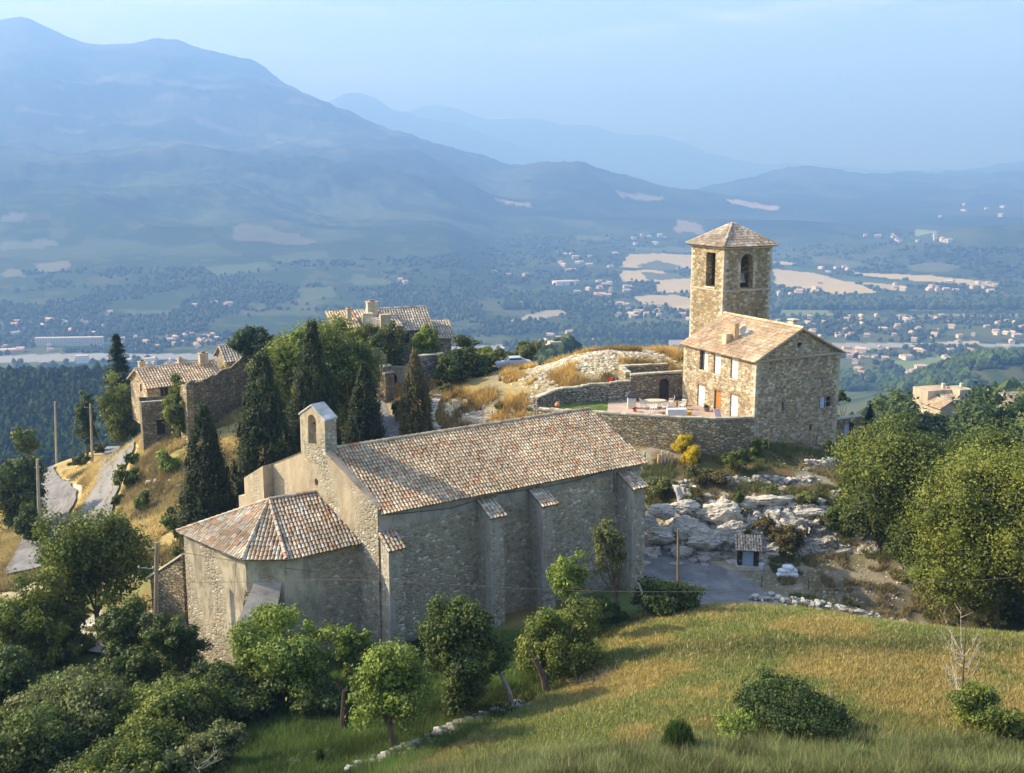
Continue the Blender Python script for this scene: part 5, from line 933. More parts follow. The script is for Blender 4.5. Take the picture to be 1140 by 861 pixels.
def ruin_shed():
    a = atz(160.5, 505, -1.2); u = Vector((.93, .36, 0)).normalized(); v = Vector((-.36, .93, 0)).normalized() * 1; o = Vector((a.x, a.y, 0)); t = thing('ruined_outhouse', 'small roofless square stone building with one window beside the track', 'ruin', (a.x, a.y, -1.2)); mb = MB(); zt = at(160, 448, a.y).z; v = Vector((-.42, .9, 0)).normalized()
    P = lambda s, w_, z: o + u * s + v * w_ + Vector((0, 0, z)); wall_face(mb, o, u, -v, 0, 4.6, -4, zt - .1, [(1.5, 2.4, .75, 2.5)], .4); wall_face(mb, o, v, -u, 0, 2.8, -4, zt - .1, [(1.0, 1.5, 3.2, 4.2)], .4)
    mb.face([P(4.6, 0, -4), P(4.6, 2.8, -4), P(4.6, 2.8, zt - .3), P(4.6, 0, zt - .1)]); mb.face([P(0, 2.8, -4), P(4.6, 2.8, -4), P(4.6, 2.8, zt - .3), P(0, 2.8, zt)][::-1])
    mb.face([P(.4, .4, zt - .5), P(4.3, .4, zt - .5), P(4.3, 2.5, zt - .5), P(.4, 2.5, zt - .5)], (.5, .5, .45)); mb.build('wall', MAT['ruin_stone'], t)
    mb = MB(); k = 0
    while k < 4.5: c = .8 + .4 * rb.random(); mb.box(P(k + .2, .2, zt - .12), .38, .42, .13, math.atan2(u.y, u.x), (.5 * c, .44 * c, .34 * c)); k += .4
    mb.build('coping', MAT['plain_stone'], t); mb = MB(); q = [P(1.5, .38, .75), P(2.4, .38, .75), P(2.4, .38, 2.5), P(1.5, .38, 2.5)]; mb.face(q, (.05, .04, .03)); mb.build('window', MAT['paint'], t)
ruin_shed()
# house behind the ruin
a = at(163, 421, 121.)
simple_house('village_house', 'low pale house with a long tiled roof behind the ruined wall', (a.x, a.y), (.80, .60), 9.6, 7.0, 1, a.z - 1.2, a.z + .5, 'house_stone', TILES['house'], wins=[(0, 1.6, 2.6, a.z - 2.6, a.z - 1.0), (1, 2.2, 3.0, a.z - 2.2, a.z - 1.0)], chim=[(1.0, 5.0, 1.6, .8, .6), (8.3, 3.0, 1.7, 1.1, .7), (5.6, 4, 1.1, .6, .6)], tile_w=.36)
a = at(252, 400, 128.)
simple_house('village_house', 'small tiled roof just above the ruined wall top', (a.x, a.y), (.85, .5), 7, 5, 3, a.z - .2, a.z + 1.3, 'terrace_stone', TILES['old'], chim=[(2.2, 3.6, 1.3, .7, .7)], tile_w=.36)
# the tall village house at the brow
a = at(441, 366, 121.)
simple_house('village_house', 'old grey stone house with stone-tiled roof on the hill brow', (a.x - 1.5, a.y), (.93, .35), 6.0, 6.6, 5, a.z - .2, a.z + 1.9, 'dry_stone', TILES['old'], wins=[(0, 2.1, 3.2, a.z - 2.0, a.z - .8)], chim=[(-.9, 2.4, 1.9, 1.3, 1.1), (.5, 5.8, .9, .9, .9)], tile_w=.34, tint=(.9, .85, .8))
a = at(468, 373, 123.)
simple_house('village_house', 'narrow grey stone house with sloping eave right of the brow house', (a.x, a.y), (.97, .22), 3.9, 5.0, 5, a.z - .4, a.z + .9, 'dry_stone', TILES['old'], lean=True, tile_w=.34, ov=.6)
a = at(398, 366, 118.)
simple_house('village_house', 'wide low tiled roof with a pale parapet seen over the trees', (a.x, a.y), (.94, .33), 5.2, 6.5, 5, a.z, a.z + 1.3, 'terrace_stone', TILES['old'], wins=[], tile_w=.36, lean=True)
a = at(374, 362, 116.)
simple_house('village_house', 'reddish tiled roof corner with a thin tall chimney above the trees', (a.x, a.y), (.93, .35), 2.6, 5.0, 5, a.z - .4, a.z + .9, 'ruin_stone', TILES['chapel'], chim=[(1.9, 1.6, 1.8, .5, .5)], tile_w=.34, lean=True)
def parapet():
    a = at(402, 352, 119.); b = at(431, 356, 118.); t = thing('parapet_wall', 'pale cream sloping gable parapet on the village roof', 'wall', (a.x, a.y, a.z - 3)); u = (Vector((b.x, b.y, 0)) - Vector((a.x, a.y, 0))); n = Vector((0, .5, 0)); mb = MB()
    mb.hexa([Vector((a.x, a.y, a.z - 3)), Vector((b.x, b.y, a.z - 3)), Vector((b.x, b.y, a.z - 3)) + n, Vector((a.x, a.y, a.z - 3)) + n], [Vector((a.x, a.y, a.z + .1)), Vector((b.x, b.y, b.z - .3)), Vector((b.x, b.y, b.z - .3)) + n, Vector((a.x, a.y, a.z + .1)) + n], (.66, .58, .44)); mb.build('masonry', MAT['plain_stone'], t)
    mb = MB(); mb.box((a.x + .7, a.y + .4, a.z - 1), 1.3, .9, 1.3, .35, (.58, .48, .33)); mb.box((b.x - .3, b.y + .4, b.z - 2), 1.25, .9, 2.6, .35, (.5, .42, .3)); mb.build('chimney', MAT['plain_stone'], t)
parapet()
def arch_wall():
    A = at(430, 435, 112.); B = at(456, 435, 111.); A.z = B.z = 0; u = (B - A).normalized(); n = Vector((u.y, -u.x, 0)); L_ = (B - A).length; z0 = 4.4; t = thing('archway_wall', 'pale plastered wall with a dark round-headed archway', 'wall', (A.x, A.y, z0)); P = lambda s, d, z: A + u * s - n * d + Vector((0, 0, z)); mb = MB(); zt = at(440, 408, 112).z
    wall_face(mb, A, u, n, 0, L_, 2, zt, [(.55, 1.4, z0, 7.1)], .7, arch=[(.55, 1.4, 6.5, 7.1)]); mb.face([P(0, .7, zt), P(L_, .7, zt), P(L_, 0, zt), P(0, 0, zt)][::-1]); mb.face([P(0, .7, 2), P(L_, .7, 2), P(L_, .7, zt), P(0, .7, zt)]); mb.build('masonry', MAT['gable_wall'], t); mb = MB(); mb.face([P(.5, .69, z0), P(1.5, .69, z0), P(1.5, .69, 7.1), P(.5, .69, 7.1)], (.02, .02, .02)); mb.build('doorway', MAT['paint'], t)
arch_wall()
q0, q1, q2 = at(457, 420, 112.), at(475, 420, 112.), at(494, 420, 113.)
stone_wall('village_wall', 'square grey stone garden wall beside the archway', [(q0.x, q0.y), (q1.x, q1.y), (q2.x, q2.y)], 3.5, [at(470, 396, 112).z] * 3, .7, MAT['dry_stone'], seed=9)
q = [at(409, 366, 110.), at(415, 380, 110.), at(424, 398, 109.), at(434, 420, 108.)]
stone_wall('ruined_wall', 'leaning broken rubble wall sloping down beside the archway', [(p.x, p.y) for p in q], [3] * 4, [p.z for p in q], 1.3, MAT['ruin_stone'], cat='ruin', seed=13, rough_top=.4, step=.5)
# right-hand houses on the far slope
def right_house():
    a = hit(1022, 470); Y = 210.; a = at(1046, 470, Y); z0 = gz(a.x, Y); u = Vector((.96, .28, 0)).normalized(); v = Vector((-.28, .96, 0)); t = thing('farmhouse', 'cream farmhouse with a square tower block among trees at right', 'house', (a.x, a.y, z0)); P = lambda s, w_, z: Vector((a.x, a.y, 0)) + u * s + v * w_ + Vector((0, 0, z))
    zr = lambda px, py: at(px, py, Y).z - 1.6; mb = MB(); c1 = (.50, .42, .31)
    z1 = zr(1030, 433); wall_face(mb, P(.6, 5, 0), u, -v, 0, 7.4, z0 - 4, z1, [], .2, tint=c1); wall_face(mb, P(.6, 5, 0), v, -u, 0, 5, z0 - 4, z1, [], .2, tint=c1); mb.face([P(.6, 5, z1), P(8, 5, z1), P(8, 10, z1), P(.6, 10, z1)], (.55, .42, .3)); mb.face([P(8, 5, z0 - 4), P(8, 10, z0 - 4), P(8, 10, z1), P(8, 5, z1)], c1)
    mb.build('wall', MAT['plain_stone'], t)
    mb = MB(); zt = zr(1070, 431); wall_face(mb, P(6.8, 2.4, 0), u, -v, 0, 3.4, z0 - 4, zt, [(1.5, 2.1, zt - 1.7, zt - .9), (1.0, 1.8, zt - 5.2, zt - 4.4)], .2, tint=c1); wall_face(mb, P(6.8, 2.4, 0), v, -u, 0, 4.4, z0 - 4, zt, [], .2, tint=c1); mb.face([P(10.2, 2.4, z0 - 4), P(10.2, 6.8, z0 - 4), P(10.2, 6.8, zt), P(10.2, 2.4, zt)], c1); mb.face([P(6.8, 2.4, zt), P(10.2, 2.4, zt), P(10.2, 6.8, zt), P(6.8, 6.8, zt)], c1); mb.face([P(6.8, 6.8, z0 - 4), P(10.2, 6.8, z0 - 4), P(10.2, 6.8, zt), P(6.8, 6.8, zt)][::-1], c1); tw = mb.build('tower', MAT['plain_stone'], t)
    mb = MB(); mb.face([P(8.3, 2.59, zt - 1.7), P(8.9, 2.59, zt - 1.7), P(8.9, 2.59, zt - .9), P(8.3, 2.59, zt - .9)], (.08, .07, .06)); mb.build('window', MAT['paint'], tw); mb = MB(); mb.face([P(7.8, 2.59, zt - 5.2), P(8.6, 2.59, zt - 5.2), P(8.6, 2.59, zt - 4.4), P(7.8, 2.59, zt - 4.4)], (.08, .07, .06)); mb.build('window', MAT['paint'], tw)
    for s, w_ in ((5.8, 6.5), (9.8, 5.5)): mb = MB(); mb.box(P(s, w_, zt - .4), .7, .6, 1.2, .28, (.6, .5, .38)); mb.build('chimney', MAT['plain_stone'], t)
    # the lower gabled block in front
    mb = MB(); ze, zk = zr(1024, 447), zr(1042, 440); g0 = [P(0, 0, z0 - 4), P(4.6, 0, z0 - 4), P(4.6, 0, ze - .4), P(2.6, 0, zk), P(0, 0, ze)]; mb.face(g0, c1); mb.face([P(0, 0, z0 - 4), P(0, 5, z0 - 4), P(0, 5, ze), P(0, 0, ze)][::-1], c1); mb.face([P(4.6, 0, z0 - 4), P(4.6, 5, z0 - 4), P(4.6, 5, ze - .4), P(4.6, 0, ze - .4)], c1); mb.build('wing', MAT['plain_stone'], t)
    mb = MB(); tiled_plane(mb, P(-.4, -.4, ze), v, [P(-.4, -.4, ze - .1), P(2.6, -.4, zk + .12), P(2.6, 5, zk + .12), P(-.4, 5, ze - .1)], TILES['house'], rb, .4, .6); tiled_plane(mb, P(5, -.4, ze), v, [P(5.2, -.4, ze - .5), P(2.6, -.4, zk + .12), P(2.6, 5, zk + .12), P(5.2, 5, ze - .5)], TILES['house'], rb, .4, .6); z2 = zr(1050, 440); tiled_plane(mb, P(3.0, 3, z2), u, [P(3.2, 2.6, z2 - .5), P(6.7, 2.6, z2 - .5), P(6.7, 5, z2 + .7), P(3.2, 5, z2 + .7)], TILES['apse'], rb, .4, .6); mb.build('roof', MAT['tile'], t)
right_house()
a = at(1122, 463, 230.); zz = gz(a.x, 230.)
simple_house('farmhouse', 'low yellowish house with pink tiled roof at the right edge', (a.x, a.y), (.97, .2), 9, 6, zz, at(1122, 449, 230).z, at(1122, 441, 230).z, 'plain_stone', TILES['apse'], wins=[(0, 2.0, 2.8, at(1122, 457, 230).z, at(1122, 453, 230).z)], chim=[(1.6, 3.4, .8, .6, .6)], tile_w=.45, exp=.7, tint=(.72, .64, .45))
# the old fort on its knoll
def fort():
    p = hit(618, 389.5); Y = p.y; t = thing('hill_fort', 'small square pale fort on a wooded knoll in the valley', 'fort', p); w_ = 24 / F * Y * 1.02; mb = MB(); zt = at(618, 380, Y).z - p.z; c = (.55, .44, .32); a0 = .25
    mb.box(p - Vector((0, 0, 4)), w_ * .62, w_ * .5, zt + 4, a0, c); mb.build('wall', MAT['farhouse'], t); mb = MB(); mb.box(p + Vector((w_ * .32, 1, -4)), w_ * .42, w_ * .4, zt * .75 + 4, a0, (.5, .4, .3)); mb.build('wing', MAT['farhouse'], t); mb = MB(); mb.box(p + Vector((-w_ * .28, 0, -4)), w_ * .25, w_ * .4, zt * .62 + 4, a0, (.6, .5, .36)); mb.build('tower', MAT['farhouse'], t)
fort()

# ------------------------------------------------------------------ THE TOWN AND FARMS IN THE VALLEY
def far_house_mesh(seed, L_=12, W_=9, E=5.5, RZ=8):
    rng = np.random.default_rng(seed); mb = MB(); wc = [(.62, .53, .42), (.66, .60, .52), (.58, .47, .36), (.55, .48, .40)][seed % 4]; rc = [(.60, .36, .24), (.66, .46, .33), (.56, .38, .28), (.68, .52, .40)][(seed // 2) % 4]; a, b = L_ / 2, W_ / 2
    mb.hexa([(-a, -b, -5), (a, -b, -5), (a, b, -5), (-a, b, -5)], [(-a, -b, E), (a, -b, E), (a, b, E), (-a, b, E)], wc); o = .6
    mb.face([(-a - o, -b - o, E - .2), (a + o, -b - o, E - .2), (a + o, 0, RZ), (-a - o, 0, RZ)], rc); mb.face([(a + o, b + o, E - .2), (-a - o, b + o, E - .2), (-a - o, 0, RZ), (a + o, 0, RZ)], rc); mb.face([(-a, -b, E), (-a, 0, RZ - .1), (-a, b, E)], wc); mb.face([(a, -b, E), (a, b, E), (a, 0, RZ - .1)], wc)
    if seed % 3 == 0: mb.hexa([(a, -b * .6, -5), (a + 5, -b * .6, -5), (a + 5, b * .6, -5), (a, b * .6, -5)], [(a, -b * .6, E * .6), (a + 5, -b * .6, E * .6), (a + 5, b * .6, E * .6), (a, b * .6, E * .6)], wc); mb.face([(a, -b * .7, E * .6), (a + 5.4, -b * .7, E * .6), (a + 5.4, b * .7, E * .6 + .6), (a, b * .7, E * .6 + 1.4)], rc)
    for k in range(3): x = -a + L_ * (k + .6) / 3.4; mb.face([(x, -b - .03, 1.2), (x + 1.1, -b - .03, 1.2), (x + 1.1, -b - .03, 3), (x, -b - .03, 3)], (.15, .13, .12))
    return mb
proto = []
for s in range(9):
    mb = far_house_mesh(s, 11 + s % 4 * 2.2, 8.5 + s % 3, 4.6 + s % 3 * 1.5, 7 + s % 3 * 1.5); o = mb.build('distant_house', MAT['farhouse']); COL.objects.unlink(o); proto.append(o.data)
CL = [('small house in the village below and right of the stone house', [(1, 930, 1060, 388, 428, 54, .95)]), ('small house near the river, right of the bell tower', [(1, 862, 1140, 372, 384, 10, .9), (1, 868, 1140, 388, 400, 18, .95)]),
      ('tiny house in the long settlement above the river at right', [(1, 862, 1140, 352, 377, 66, .95)]), ('tiny house among tan fields right of the bell tower', [(1, 864, 915, 315, 330, 10, 1.2), (1, 970, 1110, 314, 326, 22, 1.2), (1, 905, 950, 298, 304, 6, 1.3)]),
      ('tiny house on the wooded slopes beyond the fields', [(1, 960, 1060, 262, 271, 12, 1.5), (1, 1040, 1140, 225, 245, 6, 1.9)]), ('small house in the hamlets left of the bell tower', [(1, 688, 735, 338, 354, 22, 1.0), (1, 640, 705, 314, 332, 20, 1.2), (1, 622, 690, 278, 302, 16, 1.3), (1, 700, 745, 262, 282, 8, 1.4), (1, 740, 772, 350, 362, 4, 1)]),
      ('small house on the river plain behind the rubble mound', [(1, 600, 700, 372, 384, 12, .9), (1, 640, 740, 392, 402, 6, .8)]), ('pale house in the riverside town at lower left', [(1, 135, 240, 374, 388, 34, .9), (1, 90, 140, 396, 402, 4, .9), (1, 140, 250, 397, 408, 14, .9)]), ('small house on the left river bank near the long block', [(1, 10, 125, 358, 374, 14, .95), (1, 0, 60, 384, 394, 8, .95)]),
      ('lone white farmhouse on the lower mountain slope', [(1, 205, 255, 336, 342, 4, 1.1), (1, 440, 456, 312, 317, 2, 1.4), (1, 120, 130, 348, 352, 2, 1.1), (1, 540, 600, 300, 345, 7, 1.2)]), ('small house in the town between the hilltop trees', [(1, 540, 600, 386, 400, 12, .9)])]
rt = np.random.default_rng(21); nh = 0; HL = {}
ON = 'first second third fourth fifth sixth seventh eighth ninth tenth eleventh twelfth thirteenth fourteenth fifteenth sixteenth seventeenth eighteenth nineteenth'.split(); OT = 'twenty thirty forty fifty sixty seventy'.split()
def ordinal(i): return ON[i] if i < 19 else (OT[(i + 1) // 10 - 2].replace('ty', 'tieth') if (i + 1) % 10 == 0 else OT[(i + 1) // 10 - 2] + '-' + ON[(i + 1) % 10 - 1])
for label, regs in CL:
    for (_, x0, x1, y0, y1, n, sc) in regs:
        pp = np.column_stack([rt.uniform(x0, x1, n), rt.uniform(y0, y1, n)]); q, ok = hits(pp, 700)
        for k in range(n):
            if not ok[k] or inpoly(q[k:k + 1, 0], q[k:k + 1, 1], RIVER)[0]: continue
            o = bpy.data.objects.new('distant_house', proto[rt.integers(9)]); COL.objects.link(o); o.location = q[k]; o.rotation_euler = (0, 0, rt.normal() * .5 + (1.57 if rt.random() < .3 else 0)); s = sc * rt.uniform(.62, 1.05); o.scale = (s, s, s); nh += 1
            HL.setdefault(label, []).append((o, pp[k, 0]))
            tag(o, label, 'house', label.replace('small ', '').replace('tiny ', '').replace('lone ', '').replace('pale house', 'houses').replace('house ', 'houses '))
for lab, L_ in HL.items():
    L_.sort(key=lambda e: e[0].location.x / e[0].location.y)
    for i, (o, _) in enumerate(L_): o['label'] = '%s from left, %s' % (ordinal(i), lab)
def long_block():
    q, _ = hits([(40, 385), (115, 384)]); a, b = Vector(q[0]), Vector(q[1]); t = thing('apartment_block', 'long pale five-storey apartment block beside the river at left', 'building', a); u = (b - a); u.z = 0; L_ = u.length; an = math.atan2(u.y, u.x); m = (a + b) / 2; m.z = min(a.z, b.z) - 2; mb = MB(); h = 9 / F * a.y; mb.box(m, L_, 12, h + 2, an, (.62, .56, .48)); mb.build('wall', MAT['farhouse'], t); mb = MB(); u.normalize(); n = Vector((u.y, -u.x, 0))
    for k in range(26):
        for f in range(4): p = m + u * (-L_ / 2 + L_ * (k + .5) / 26) + n * 6.05 + Vector((0, 0, 4 + f * (h - 3) / 4)); mb.box(p, L_ / 26 * .5, .1, 1.5, an, (.25, .25, .28))
    o = mb.build('window', MAT['farhouse'], t); o['kind'] = 'stuff'; mb = MB(); mb.box(m + Vector((0, 0, h + 2)), L_ + 1, 13, .5, an, (.6, .5, .42)); mb.build('roof', MAT['farhouse'], t)
long_block()
def white_block(px, py, w, h, label, col=(.85, .82, .76)):
    p = hit(px, py); t = thing('warehouse', label, 'building', p); mb = MB(); W_ = w / F * p.y; h_ = h / F * p.y; mb.box(p - Vector((0, 0, 3)), W_ * .9, W_ * .55, h_ + 3, .3, col); mb.build('wall', MAT['farhouse'], t); mb = MB(); mb.box(p + Vector((0, 0, h_)), W_ * .92, W_ * .57, .8, .3, (.66, .5, .4)); mb.build('roof', MAT['farhouse'], t)
white_block(92, 404, 15, 8, 'bright white box-shaped building on the left river bank'); white_block(166, 405, 14, 6, 'pale block with tiled roof at the town edge above the conifer'); white_block(628, 317, 26, 4, 'long white factory building among the trees left of the tower', (.8, .76, .7)); white_block(10, 392, 22, 3, 'low pink-roofed shed at the left edge by the river', (.7, .5, .42))

# ------------------------------------------------------------------ DISTANT TREES (uncountable) AND WOODS
def scatter_blobs(name, label, P, s0, s1, lvl, pal, seed, amp=.3, zsq=1.15, shadow_grow=1):
    rng = np.random.default_rng(seed); n = len(P); sz = rng.uniform(s0, s1, n) * shadow_grow; S = np.stack([sz * rng.uniform(.8, 1.2, n), sz * rng.uniform(.8, 1.2, n), sz * zsq * rng.uniform(.8, 1.2, n)], 1); C = P + np.stack([0 * sz, 0 * sz, S[:, 2] * .7], 1)
    V, Fc = blobs(C, S, lvl, rng, amp); pal = np.array(pal); T = pal[rng.integers(0, len(pal), n)] * rng.uniform(.7, 1.3, (n, 1)); return tag(np_obj(name, V, Fc, MAT['fartree'], tint=np.repeat(T, len(ico(lvl)[1]), 0)), label, None, None, 'stuff')
rng = np.random.default_rng(33)
pp = np.column_stack([rng.uniform(-60, 1200, 26000), 230 + (rng.random(26000) ** .8) * 190]); q, ok = hits(pp, 700); n1 = fbm(q[:, 0] / 130, q[:, 1] / 130, 4, 71); lines = np.abs(fbm(q[:, 0] / 240, q[:, 1] / 170, 3, 73) - .5) < .022
keep = ok & (q[:, 1] > 900) & (q[:, 2] < -200) & ((n1 > .50) | lines) & ~inpoly(q[:, 0], q[:, 1], RIVER)
for P_, col in FIELDS:
    keep &= ~inpoly(q[:, 0], q[:, 1], P_)
DT = [(.055, .085, .036), (.065, .095, .04), (.05, .075, .033), (.075, .10, .044)]
Q = q[keep]; near_ = Q[:, 1] < 2600
scatter_blobs('valley_trees', 'dark trees and hedgerows scattered over the valley floor', Q[near_], 2.8, 5.0, 1, DT, 1); scatter_blobs('valley_trees', 'far dark tree cover on the distant plain and foothills', Q[~near_], 4, 8, 1, DT, 2, zsq=.8)
pp = np.column_stack([rng.uniform(560, 1180, 3000), rng.uniform(336, 345, 3000)]); q, ok = hits(pp, 700); ok &= (q[:, 0] / q[:, 1] < .1) | (q[:, 0] / q[:, 1] > .27)
pb = np.column_stack([rng.uniform(640, 770, 1500), rng.uniform(370, 378, 1500)]); q2, ok2 = hits(pb, 700); pc = np.column_stack([rng.uniform(650, 740, 1300), rng.uniform(386, 396, 1300)]); q3, ok3 = hits(pc, 700)
scatter_blobs('riverside_wood', 'dark belt of riverside poplar woodland crossing the plain', np.concatenate([q[ok], q2[ok2], q3[ok3]]), 4, 7.5, 1, DT[:3], 3, zsq=1.3)
# the dark wooded hill at left, the knoll, the green ridge at the right
def wood(name, label, x0, x1, y0, y1, n, Ymin, Ymax, s0, s1, pal, seed, lvl=1, thr=.0):
    r = np.random.default_rng(seed); pp = np.column_stack([r.uniform(x0, x1, n), r.uniform(y0, y1, n)]); q, ok = hits(pp, 185); ok &= (q[:, 1] > Ymin) & (q[:, 1] < Ymax)
    if thr: ok &= fbm(q[:, 0] / 40, q[:, 1] / 40, 3, seed) > thr
    return scatter_blobs(name, label, q[ok], s0, s1, lvl, pal, seed)
wood('wood', 'dark blue-green wooded hill at the left below the town', -260, 300, 403, 520, 12500, 190, 800, 2.2, 3.8, [(.025, .045, .018), (.035, .055, .02), (.02, .036, .016)], 41, 1)
wood('wood', 'scrubby wooded knoll under the old fort', 560, 690, 384, 440, 1500, 300, 640, 1.3, 2.6, [(.05, .08, .03), (.08, .11, .04), (.04, .06, .025)], 43, 1)
wood('wood', 'green wooded ridge right of the stone house village', 930, 1240, 398, 436, 3200, 560, 1500, 3.5, 6.5, [(.06, .10, .03), (.08, .12, .04), (.045, .075, .028)], 44, 1, .46)
r = np.random.default_rng(46); yy = r.uniform(300, 1250, 9000); xx = yy * r.uniform(-.85, .9, 9000); kk = (fbm(xx / 90, yy / 90, 4, 47) > .47); scatter_blobs('wood', 'patchy woods on the slopes dropping from the village to the plain', np.column_stack([xx[kk], yy[kk], height(xx[kk], yy[kk])]), 2.2, 4.2, 1, [(.04, .065, .025), (.055, .08, .03), (.035, .055, .022)], 48)
def leaf_wood(name, label, P, hs, nl, ls, pal, seed):
    """leafy trees massed together, each drawn with its own clumps"""
    r = np.random.default_rng(seed); n = len(P); k = 7; h = r.uniform(*hs, n); C = np.repeat(P, k, 0); S0 = np.repeat(h, k); C = C + np.stack([r.normal(size=n * k) * S0 * .22, r.normal(size=n * k) * S0 * .22, S0 * r.uniform(.25, .85, n * k)], 1); S = np.stack([S0 * .24] * 2 + [S0 * .24], 1) * r.uniform(.7, 1.3, (n * k, 1))
    a = crown_obj(r, C, S, pal, nl, ls, .72, .3); o = crown_mesh(name, a, None); return tag(o, label, None, None, 'stuff')
r = np.random.default_rng(50); pp = np.column_stack([r.uniform(915, 1200, 900), r.uniform(430, 520, 900)]); q, ok = hits(pp); ok &= (q[:, 1] > 135) & (q[:, 1] < 520); u_ = (q[:, 0] / q[:, 1]); Pq = q[ok]
hx = at(1050, 460, 210.); Pq = Pq[~((np.abs(Pq[:, 0] - hx.x) < 11) & (Pq[:, 1] > 160) & (Pq[:, 1] < 222))]; pxq = Pq[:, 0] / Pq[:, 1] * F * .985 + CX; Pall = Pq; Pq = Pq[~((np.abs(pxq - 1052) < 40) & (Pq[:, 1] > 125) & (Pq[:, 1] < 222)) & ~((pxq > 1098) & (pxq < 1150) & (Pq[:, 1] > 125) & (Pq[:, 1] < 236)) & ~((pxq < 1000) & (Pq[:, 1] < 165))]; hx2 = at(1135, 460, 230.); Pq = Pq[~((np.abs(Pq[:, 0] - hx2.x) < 10) & (Pq[:, 1] > 180) & (Pq[:, 1] < 240))]
leaf_wood('tree_cover', 'mixed green trees covering the slope behind the right-hand houses', Pq, (3.5, 6.5), 90000, .34, [(.06, .10, .03), (.09, .13, .04), (.04, .075, .025), (.12, .16, .05)], 51)
dd = np.abs(Pall[:, None, 0] - Pq[None, :, 0]) + np.abs(Pall[:, None, 1] - Pq[None, :, 1]); Ps = Pall[dd.min(1) > .01]; Ps = Ps[(np.hypot(Ps[:, 0] - hx.x - 4, Ps[:, 1] - 214) > 12)]; leaf_wood('scrub', 'low green scrub and hedges around the right-hand farmhouse', Ps, (.7, 2.0), 16000, .22, [(.08, .12, .035), (.11, .14, .045), (.05, .085, .028)], 58)
r = np.random.default_rng(52); xx = r.uniform(-95, 60, 900); yy = r.uniform(128, 190, 900); m = (np.abs(xx + 62) > 0) & (yy > 134 + np.clip(-(xx + 30), 0, 30) * .4) & (xx / yy < .18); xx = xx[m]; yy = yy[m]; u_ = xx / yy * F + CX; keep = ~((u_ > 610) & (u_ < 730)); xx = xx[keep]; yy = yy[keep]; P_ = np.column_stack([xx, yy, height(xx, yy)])
leaf_wood('scrub', 'dark scrub on the steep slope beyond the village brow', P_, (1.6, 3.4), 45000, .3, [(.04, .07, .025), (.06, .09, .03), (.09, .11, .04)], 53)
# ------------------------------------------------------------------ MAIN TREES
T_ = tree_px
# cypresses
def cyp(label, px, Y, pxw, top, seed, nl=16000, leaf=.13, base_z=None, pal='cypress', name='cypress'):
    a = at(px, top, Y); z = gz(a.x, Y) if base_z is None else base_z; d = Y * cP + (H - a.z) * sP; rx = pxw / F * d / 2 * 1.22; Hh = a.z - z; rng_ = np.random.default_rng(seed); t = thing(name, label, 'tree', (a.x, Y, z), 0, 'tall cypresses around the chapel'); rz = Hh / 2 * .99
    C, S = crown_clumps(rng_, 420, rx * .9, rx * .9, rz * .97, 'cypress', .2); S[:, 2] = rx * .38 * rng_.uniform(.8, 1.6, len(S)); S[:, :2] = rx * .2 * rng_.uniform(.7, 1.3, (len(S), 1)); h = (C[:, 2] / rz + 1) / 2; S *= np.clip(1.25 - h, .4, 1)[:, None]; C[:, 2] += rz + .25
    crown_mesh('crown', crown_obj(rng_, C, S, GREEN[pal], int(nl * 2.6), leaf * .8, .5, .6, .45), t); mb = MB(); mb.tube([(0, 0, -.6), (0, 0, 1), (0, 0, Hh * .9)], [.28, .22, .04], 7, (.15, .12, .09)); np_obj('trunk', np.array(mb.v), mb.f, MAT['bark'], t, tint=np.array(mb.t)); return t
cyp('slim dark cypress nearest the apse, leftmost of the cypresses', 225, 80, 62, 452, 101, base_z=-3.2)
cyp('broad tall dark cypress in front of the ruined wall', 291, 84, 78, 393, 102, 22000)
cyp('tallest dark cypress rising before the broadleaf tree', 347, 88, 60, 358, 103, 20000)
cyp('smaller dark cypress behind the chapel roof ridge', 405, 92, 44, 405, 104, 11000)
cyp('thin brownish cypress near the pale archway', 462, 96, 36, 392, 105, 7000, pal='brown')
cyp('small narrow cypress beside the blue garden gate', 969, 98, 9, 452, 106, 1500, .1)
# hill-top trees
T_('broadleaf_tree', 'large rounded green tree behind the cypresses', 348, 101, 132, 343, 470, 'mid', 111, nclump=110, nleaf=42000, leaf=.17, trunk_r=.35)
T_('broadleaf_tree', 'bright green slender tree between ruined wall and tall cypress', 322, 98, 50, 352, 440, 'bright', 112, nclump=40, nleaf=9000, leaf=.15)
T_('pine_tree', 'dark layered pine above the ruined wall', 277, 112, 56, 353, 400, 'pine', 113, nclump=40, nleaf=9000, leaf=.17, shape='low')
T_('broadleaf_tree', 'dark green tree at the right flank of the large rounded tree', 388, 99, 66, 364, 470, 'mid', 114, nclump=50, nleaf=12000, leaf=.16)
T_('broadleaf_tree', 'light green tree in front of the old brow house', 425, 114, 60, 358, 412, 'olive', 115, nclump=45, nleaf=11000, leaf=.15)
T_('broadleaf_tree', 'light green rounded tree below the sloping eave', 476, 115, 38, 361, 397, 'bright', 116, nclump=35, nleaf=7000, leaf=.15)
T_('broadleaf_tree', 'wide dark green tree right of the village houses', 522, 112, 58, 376, 434, 'dark', 117, nclump=60, nleaf=15000, leaf=.17)
T_('broadleaf_tree', 'dark bushy tree between the wide tree and the lone pine', 560, 118, 44, 391, 424, 'dark', 118, nclump=35, nleaf=8000, leaf=.17)
T_('broadleaf_tree', 'green tree hiding the foot of the village roofs above the broken wall', 402, 110, 56, 358, 425, 'mid', 131, nclump=45, nleaf=11000, leaf=.15)
T_('broadleaf_tree', 'mid green tree filling the gap right of the wide dark tree', 545, 115, 42, 383, 424, 'mid', 132, nclump=35, nleaf=8000, leaf=.16)
T_('broadleaf_tree', 'dark tree between sloping-eave house and wide dark tree', 500, 109, 34, 386, 432, 'dark', 133, nclump=30, nleaf=7000, leaf=.16)
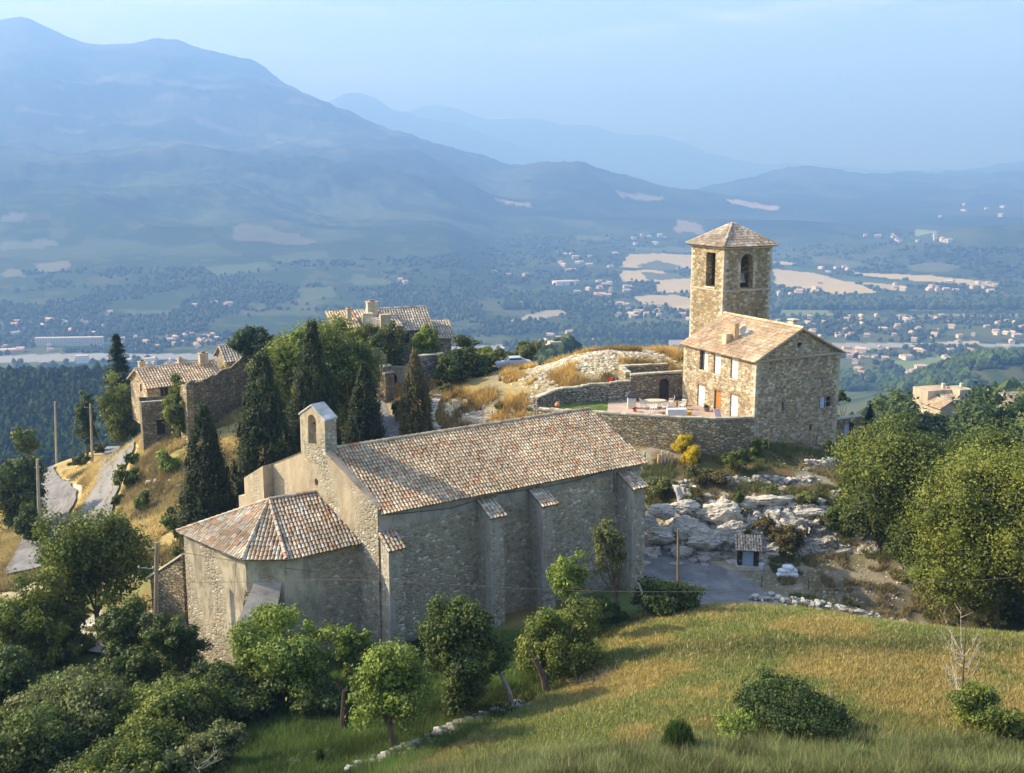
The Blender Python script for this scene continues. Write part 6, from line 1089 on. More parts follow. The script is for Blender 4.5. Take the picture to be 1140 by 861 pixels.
T_('pine_tree', 'lone light green tree with open crown above the parked car', 588, 116, 38, 377, 416, 'olive', 119, nclump=24, nleaf=4500, leaf=.15, core=.35)
T_('small_tree', 'green tree growing against the ruined wall end', 197, 106, 44, 408, 484, 'mid', 120, nclump=35, nleaf=8000, leaf=.15)
# left-hand trees
T_('broadleaf_tree', 'broad green tree above the lane at left, in front of the conifer', 129, 128, 62, 405, 494, 'mid', 121, nclump=50, nleaf=12000, leaf=.18)
T_('broadleaf_tree', 'small dark round tree beside the pole above the lane', 90, 134, 34, 428, 494, 'dark', 122, nclump=30, nleaf=5000, leaf=.18)
def conifer():
    Y = 133; a = at(129, 373, Y); z = gz(a.x, Y); Hh = a.z - z; t = thing('conifer', 'pointed conifer with drooping branches above the lane', 'tree', (a.x, Y, z)); r = np.random.default_rng(7); P = []; Nn = []
    for k in range(42):
        f = k / 41; zz = Hh * (.35 + .64 * f); L_ = (1 - f) ** .8 * 2.9 + .25
        for j in range(6):
            an = r.random() * 6.283; n = 46; s = r.random(n) ** .7; P.append(np.column_stack([np.cos(an) * L_ * s, np.sin(an) * L_ * s, zz - .3 * L_ * s ** 1.5 + r.normal(size=n) * .06]) + r.normal(size=(n, 3)) * .12); Nn.append(np.tile([0, 0, 1.], (n, 1)) + r.normal(size=(n, 3)) * .5)
    P = np.concatenate(P); V, Fq = leafquads(P, unit(np.concatenate(Nn)), .16, r, .45); np_obj('crown', V, Fq, MAT['leaf'], t, tint=np.array([.04, .075, .035]) * r.uniform(.6, 1.4, (len(P), 1))); mb = MB(); mb.tube([(0, 0, -1), (0, 0, Hh)], [.25, .03], 7, (.14, .11, .08)); np_obj('trunk', np.array(mb.v), mb.f, MAT['bark'], t, tint=np.array(mb.t))
conifer()
T_('broadleaf_tree', 'dark green tree mass at the left edge below the lane', 10, 104, 76, 492, 598, 'dark', 124, nclump=70, nleaf=18000, leaf=.17)
T_('small_tree', 'loose green tree at the upper left edge beyond the lane bend', 27, 122, 36, 475, 508, 'mid', 125, nclump=30, nleaf=5000, leaf=.17)
T_('small_tree', 'low dark tree left of the lane pole', 34, 92, 44, 555, 608, 'dark', 127, nclump=30, nleaf=6000, leaf=.15)
for i, (px, py, w_, h_, pal, lab) in enumerate([(143, 532, 30, 26, 'mid', 'green bush on the bank right of the gravel track'), (190, 512, 36, 26, 'bright', 'bright green bush below the ruined wall end'), (150, 512, 26, 14, 'dark', 'dark low bush at the top edge of the track'), (88, 512, 26, 18, 'dark', 'dark bush behind the middle utility pole'), (120, 482, 30, 18, 'mid', 'green bush under the broad tree by the track top'), (158, 560, 22, 22, 'mid', 'rounded green bush on the dry slope'), (52, 507, 16, 12, 'bright', 'small bright bush at the foot of the far pole'), (195, 585, 40, 40, 'dark', 'dark bush at the foot of the leftmost cypress'), (205, 625, 44, 40, 'mid', 'green bush between utility pole and apse'), (108, 498, 18, 12, 'olive', 'olive bush beside the middle pole'), (130, 556, 18, 12, 'dark', 'dark tuft below the gravel track')]):
    p = hit(px, py + h_ * .45); T_('shrub', lab, px, p.y, w_, py - h_ / 2, py + h_ / 2, pal, 140 + i, nclump=18, nleaf=2600, leaf=.16, cat='shrub', group=None, trunk_r=.06, bare=.3)
# left foreground thicket
T_('tree', 'tall airy green tree at left in front of the golden slope', 98, 66, 130, 556, 700, 'mid', 151, nclump=85, nleaf=30000, leaf=.12, trunk_r=.22, core=.25)
T_('tree', 'dense green tree at the far left edge of the thicket', 18, 62, 110, 632, 760, 'mid', 152, nclump=60, nleaf=22000, leaf=.12)
T_('tree', 'dark green tree between the airy tree and the utility pole', 140, 58, 74, 660, 750, 'dark', 153, nclump=45, nleaf=14000, leaf=.11)
T_('small_tree', 'scrubby tree with curved dark trunk left of the apse', 205, 54, 66, 668, 742, 'dark', 154, nclump=34, nleaf=8000, leaf=.10, core=.3, lean=(-.6, 0))
T_('shrub', 'large bright green bush against the right side of the apse', 312, 51, 116, 682, 768, 'bright', 155, nclump=55, nleaf=20000, leaf=.105, cat='shrub')
T_('shrub', 'light green leafy bush between apse and nave corner', 388, 54, 44, 682, 750, 'bright', 156, nclump=25, nleaf=6500, leaf=.10, cat='shrub', core=.4)
T_('shrub', 'dark low thicket right of the curved trunk', 262, 49, 96, 742, 800, 'dark', 157, nclump=36, nleaf=12000, leaf=.11, cat='shrub')
T_('shrub', 'dark green bush under the bright apse bush', 350, 49, 70, 752, 800, 'dark', 158, nclump=28, nleaf=9000, leaf=.11, cat='shrub')
T_('shrub', 'big mid green bush in the lower left thicket', 90, 46, 150, 752, 850, 'olive', 159, nclump=60, nleaf=24000, leaf=.10, cat='shrub')
T_('shrub', 'yellow-green bush in the lower left thicket right of the big one', 200, 46, 120, 756, 840, 'mid', 160, nclump=50, nleaf=18000, leaf=.10, cat='shrub')
T_('shrub', 'dark bush at the bottom left corner', 24, 42, 120, 790, 880, 'dark', 161, nclump=45, nleaf=16000, leaf=.10, cat='shrub')
T_('shrub', 'bright bush at the bottom edge of the thicket', 140, 41, 130, 806, 880, 'mid', 162, nclump=50, nleaf=18000, leaf=.09, cat='shrub')
T_('shrub', 'olive bush at the bottom edge left of the grassy hollow', 232, 42, 76, 806, 880, 'olive', 163, nclump=30, nleaf=10000, leaf=.09, cat='shrub')
T_('shrub', 'dark bush at the left edge below the dense tree', 2, 52, 100, 722, 812, 'dark', 164, nclump=40, nleaf=14000, leaf=.11, cat='shrub')
T_('shrub', 'shadowy bush behind the pole foot left of the apse', 150, 54, 80, 720, 780, 'dark', 165, nclump=35, nleaf=12000, leaf=.10, cat='shrub')
r = np.random.default_rng(55); xx = r.uniform(-34, -9, 800); yy = r.uniform(37, 66, 800); m = (xx < -11 - (yy < 47) * 4) & ~((yy > 55) & (xx > -23)) & (fbm(xx / 4, yy / 4, 3, 56) > .38); xx, yy = xx[m], yy[m]; leaf_wood('undergrowth', 'tangled green undergrowth filling the lower left slope', np.column_stack([xx, yy, height(xx, yy)]), (.7, 1.7), 90000, .085, GREEN['mid'] + GREEN['dark'] + GREEN['olive'], 57)
# trees along the gully in front of the nave
T_('small_tree', 'light green almond tree with dark leaning trunk by the stones', 436, 42.5, 112, 708, 812, 'bright', 171, nclump=55, nleaf=15000, leaf=.085, trunk_r=.17, core=.25, lean=(-.3, 0), bare=1.2)
T_('tree', 'tall dark green tree in front of the buttressed nave', 517, 47.5, 98, 642, 778, 'dark', 172, nclump=70, nleaf=26000, leaf=.09, trunk_r=.2, core=.5)
T_('tree', 'bushy green tree with pale trunk right of the dark one', 620, 51.5, 100, 668, 762, 'mid', 173, nclump=55, nleaf=20000, leaf=.09, trunk_r=.2, lean=(.5, 0), core=.5)
T_('sapling', 'young bright green tree standing before the nave wall', 634, 57, 54, 606, 672, 'bright', 174, nclump=26, nleaf=3800, leaf=.09, trunk_r=.09, core=.15, bare=1.6)
T_('sapling', 'thin olive tree with sparse crown before the last buttress', 694, 61, 46, 566, 652, 'olive', 175, nclump=22, nleaf=2600, leaf=.10, trunk_r=.12, core=0, lean=(-.8, 0), bare=1.8)
T_('shrub', 'dark rounded shrub at the chapel end beside the road pole', 738, 61, 78, 640, 692, 'dark', 176, nclump=36, nleaf=11000, leaf=.10, cat='shrub')
T_('shrub', 'small green shrub at the foot of the last buttress', 672, 60, 50, 664, 696, 'dark', 177, nclump=22, nleaf=5000, leaf=.10, cat='shrub')
def stump(label, px, py, Y, h, lean, seed, r=.16, tint=(.18, .15, .12)):
    p = at(px, py, Y); p.z = gz(p.x, Y); t = thing('bare_tree', label, 'tree', p); mb = MB(); mb.tube([(0, 0, -.4), (lean * .3, 0, h * .4), (lean, 0, h)], [r * 1.3, r, r * .7], 8, tint); np_obj('trunk', np.array(mb.v), mb.f, MAT['bark'], t, tint=np.array(mb.t)); mb = MB(); mb.tube([(lean * .8, 0, h * .8), (lean * .8 - .5, .1, h * 1.25)], [r * .5, r * .2], 6, tint); np_obj('branch', np.array(mb.v), mb.f, MAT['bark'], t, tint=np.array(mb.t))
stump('bare grey leaning trunk between the dark tree and the bushy tree', 572, 792, 47.5, 2.0, -.7, 3, .13, (.34, .31, .27)); stump('short thick black trunk standing in the grassy hollow', 383, 806, 46, 2.2, .1, 4, .2, (.07, .055, .045)); stump('dark leaning trunk under the bushy tree', 610, 772, 49, 1.9, -.7, 5, .18, (.12, .10, .08)); stump('pale twin stem rising from the shrub by the chapel end', 722, 690, 60.5, 2.3, -.7, 6, .1, (.42, .4, .36))
# the big trees at the right
T_('broadleaf_tree', 'big sunlit yellow-green tree at right behind the other big one', 1010, 74, 182, 442, 656, [(.10, .135, .03), (.16, .19, .035), (.07, .10, .025)], 181, nclump=120, nleaf=90000, leaf=.115, trunk_r=.4, core=.6, bare=4)
T_('broadleaf_tree', 'biggest yellow-green tree filling the right edge', 1124, 66, 235, 470, 694, [(.17, .20, .035), (.22, .245, .042), (.115, .15, .03)], 182, nclump=150, nleaf=125000, leaf=.105, trunk_r=.45, core=.6, bare=4)
T_('broadleaf_tree', 'dark green lower tree left of the big sunlit one', 962, 75, 74, 540, 668, 'dark', 183, nclump=55, nleaf=30000, leaf=.11, trunk_r=.25)
T_('broadleaf_tree', 'dark shaded tree low between the two big trees', 1040, 70, 110, 560, 700, 'dark', 184, nclump=60, nleaf=34000, leaf=.11, trunk_r=.25)
T_('shrub', 'dark bushes under the biggest tree at the right edge', 1120, 68, 110, 640, 706, 'dark', 185, nclump=40, nleaf=14000, leaf=.13, cat='shrub')
# meadow shrubs
T_('shrub', 'rounded dark green shrub in the meadow, widest of the three', 878, 37.5, 140, 762, 822, [(.05, .085, .02), (.075, .115, .025), (.04, .065, .018)], 191, nclump=60, nleaf=22000, leaf=.062, cat='shrub', core=.5, trunk_r=.05)
T_('shrub', 'green shrub at the right edge beside the dead tree', 1108, 37, 96, 762, 815, 'mid', 192, nclump=40, nleaf=13000, leaf=.062, cat='shrub', core=.5, trunk_r=.05)
T_('shrub', 'low leafy shoots left of the widest meadow shrub', 815, 37, 60, 788, 826, 'bright', 193, nclump=20, nleaf=3500, leaf=.055, cat='shrub', core=.2, trunk_r=.04)
def broom(label, px, py, Y, w_px, h_px, seed, tint=(.07, .12, .03), name='broom_bush', n=4200):
    p = at(px, py, Y); p.z = gz(p.x, Y); r = np.random.default_rng(seed); Rr = w_px / F * Y / 2; Hh = h_px / F * Y * 1.1; a = r.random(n) * 6.283; el = np.arccos(r.random(n) ** .7); L_ = (.6 + .4 * r.random(n)); D = np.column_stack([np.sin(el) * np.cos(a) * Rr, np.sin(el) * np.sin(a) * Rr, np.cos(el) * Hh]) * L_[:, None]; w_ = .016; side = unit(np.cross(D, r.normal(size=(n, 3)))) * w_; S0 = D * .15; V = np.stack([S0 - side, S0 + side, D + side * .3, D - side * .3], 1).reshape(-1, 3)
    t = thing(name, label, 'shrub', p); np_obj('foliage', V, np.arange(4 * n).reshape(-1, 4), MAT['grass'], t, tint=np.array(tint) * r.uniform(.6, 1.5, (n, 1))); v, f = ico(2); np_obj('stem', v * np.array([Rr * .55, Rr * .55, Hh * .6]) + np.array([0, 0, Hh * .12]), f, MAT['leaf'], t, tint=np.tile(np.array(tint) * .8, (len(f), 1))); return t
broom('dark spiky broom bush in the meadow at bottom centre', 755, 833, 35.2, 52, 48, 1); broom('small spiky tuft bush low in the meadow by the bottom edge', 700, 845, 34.5, 26, 18, 2, (.10, .15, .045), n=1800); broom('small dark tuft in the grassy hollow', 356, 838, 41, 16, 22, 3, n=1200); broom('pale green tuft bush left of the broom', 680, 852, 34, 36, 16, 4, (.12, .17, .05), n=2000); broom('low tufts right of the broom bush', 960, 850, 33.6, 40, 20, 5, (.11, .16, .05), n=2200)
# dead trees
def dead(label, px, py, Y, h_px, w_px, seed, n=16, tint=(.50, .45, .38)):
    p = at(px, py, Y); p.z = gz(p.x, Y); r = random.Random(seed); t = thing('dead_tree', label, 'tree', p); h = h_px / F * Y * 1.05; w_ = w_px / F * Y / 2; mb = MB(); mb.tube([(0, 0, -.3), (.03, 0, h * .35), (.0, .02, h * .75), (.06, 0, h)], [.055, .045, .02, .006], 6, (.14, .11, .09)); np_obj('trunk', np.array(mb.v), mb.f, MAT['bark'], t, tint=np.array(mb.t)); mb = MB()
    for k in range(n):
        z0 = h * r.uniform(.02, .6); a = r.random() * 6.283; L_ = w_ * r.uniform(.5, 1.1); e = Vector((math.cos(a) * L_, math.sin(a) * L_, min(h, z0 + h * r.uniform(.15, .42)))); s = Vector((0, 0, z0)); m1 = s.lerp(e, .45) + Vector((0, 0, -.1 * h * r.random())) + Vector((r.gauss(0, 1), r.gauss(0, 1), 0)) * .05; mb.tube([s, m1, e], [.025, .017, .006], 4, tint, cap=False)
        for j in range(3): b0 = m1.lerp(e, r.random()); b1 = b0 + Vector((r.gauss(0, 1), r.gauss(0, 1), abs(r.gauss(0, 1)) + .6)) * L_ * .22; mb.tube([b0, b1], [.014, .005], 4, tint, cap=False)
    np_obj('branch', np.array(mb.v), mb.f, MAT['bark'], t, tint=np.array(mb.t))
dead('leafless pale grey dead tree in the meadow at right', 1068, 795, 39, 135, 60, 3, 20); dead('small bare twiggy dead shrub left of the widest meadow shrub', 830, 800, 38, 38, 60, 5, 9, (.34, .30, .26)); dead('thin bare twigs standing above the meadow shrub', 925, 800, 38, 46, 30, 6, 6, (.36, .33, .28)); dead('dead branches lying under the bushy tree', 660, 765, 48, 18, 60, 7, 9, (.2, .17, .14)); dead('pale dead brush at the bottom left thicket edge', 222, 850, 40, 40, 50, 9, 10, (.4, .36, .3))
# bank vegetation under the house
for i, (px, py, w_, h_, pal, lab) in enumerate([(822, 512, 40, 34, 'dark', 'dark green shrub on the bank below the terrace wall'), (795, 528, 56, 30, 'brown', 'brownish shrub beside the yellow broom'), (735, 538, 46, 22, 'olive', 'dry olive bush right of the chapel roof end'), (845, 498, 22, 24, 'mid', 'creeper bush at the foot of the house corner'), (822, 560, 18, 40, 'dark', 'dark creeper hanging over the white rock'), (850, 588, 50, 24, 'brown', 'russet brush on the rock face'), (880, 600, 40, 34, 'brown', 'dry brown brush in the middle of the rock'), (770, 552, 60, 14, 'brown', 'brown scrub on top of the white rock'), (925, 498, 14, 20, 'mid', 'green climber beside the blue gate'), (948, 540, 28, 26, 'dark', 'dark bush at the broken wall end'), (912, 580, 44, 16, 'brown', 'rusty heather above the grey rock'), (900, 555, 34, 14, 'olive', 'dry grass tuft bush between the broken walls'), (862, 546, 30, 14, 'olive', 'dry weeds above the white boulders'),
      (693, 422, 14, 14, 'dark', 'small dark bush behind the garden wall'), (465, 427, 26, 16, 'olive', 'olive bush on the rubble edge near the archway'), (497, 432, 20, 14, 'olive', 'grey-green bush on the rubble slope'), (556, 452, 14, 10, 'mid', 'small green plant on the rubble slope'), (600, 455, 26, 10, 'olive', 'green weeds at the left end of the garden wall'), (445, 455, 24, 30, 'dark', 'dark bush beside the track behind the chapel'), (940, 440, 18, 16, 'dark', 'dark bush beyond the gate wall')]):
    p = hit(px, py + h_ * .45); 
    if p.y > 130: p = at(px, py, 112); print('FAR', lab)
    T_('shrub', lab, px, p.y, w_, py - h_ / 2, py + h_ / 2, pal, 210 + i, nclump=16, nleaf=2600, leaf=.10, cat='shrub', trunk_r=.05, bare=.25)
def flower(label, px, py, w_, h_, pal, seed, Yoff=0, ground=True, name='broom_bush'):
    p = hit(px, py + h_ / 2); p = at(px, py, 100) if p.y > 130 else p; T_(name, label, px, p.y + Yoff, w_, py - h_ / 2, py + h_ / 2, pal, seed, nclump=22, nleaf=9000, leaf=.055, cat='shrub', trunk_r=.05, core=.5, bare=.25)
flower('bright yellow flowering bush below the terrace wall, upper one', 764, 494, 29, 28, [(.62, .50, .03), (.70, .56, .05), (.5, .42, .04)], 240); flower('bright yellow flowering bush below the terrace wall, lower one', 772, 507, 29, 23, [(.70, .52, .02), (.62, .48, .03), (.55, .42, .03)], 241); flower('red flowering bush behind the garden wall', 681, 424, 9, 12, [(.55, .05, .03), (.6, .08, .05)], 242, name='flowering_shrub')
# dry plants on the plateau and mound: tall tawny grass
def blades(name, label, x, y, h, w_, tint, seed, bend=.35, tuft=4):
    r = np.random.default_rng(seed); n = len(x); z = height(x, y); x = np.repeat(x, tuft) + r.normal(size=n * tuft) * .05; y = np.repeat(y, tuft) + r.normal(size=n * tuft) * .05; z = np.repeat(z, tuft) - .03; hh = np.repeat(h, tuft) * r.uniform(.6, 1.25, n * tuft); ww = np.repeat(w_, tuft) if np.ndim(w_) else np.full(n * tuft, w_); T = np.repeat(tint, tuft, 0) * r.uniform(.75, 1.3, (n * tuft, 1)); a = r.random(n * tuft) * 6.283; b = np.column_stack([r.normal(size=n * tuft), r.normal(size=n * tuft)]) * (bend * hh)[:, None]
    P = np.column_stack([x, y, z]); s = np.column_stack([np.cos(a) * ww, np.sin(a) * ww, 0 * a]); tip = P + np.column_stack([b, hh]); V = np.stack([P - s, P + s, tip], 1).reshape(-1, 3); return tag(np_obj(name, V, np.arange(3 * n * tuft).reshape(-1, 3), MAT['grass'], tint=T), label, None, None, 'stuff')
r = np.random.default_rng(71); n = 175000; y = 31 + 32 * r.random(n) ** 1.25; x = r.uniform(-.36, .72, n) * (y * 1.0) ; k = x > meadow_edge(y) - .6; x, y = x[k], y[k]; n1 = fbm(x / 6, y / 6, 5, 11) * .6 + fbm(x / 1.7, y / 1.7, 4, 15) * .4; g_ = (1 - sstep(34, 40.5, y + (fbm(x / 14, y / 14, 4, 19) - .5) * 7)); gold = np.array([.44, .36, .13]); gr = np.array([.25, .29, .09]); low = np.array([.17, .20, .075])
bd = (np.exp(-((y - 51.3 + .03 * x) / 1.5) ** 2) * sstep(3, 9, x) * .85)[:, None]; T = gold[None] * (1 - sstep(.40, .62, n1))[:, None] + gr[None] * sstep(.40, .62, n1)[:, None]; T = T * (1 - bd) + np.array([.17, .20, .07]) * bd; T = T * (1 - g_[:, None]) + low[None] * g_[:, None]; fl = r.random(len(x)) < .10; T[fl & (g_ < .5)] = [.56, .46, .24]  # bd: same shadow stripe, painted into the blade colours as darker green
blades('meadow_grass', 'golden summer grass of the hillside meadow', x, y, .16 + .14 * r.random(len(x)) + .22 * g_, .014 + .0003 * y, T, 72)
n = 60000; y = 31 + 5.2 * r.random(n) ** 1.3; x = r.uniform(-.12, .56, n) * y; k = fbm(x / 2.2, y / 2.2, 3, 81) > .40; x, y = x[k], y[k]; T = np.array([.16, .19, .075])[None] * np.clip(fbm(x / .9, y / .9, 3, 83) * 2.2, .45, 1.9)[:, None]; T[r.random(len(x)) < .12] = [.42, .36, .17]; blades('tall_grass', 'tall soft green grass along the bottom of the meadow', x, y, .3 + .5 * r.random(len(x)), .017, T, 73, .38)
n = 70000; y = r.uniform(36, 60, n); x = r.uniform(-.42, .16, n) * y; k = x < meadow_edge(y) + .6; x, y = x[k], y[k]; T = np.array([.11, .165, .045])[None] * np.clip(fbm(x / 2.5, y / 2.5, 3, 85) * 2, .5, 1.8)[:, None]; blades('green_grass', 'deep green grass in the shaded hollow below the chapel', x, y, .2 + .3 * r.random(len(x)), .018, T, 74)
n = 60000; y = r.uniform(80, 128, n); x = r.uniform(-.56, -.26, n) * y; k = fbm(x / 5, y / 5, 4, 87) > .36; x, y = x[k], y[k]; T = np.array([.56, .46, .22])[None] * np.clip(fbm(x / 3, y / 3, 3, 88) * 1.9, .55, 1.4)[:, None]; bad = np.zeros(len(x), bool)
for o in [o for o in scene.objects if o.name.startswith('road')]:
    c = np.empty(len(o.data.vertices) * 3); o.data.vertices.foreach_get('co', c); c = c.reshape(-1, 3)[::3]
    for i in range(0, len(x), 8000): d2 = ((x[i:i + 8000, None] - c[None, :, 0]) ** 2 + (y[i:i + 8000, None] - c[None, :, 1]) ** 2).min(1); bad[i:i + 8000] |= d2 < .5
blades('dry_grass', 'straw-yellow grass on the slopes beside the lanes', x[~bad], y[~bad], .3 + .35 * r.random((~bad).sum()), .05, T[~bad], 75)
n = 26000; y = r.uniform(93, 114, n); x = r.uniform(-.12, .19, n) * y; k = (fbm(x / 3, y / 3, 4, 89) > .53) & ~((x > 2) & (x < 23) & (y < 96)); x, y = x[k], y[k]; T = np.array([.52, .37, .13])[None] * np.clip(fbm(x / 2, y / 2, 3, 90) * 2, .5, 1.4)[:, None]; blades('dry_grass', 'tawny tall grass on the rubble plateau', x, y, .4 + .5 * r.random(len(x)), .05, T, 76)
n = 70000; y = r.uniform(63, 87, n); x = r.uniform(.12, .50, n) * y; k = (fbm(x / 2.4, y / 2.4, 4, 91) > .44) & ((x > 19.5) | (y > 77)) & ~((x < 25.5) & (y > 72.5) & (y < 78.6) & (fbm(x / 2, y / 2, 3, 95) < .6)) & ~((y < 72) & (fbm(x / 1.2, y / 1.2, 3, 96) < .44)) & ((y < 84.6) | (x > 22)); x, y = x[k], y[k]; T = np.where((fbm(x / 3, y / 3, 3, 92) > .5)[:, None], np.array([[.32, .27, .15]]), np.array([[.17, .19, .075]])); blades('bank_grass', 'dry weeds and grass on the bank and yard below the house', x, y, .22 + .3 * r.random(len(x)), .03, T, 77)

# ------------------------------------------------------------------ ROCKS, HEAPS, LOW WALLS
def outcrop():
    t = thing('rock_outcrop', 'pale limestone outcrop below the stone house beside the road', 'rock', (18, 77, 0)); r = np.random.default_rng(5); C = []; S = []
    for (px, py, Y, sx, sy, sz) in [(735, 566, 77, 1.3, 1.1, .7), (738, 592, 76.2, 1.5, 1.2, .9), (760, 560, 77.6, 1.4, 1.0, .6), (768, 585, 76.6, 1.7, 1.2, 1.3), (790, 598, 75.6, 1.8, 1.2, 1.2), (803, 568, 77.4, 1.9, 1.2, 1.2), (815, 590, 76, 1.6, 1.1, 1.2), (842, 600, 76, 1.6, 1.1, 1.1), (857, 612, 75, 1.6, 1.1, 1.0), (790, 617, 74.8, 1.5, .9, .7), (760, 612, 75.2, 1.2, .8, .6), (885, 590, 76.4, 1.5, 1.1, 1.4), (905, 606, 75.4, 1.9, 1.2, 1.2), (930, 618, 74.6, 1.9, 1.2, 1.0), (952, 628, 74.2, 1.5, 1.0, .8), (878, 624, 74.4, 1.5, .9, .6), (858, 553, 78.6, 1.8, 1.0, .45), (900, 566, 78, 1.6, 1.0, .5), (830, 556, 78.4, 1.2, .9, .5), (935, 596, 76.6, 1.4, 1.0, .8), (912, 628, 74, 1.5, .8, .6), (727, 612, 75.6, .9, .8, .7), (724, 580, 76.8, .9, .9, .9)]:
        p = at(px, py + 4, Y - 1.5); C.append((p.x, p.y, p.z)); sx *= .8; sy *= .7; sz *= .8; S.append((sx, sy, sz))
    v, f = ico(5); V = []
    for c, s in zip(C, S):
        dirs = unit(r.normal(size=(16, 3))); off = r.uniform(.62, .92, 16); k = np.min(np.where(v @ dirs.T > .05, off[None] / np.maximum(v @ dirs.T, .05), 9), 1); w_ = v * np.minimum(k, 1.05)[:, None]; w_ = w_ + v * ((fbm(v[:, 0] * 2.4 + c[0], v[:, 2] * 4 + v[:, 1] * 2, 6, 7, .62) - .5) * .55)[:, None]; V.append(w_ * np.array(s) * 1.12 + np.array(c) - np.array([18, 77, 0]))
    nu, nv = 420, 120; U, W = np.meshgrid(np.linspace(0, 1, nu), np.linspace(0, 1, nv)); bx = 13.3 + 14.8 * U; by = 73.9 - 1.9 * U + 4.6 * W ** 1.5 + 1.2 * (fbm(U * 9, W * 0, 3, 401) - .5); top = 3.9 + 1.6 * (fbm(U * 7, W * 0 + 3, 3, 402) - .5) - 1.1 * U; bz = -.3 + (top + .3) * W ** .62
    lay = fbm(U * 5 + W * 2, W * 9, 5, 403, .6); blk_ = np.floor(fbm(U * 14, W * 6, 3, 404) * 9) / 9; fiss = np.abs(fbm(U * 16, W * 4 + U * 3, 4, 405) - .5); d_ = (lay - .5) * 1.5 + (blk_ - .5) * 2.2 - .9 * np.exp(-(fiss / .02) ** 2) + (fbm(U * 60, W * 24, 4, 406, .6) - .5) * .5
    edge = np.minimum(sstep(0, .06, U), 1 - sstep(.94, 1, U)); by2 = by - d_ * .8 * edge * (1 - .5 * W); bz2 = bz + d_ * .35 * edge; bx2 = bx + (fbm(U * 30, W * 12, 3, 407) - .5) * .4; i = np.arange((nv - 1) * (nu - 1)); r0 = i // (nu - 1); a0 = i % (nu - 1); p0 = r0 * nu + a0
    np_obj('rock_face', np.stack([bx2.ravel() - 18, by2.ravel() - 77, bz2.ravel()], 1), np.stack([p0, p0 + 1, p0 + nu + 1, p0 + nu], 1), MAT['rock'], t)
    F_ = (f[None] + (np.arange(len(C)) * len(v))[:, None, None]).reshape(-1, 3); np_obj('boulders', np.concatenate(V), F_, MAT['rock'], t)
    n = 200; px = r.uniform(716, 965, n); py = r.uniform(552, 636, n); q, ok = hits(np.column_stack([px, py])); q = q[ok & (q[:, 1] > 72)]; sz = r.uniform(.12, .5, len(q)); V, Fc = blobs(q, np.stack([sz * 1.2, sz, sz * .8], 1), 1, r, .25); np_obj('rubble', V - np.array([18, 77, 0]), Fc, MAT['rock'], t)['kind'] = 'stuff'
outcrop()
r = np.random.default_rng(99); n = 1500; y = r.uniform(63.5, 74, n); x = r.uniform(.24, .42, n) * y; y2 = r.uniform(79, 88, 900); x2 = r.uniform(.12, .38, 900) * y2; x = np.concatenate([x, x2]); y = np.concatenate([y, y2]); sz = .03 + .09 * r.random(len(x)) ** 2.5; V, Fc = blobs(np.stack([x, y, height(x, y)], 1), np.stack([sz * 1.2, sz, sz * .7], 1), 1, r, .2); tag(np_obj('loose_stones', V, Fc, MAT['plain_stone'], tint=np.repeat((.6 + .6 * r.random((len(x), 1))) * np.array([.42, .38, .31]), len(ico(1)[1]), 0)), 'small loose stones strewn over the yard and the bank', None, None, 'stuff')
LW = [hit(*q) for q in [(838, 668), (862, 674), (900, 680), (940, 686), (990, 692), (1030, 696)]]
def lw(p): return (p[0], p[1])
stone_heap('dry_stone_wall', 'low grey dry-stone wall curving along the yard behind the meadow', [(17.0, 65.2), (18.6, 64.4), (21, 64.0), (24, 63.4), (27.5, 62.6), (31, 62.2)], .55, MAT['plain_stone'], 620, .24, 'wall', 301, (.42, .41, .38), hz=.75)
def ht(px, py): p = hit(px, py); return (p.x, p.y)
stone_heap('broken_wall', 'ruined dry-stone terrace below the gable end, upper one', [ht(898, 520), ht(925, 519), ht(952, 517)], .45, MAT['plain_stone'], 260, .26, 'wall', 302, (.55, .53, .48), hz=.8)
stone_heap('broken_wall', 'long ruined dry-stone terrace above the white rock', [ht(735, 541), ht(790, 537), ht(850, 535), ht(885, 538), ht(905, 533)], .5, MAT['plain_stone'], 420, .25, 'wall', 303, (.5, .48, .43), hz=.5)
stone_heap('broken_wall', 'lower ruined dry-stone terrace beside the dark tree', [ht(925, 552), ht(955, 548), ht(970, 545)], .45, MAT['plain_stone'], 150, .25, 'wall', 304, (.48, .46, .42), hz=.5)
stone_heap('stone_pile', 'scattered grey stones heaped beside the almond tree', [(-7.2, 39.2), (-5.0, 41.6), (-3.2, 44.0), (-1.6, 46.2), (.4, 47.8)], .8, MAT['plain_stone'], 300, .24, 'stones', 305, (.45, .43, .40), hz=.35)
stone_heap('stone_pile', 'few pale stones in the grassy hollow', [(-10.5, 41.5), (-8.6, 43)], .7, MAT['plain_stone'], 26, .2, 'stones', 306, (.5, .48, .45), hz=.1)
stone_heap('rubble_mound', 'big mound of pale rubble behind the terrace garden', [at(615, 425, 103)[:2], at(660, 410, 106)[:2], at(700, 405, 108)[:2], at(745, 405, 108)[:2]], 5.0, MAT['plain_stone'], 3400, .26, 'rubble', 307, (.60, .53, .40), hz=.2)
stone_heap('rubble_slope', 'pale collapsed rubble slope behind the chapel roof', [at(495, 455, 98)[:2], at(540, 448, 97)[:2], at(590, 450, 95)[:2]], 4.5, MAT['plain_stone'], 2600, .25, 'rubble', 308, (.60, .52, .38), hz=.2)
stone_wall('retaining_wall', 'crumbling pale retaining wall left of the rubble slope', [at(487, 440, 104)[:2], at(478, 455, 99)[:2], at(490, 470, 95)[:2], at(520, 480, 92)[:2]], 1.5, [6.2, 5.2, 4.2, 3.6], .8, MAT['terrace_stone'], seed=17, rough_top=.25)
r = np.random.default_rng(9)
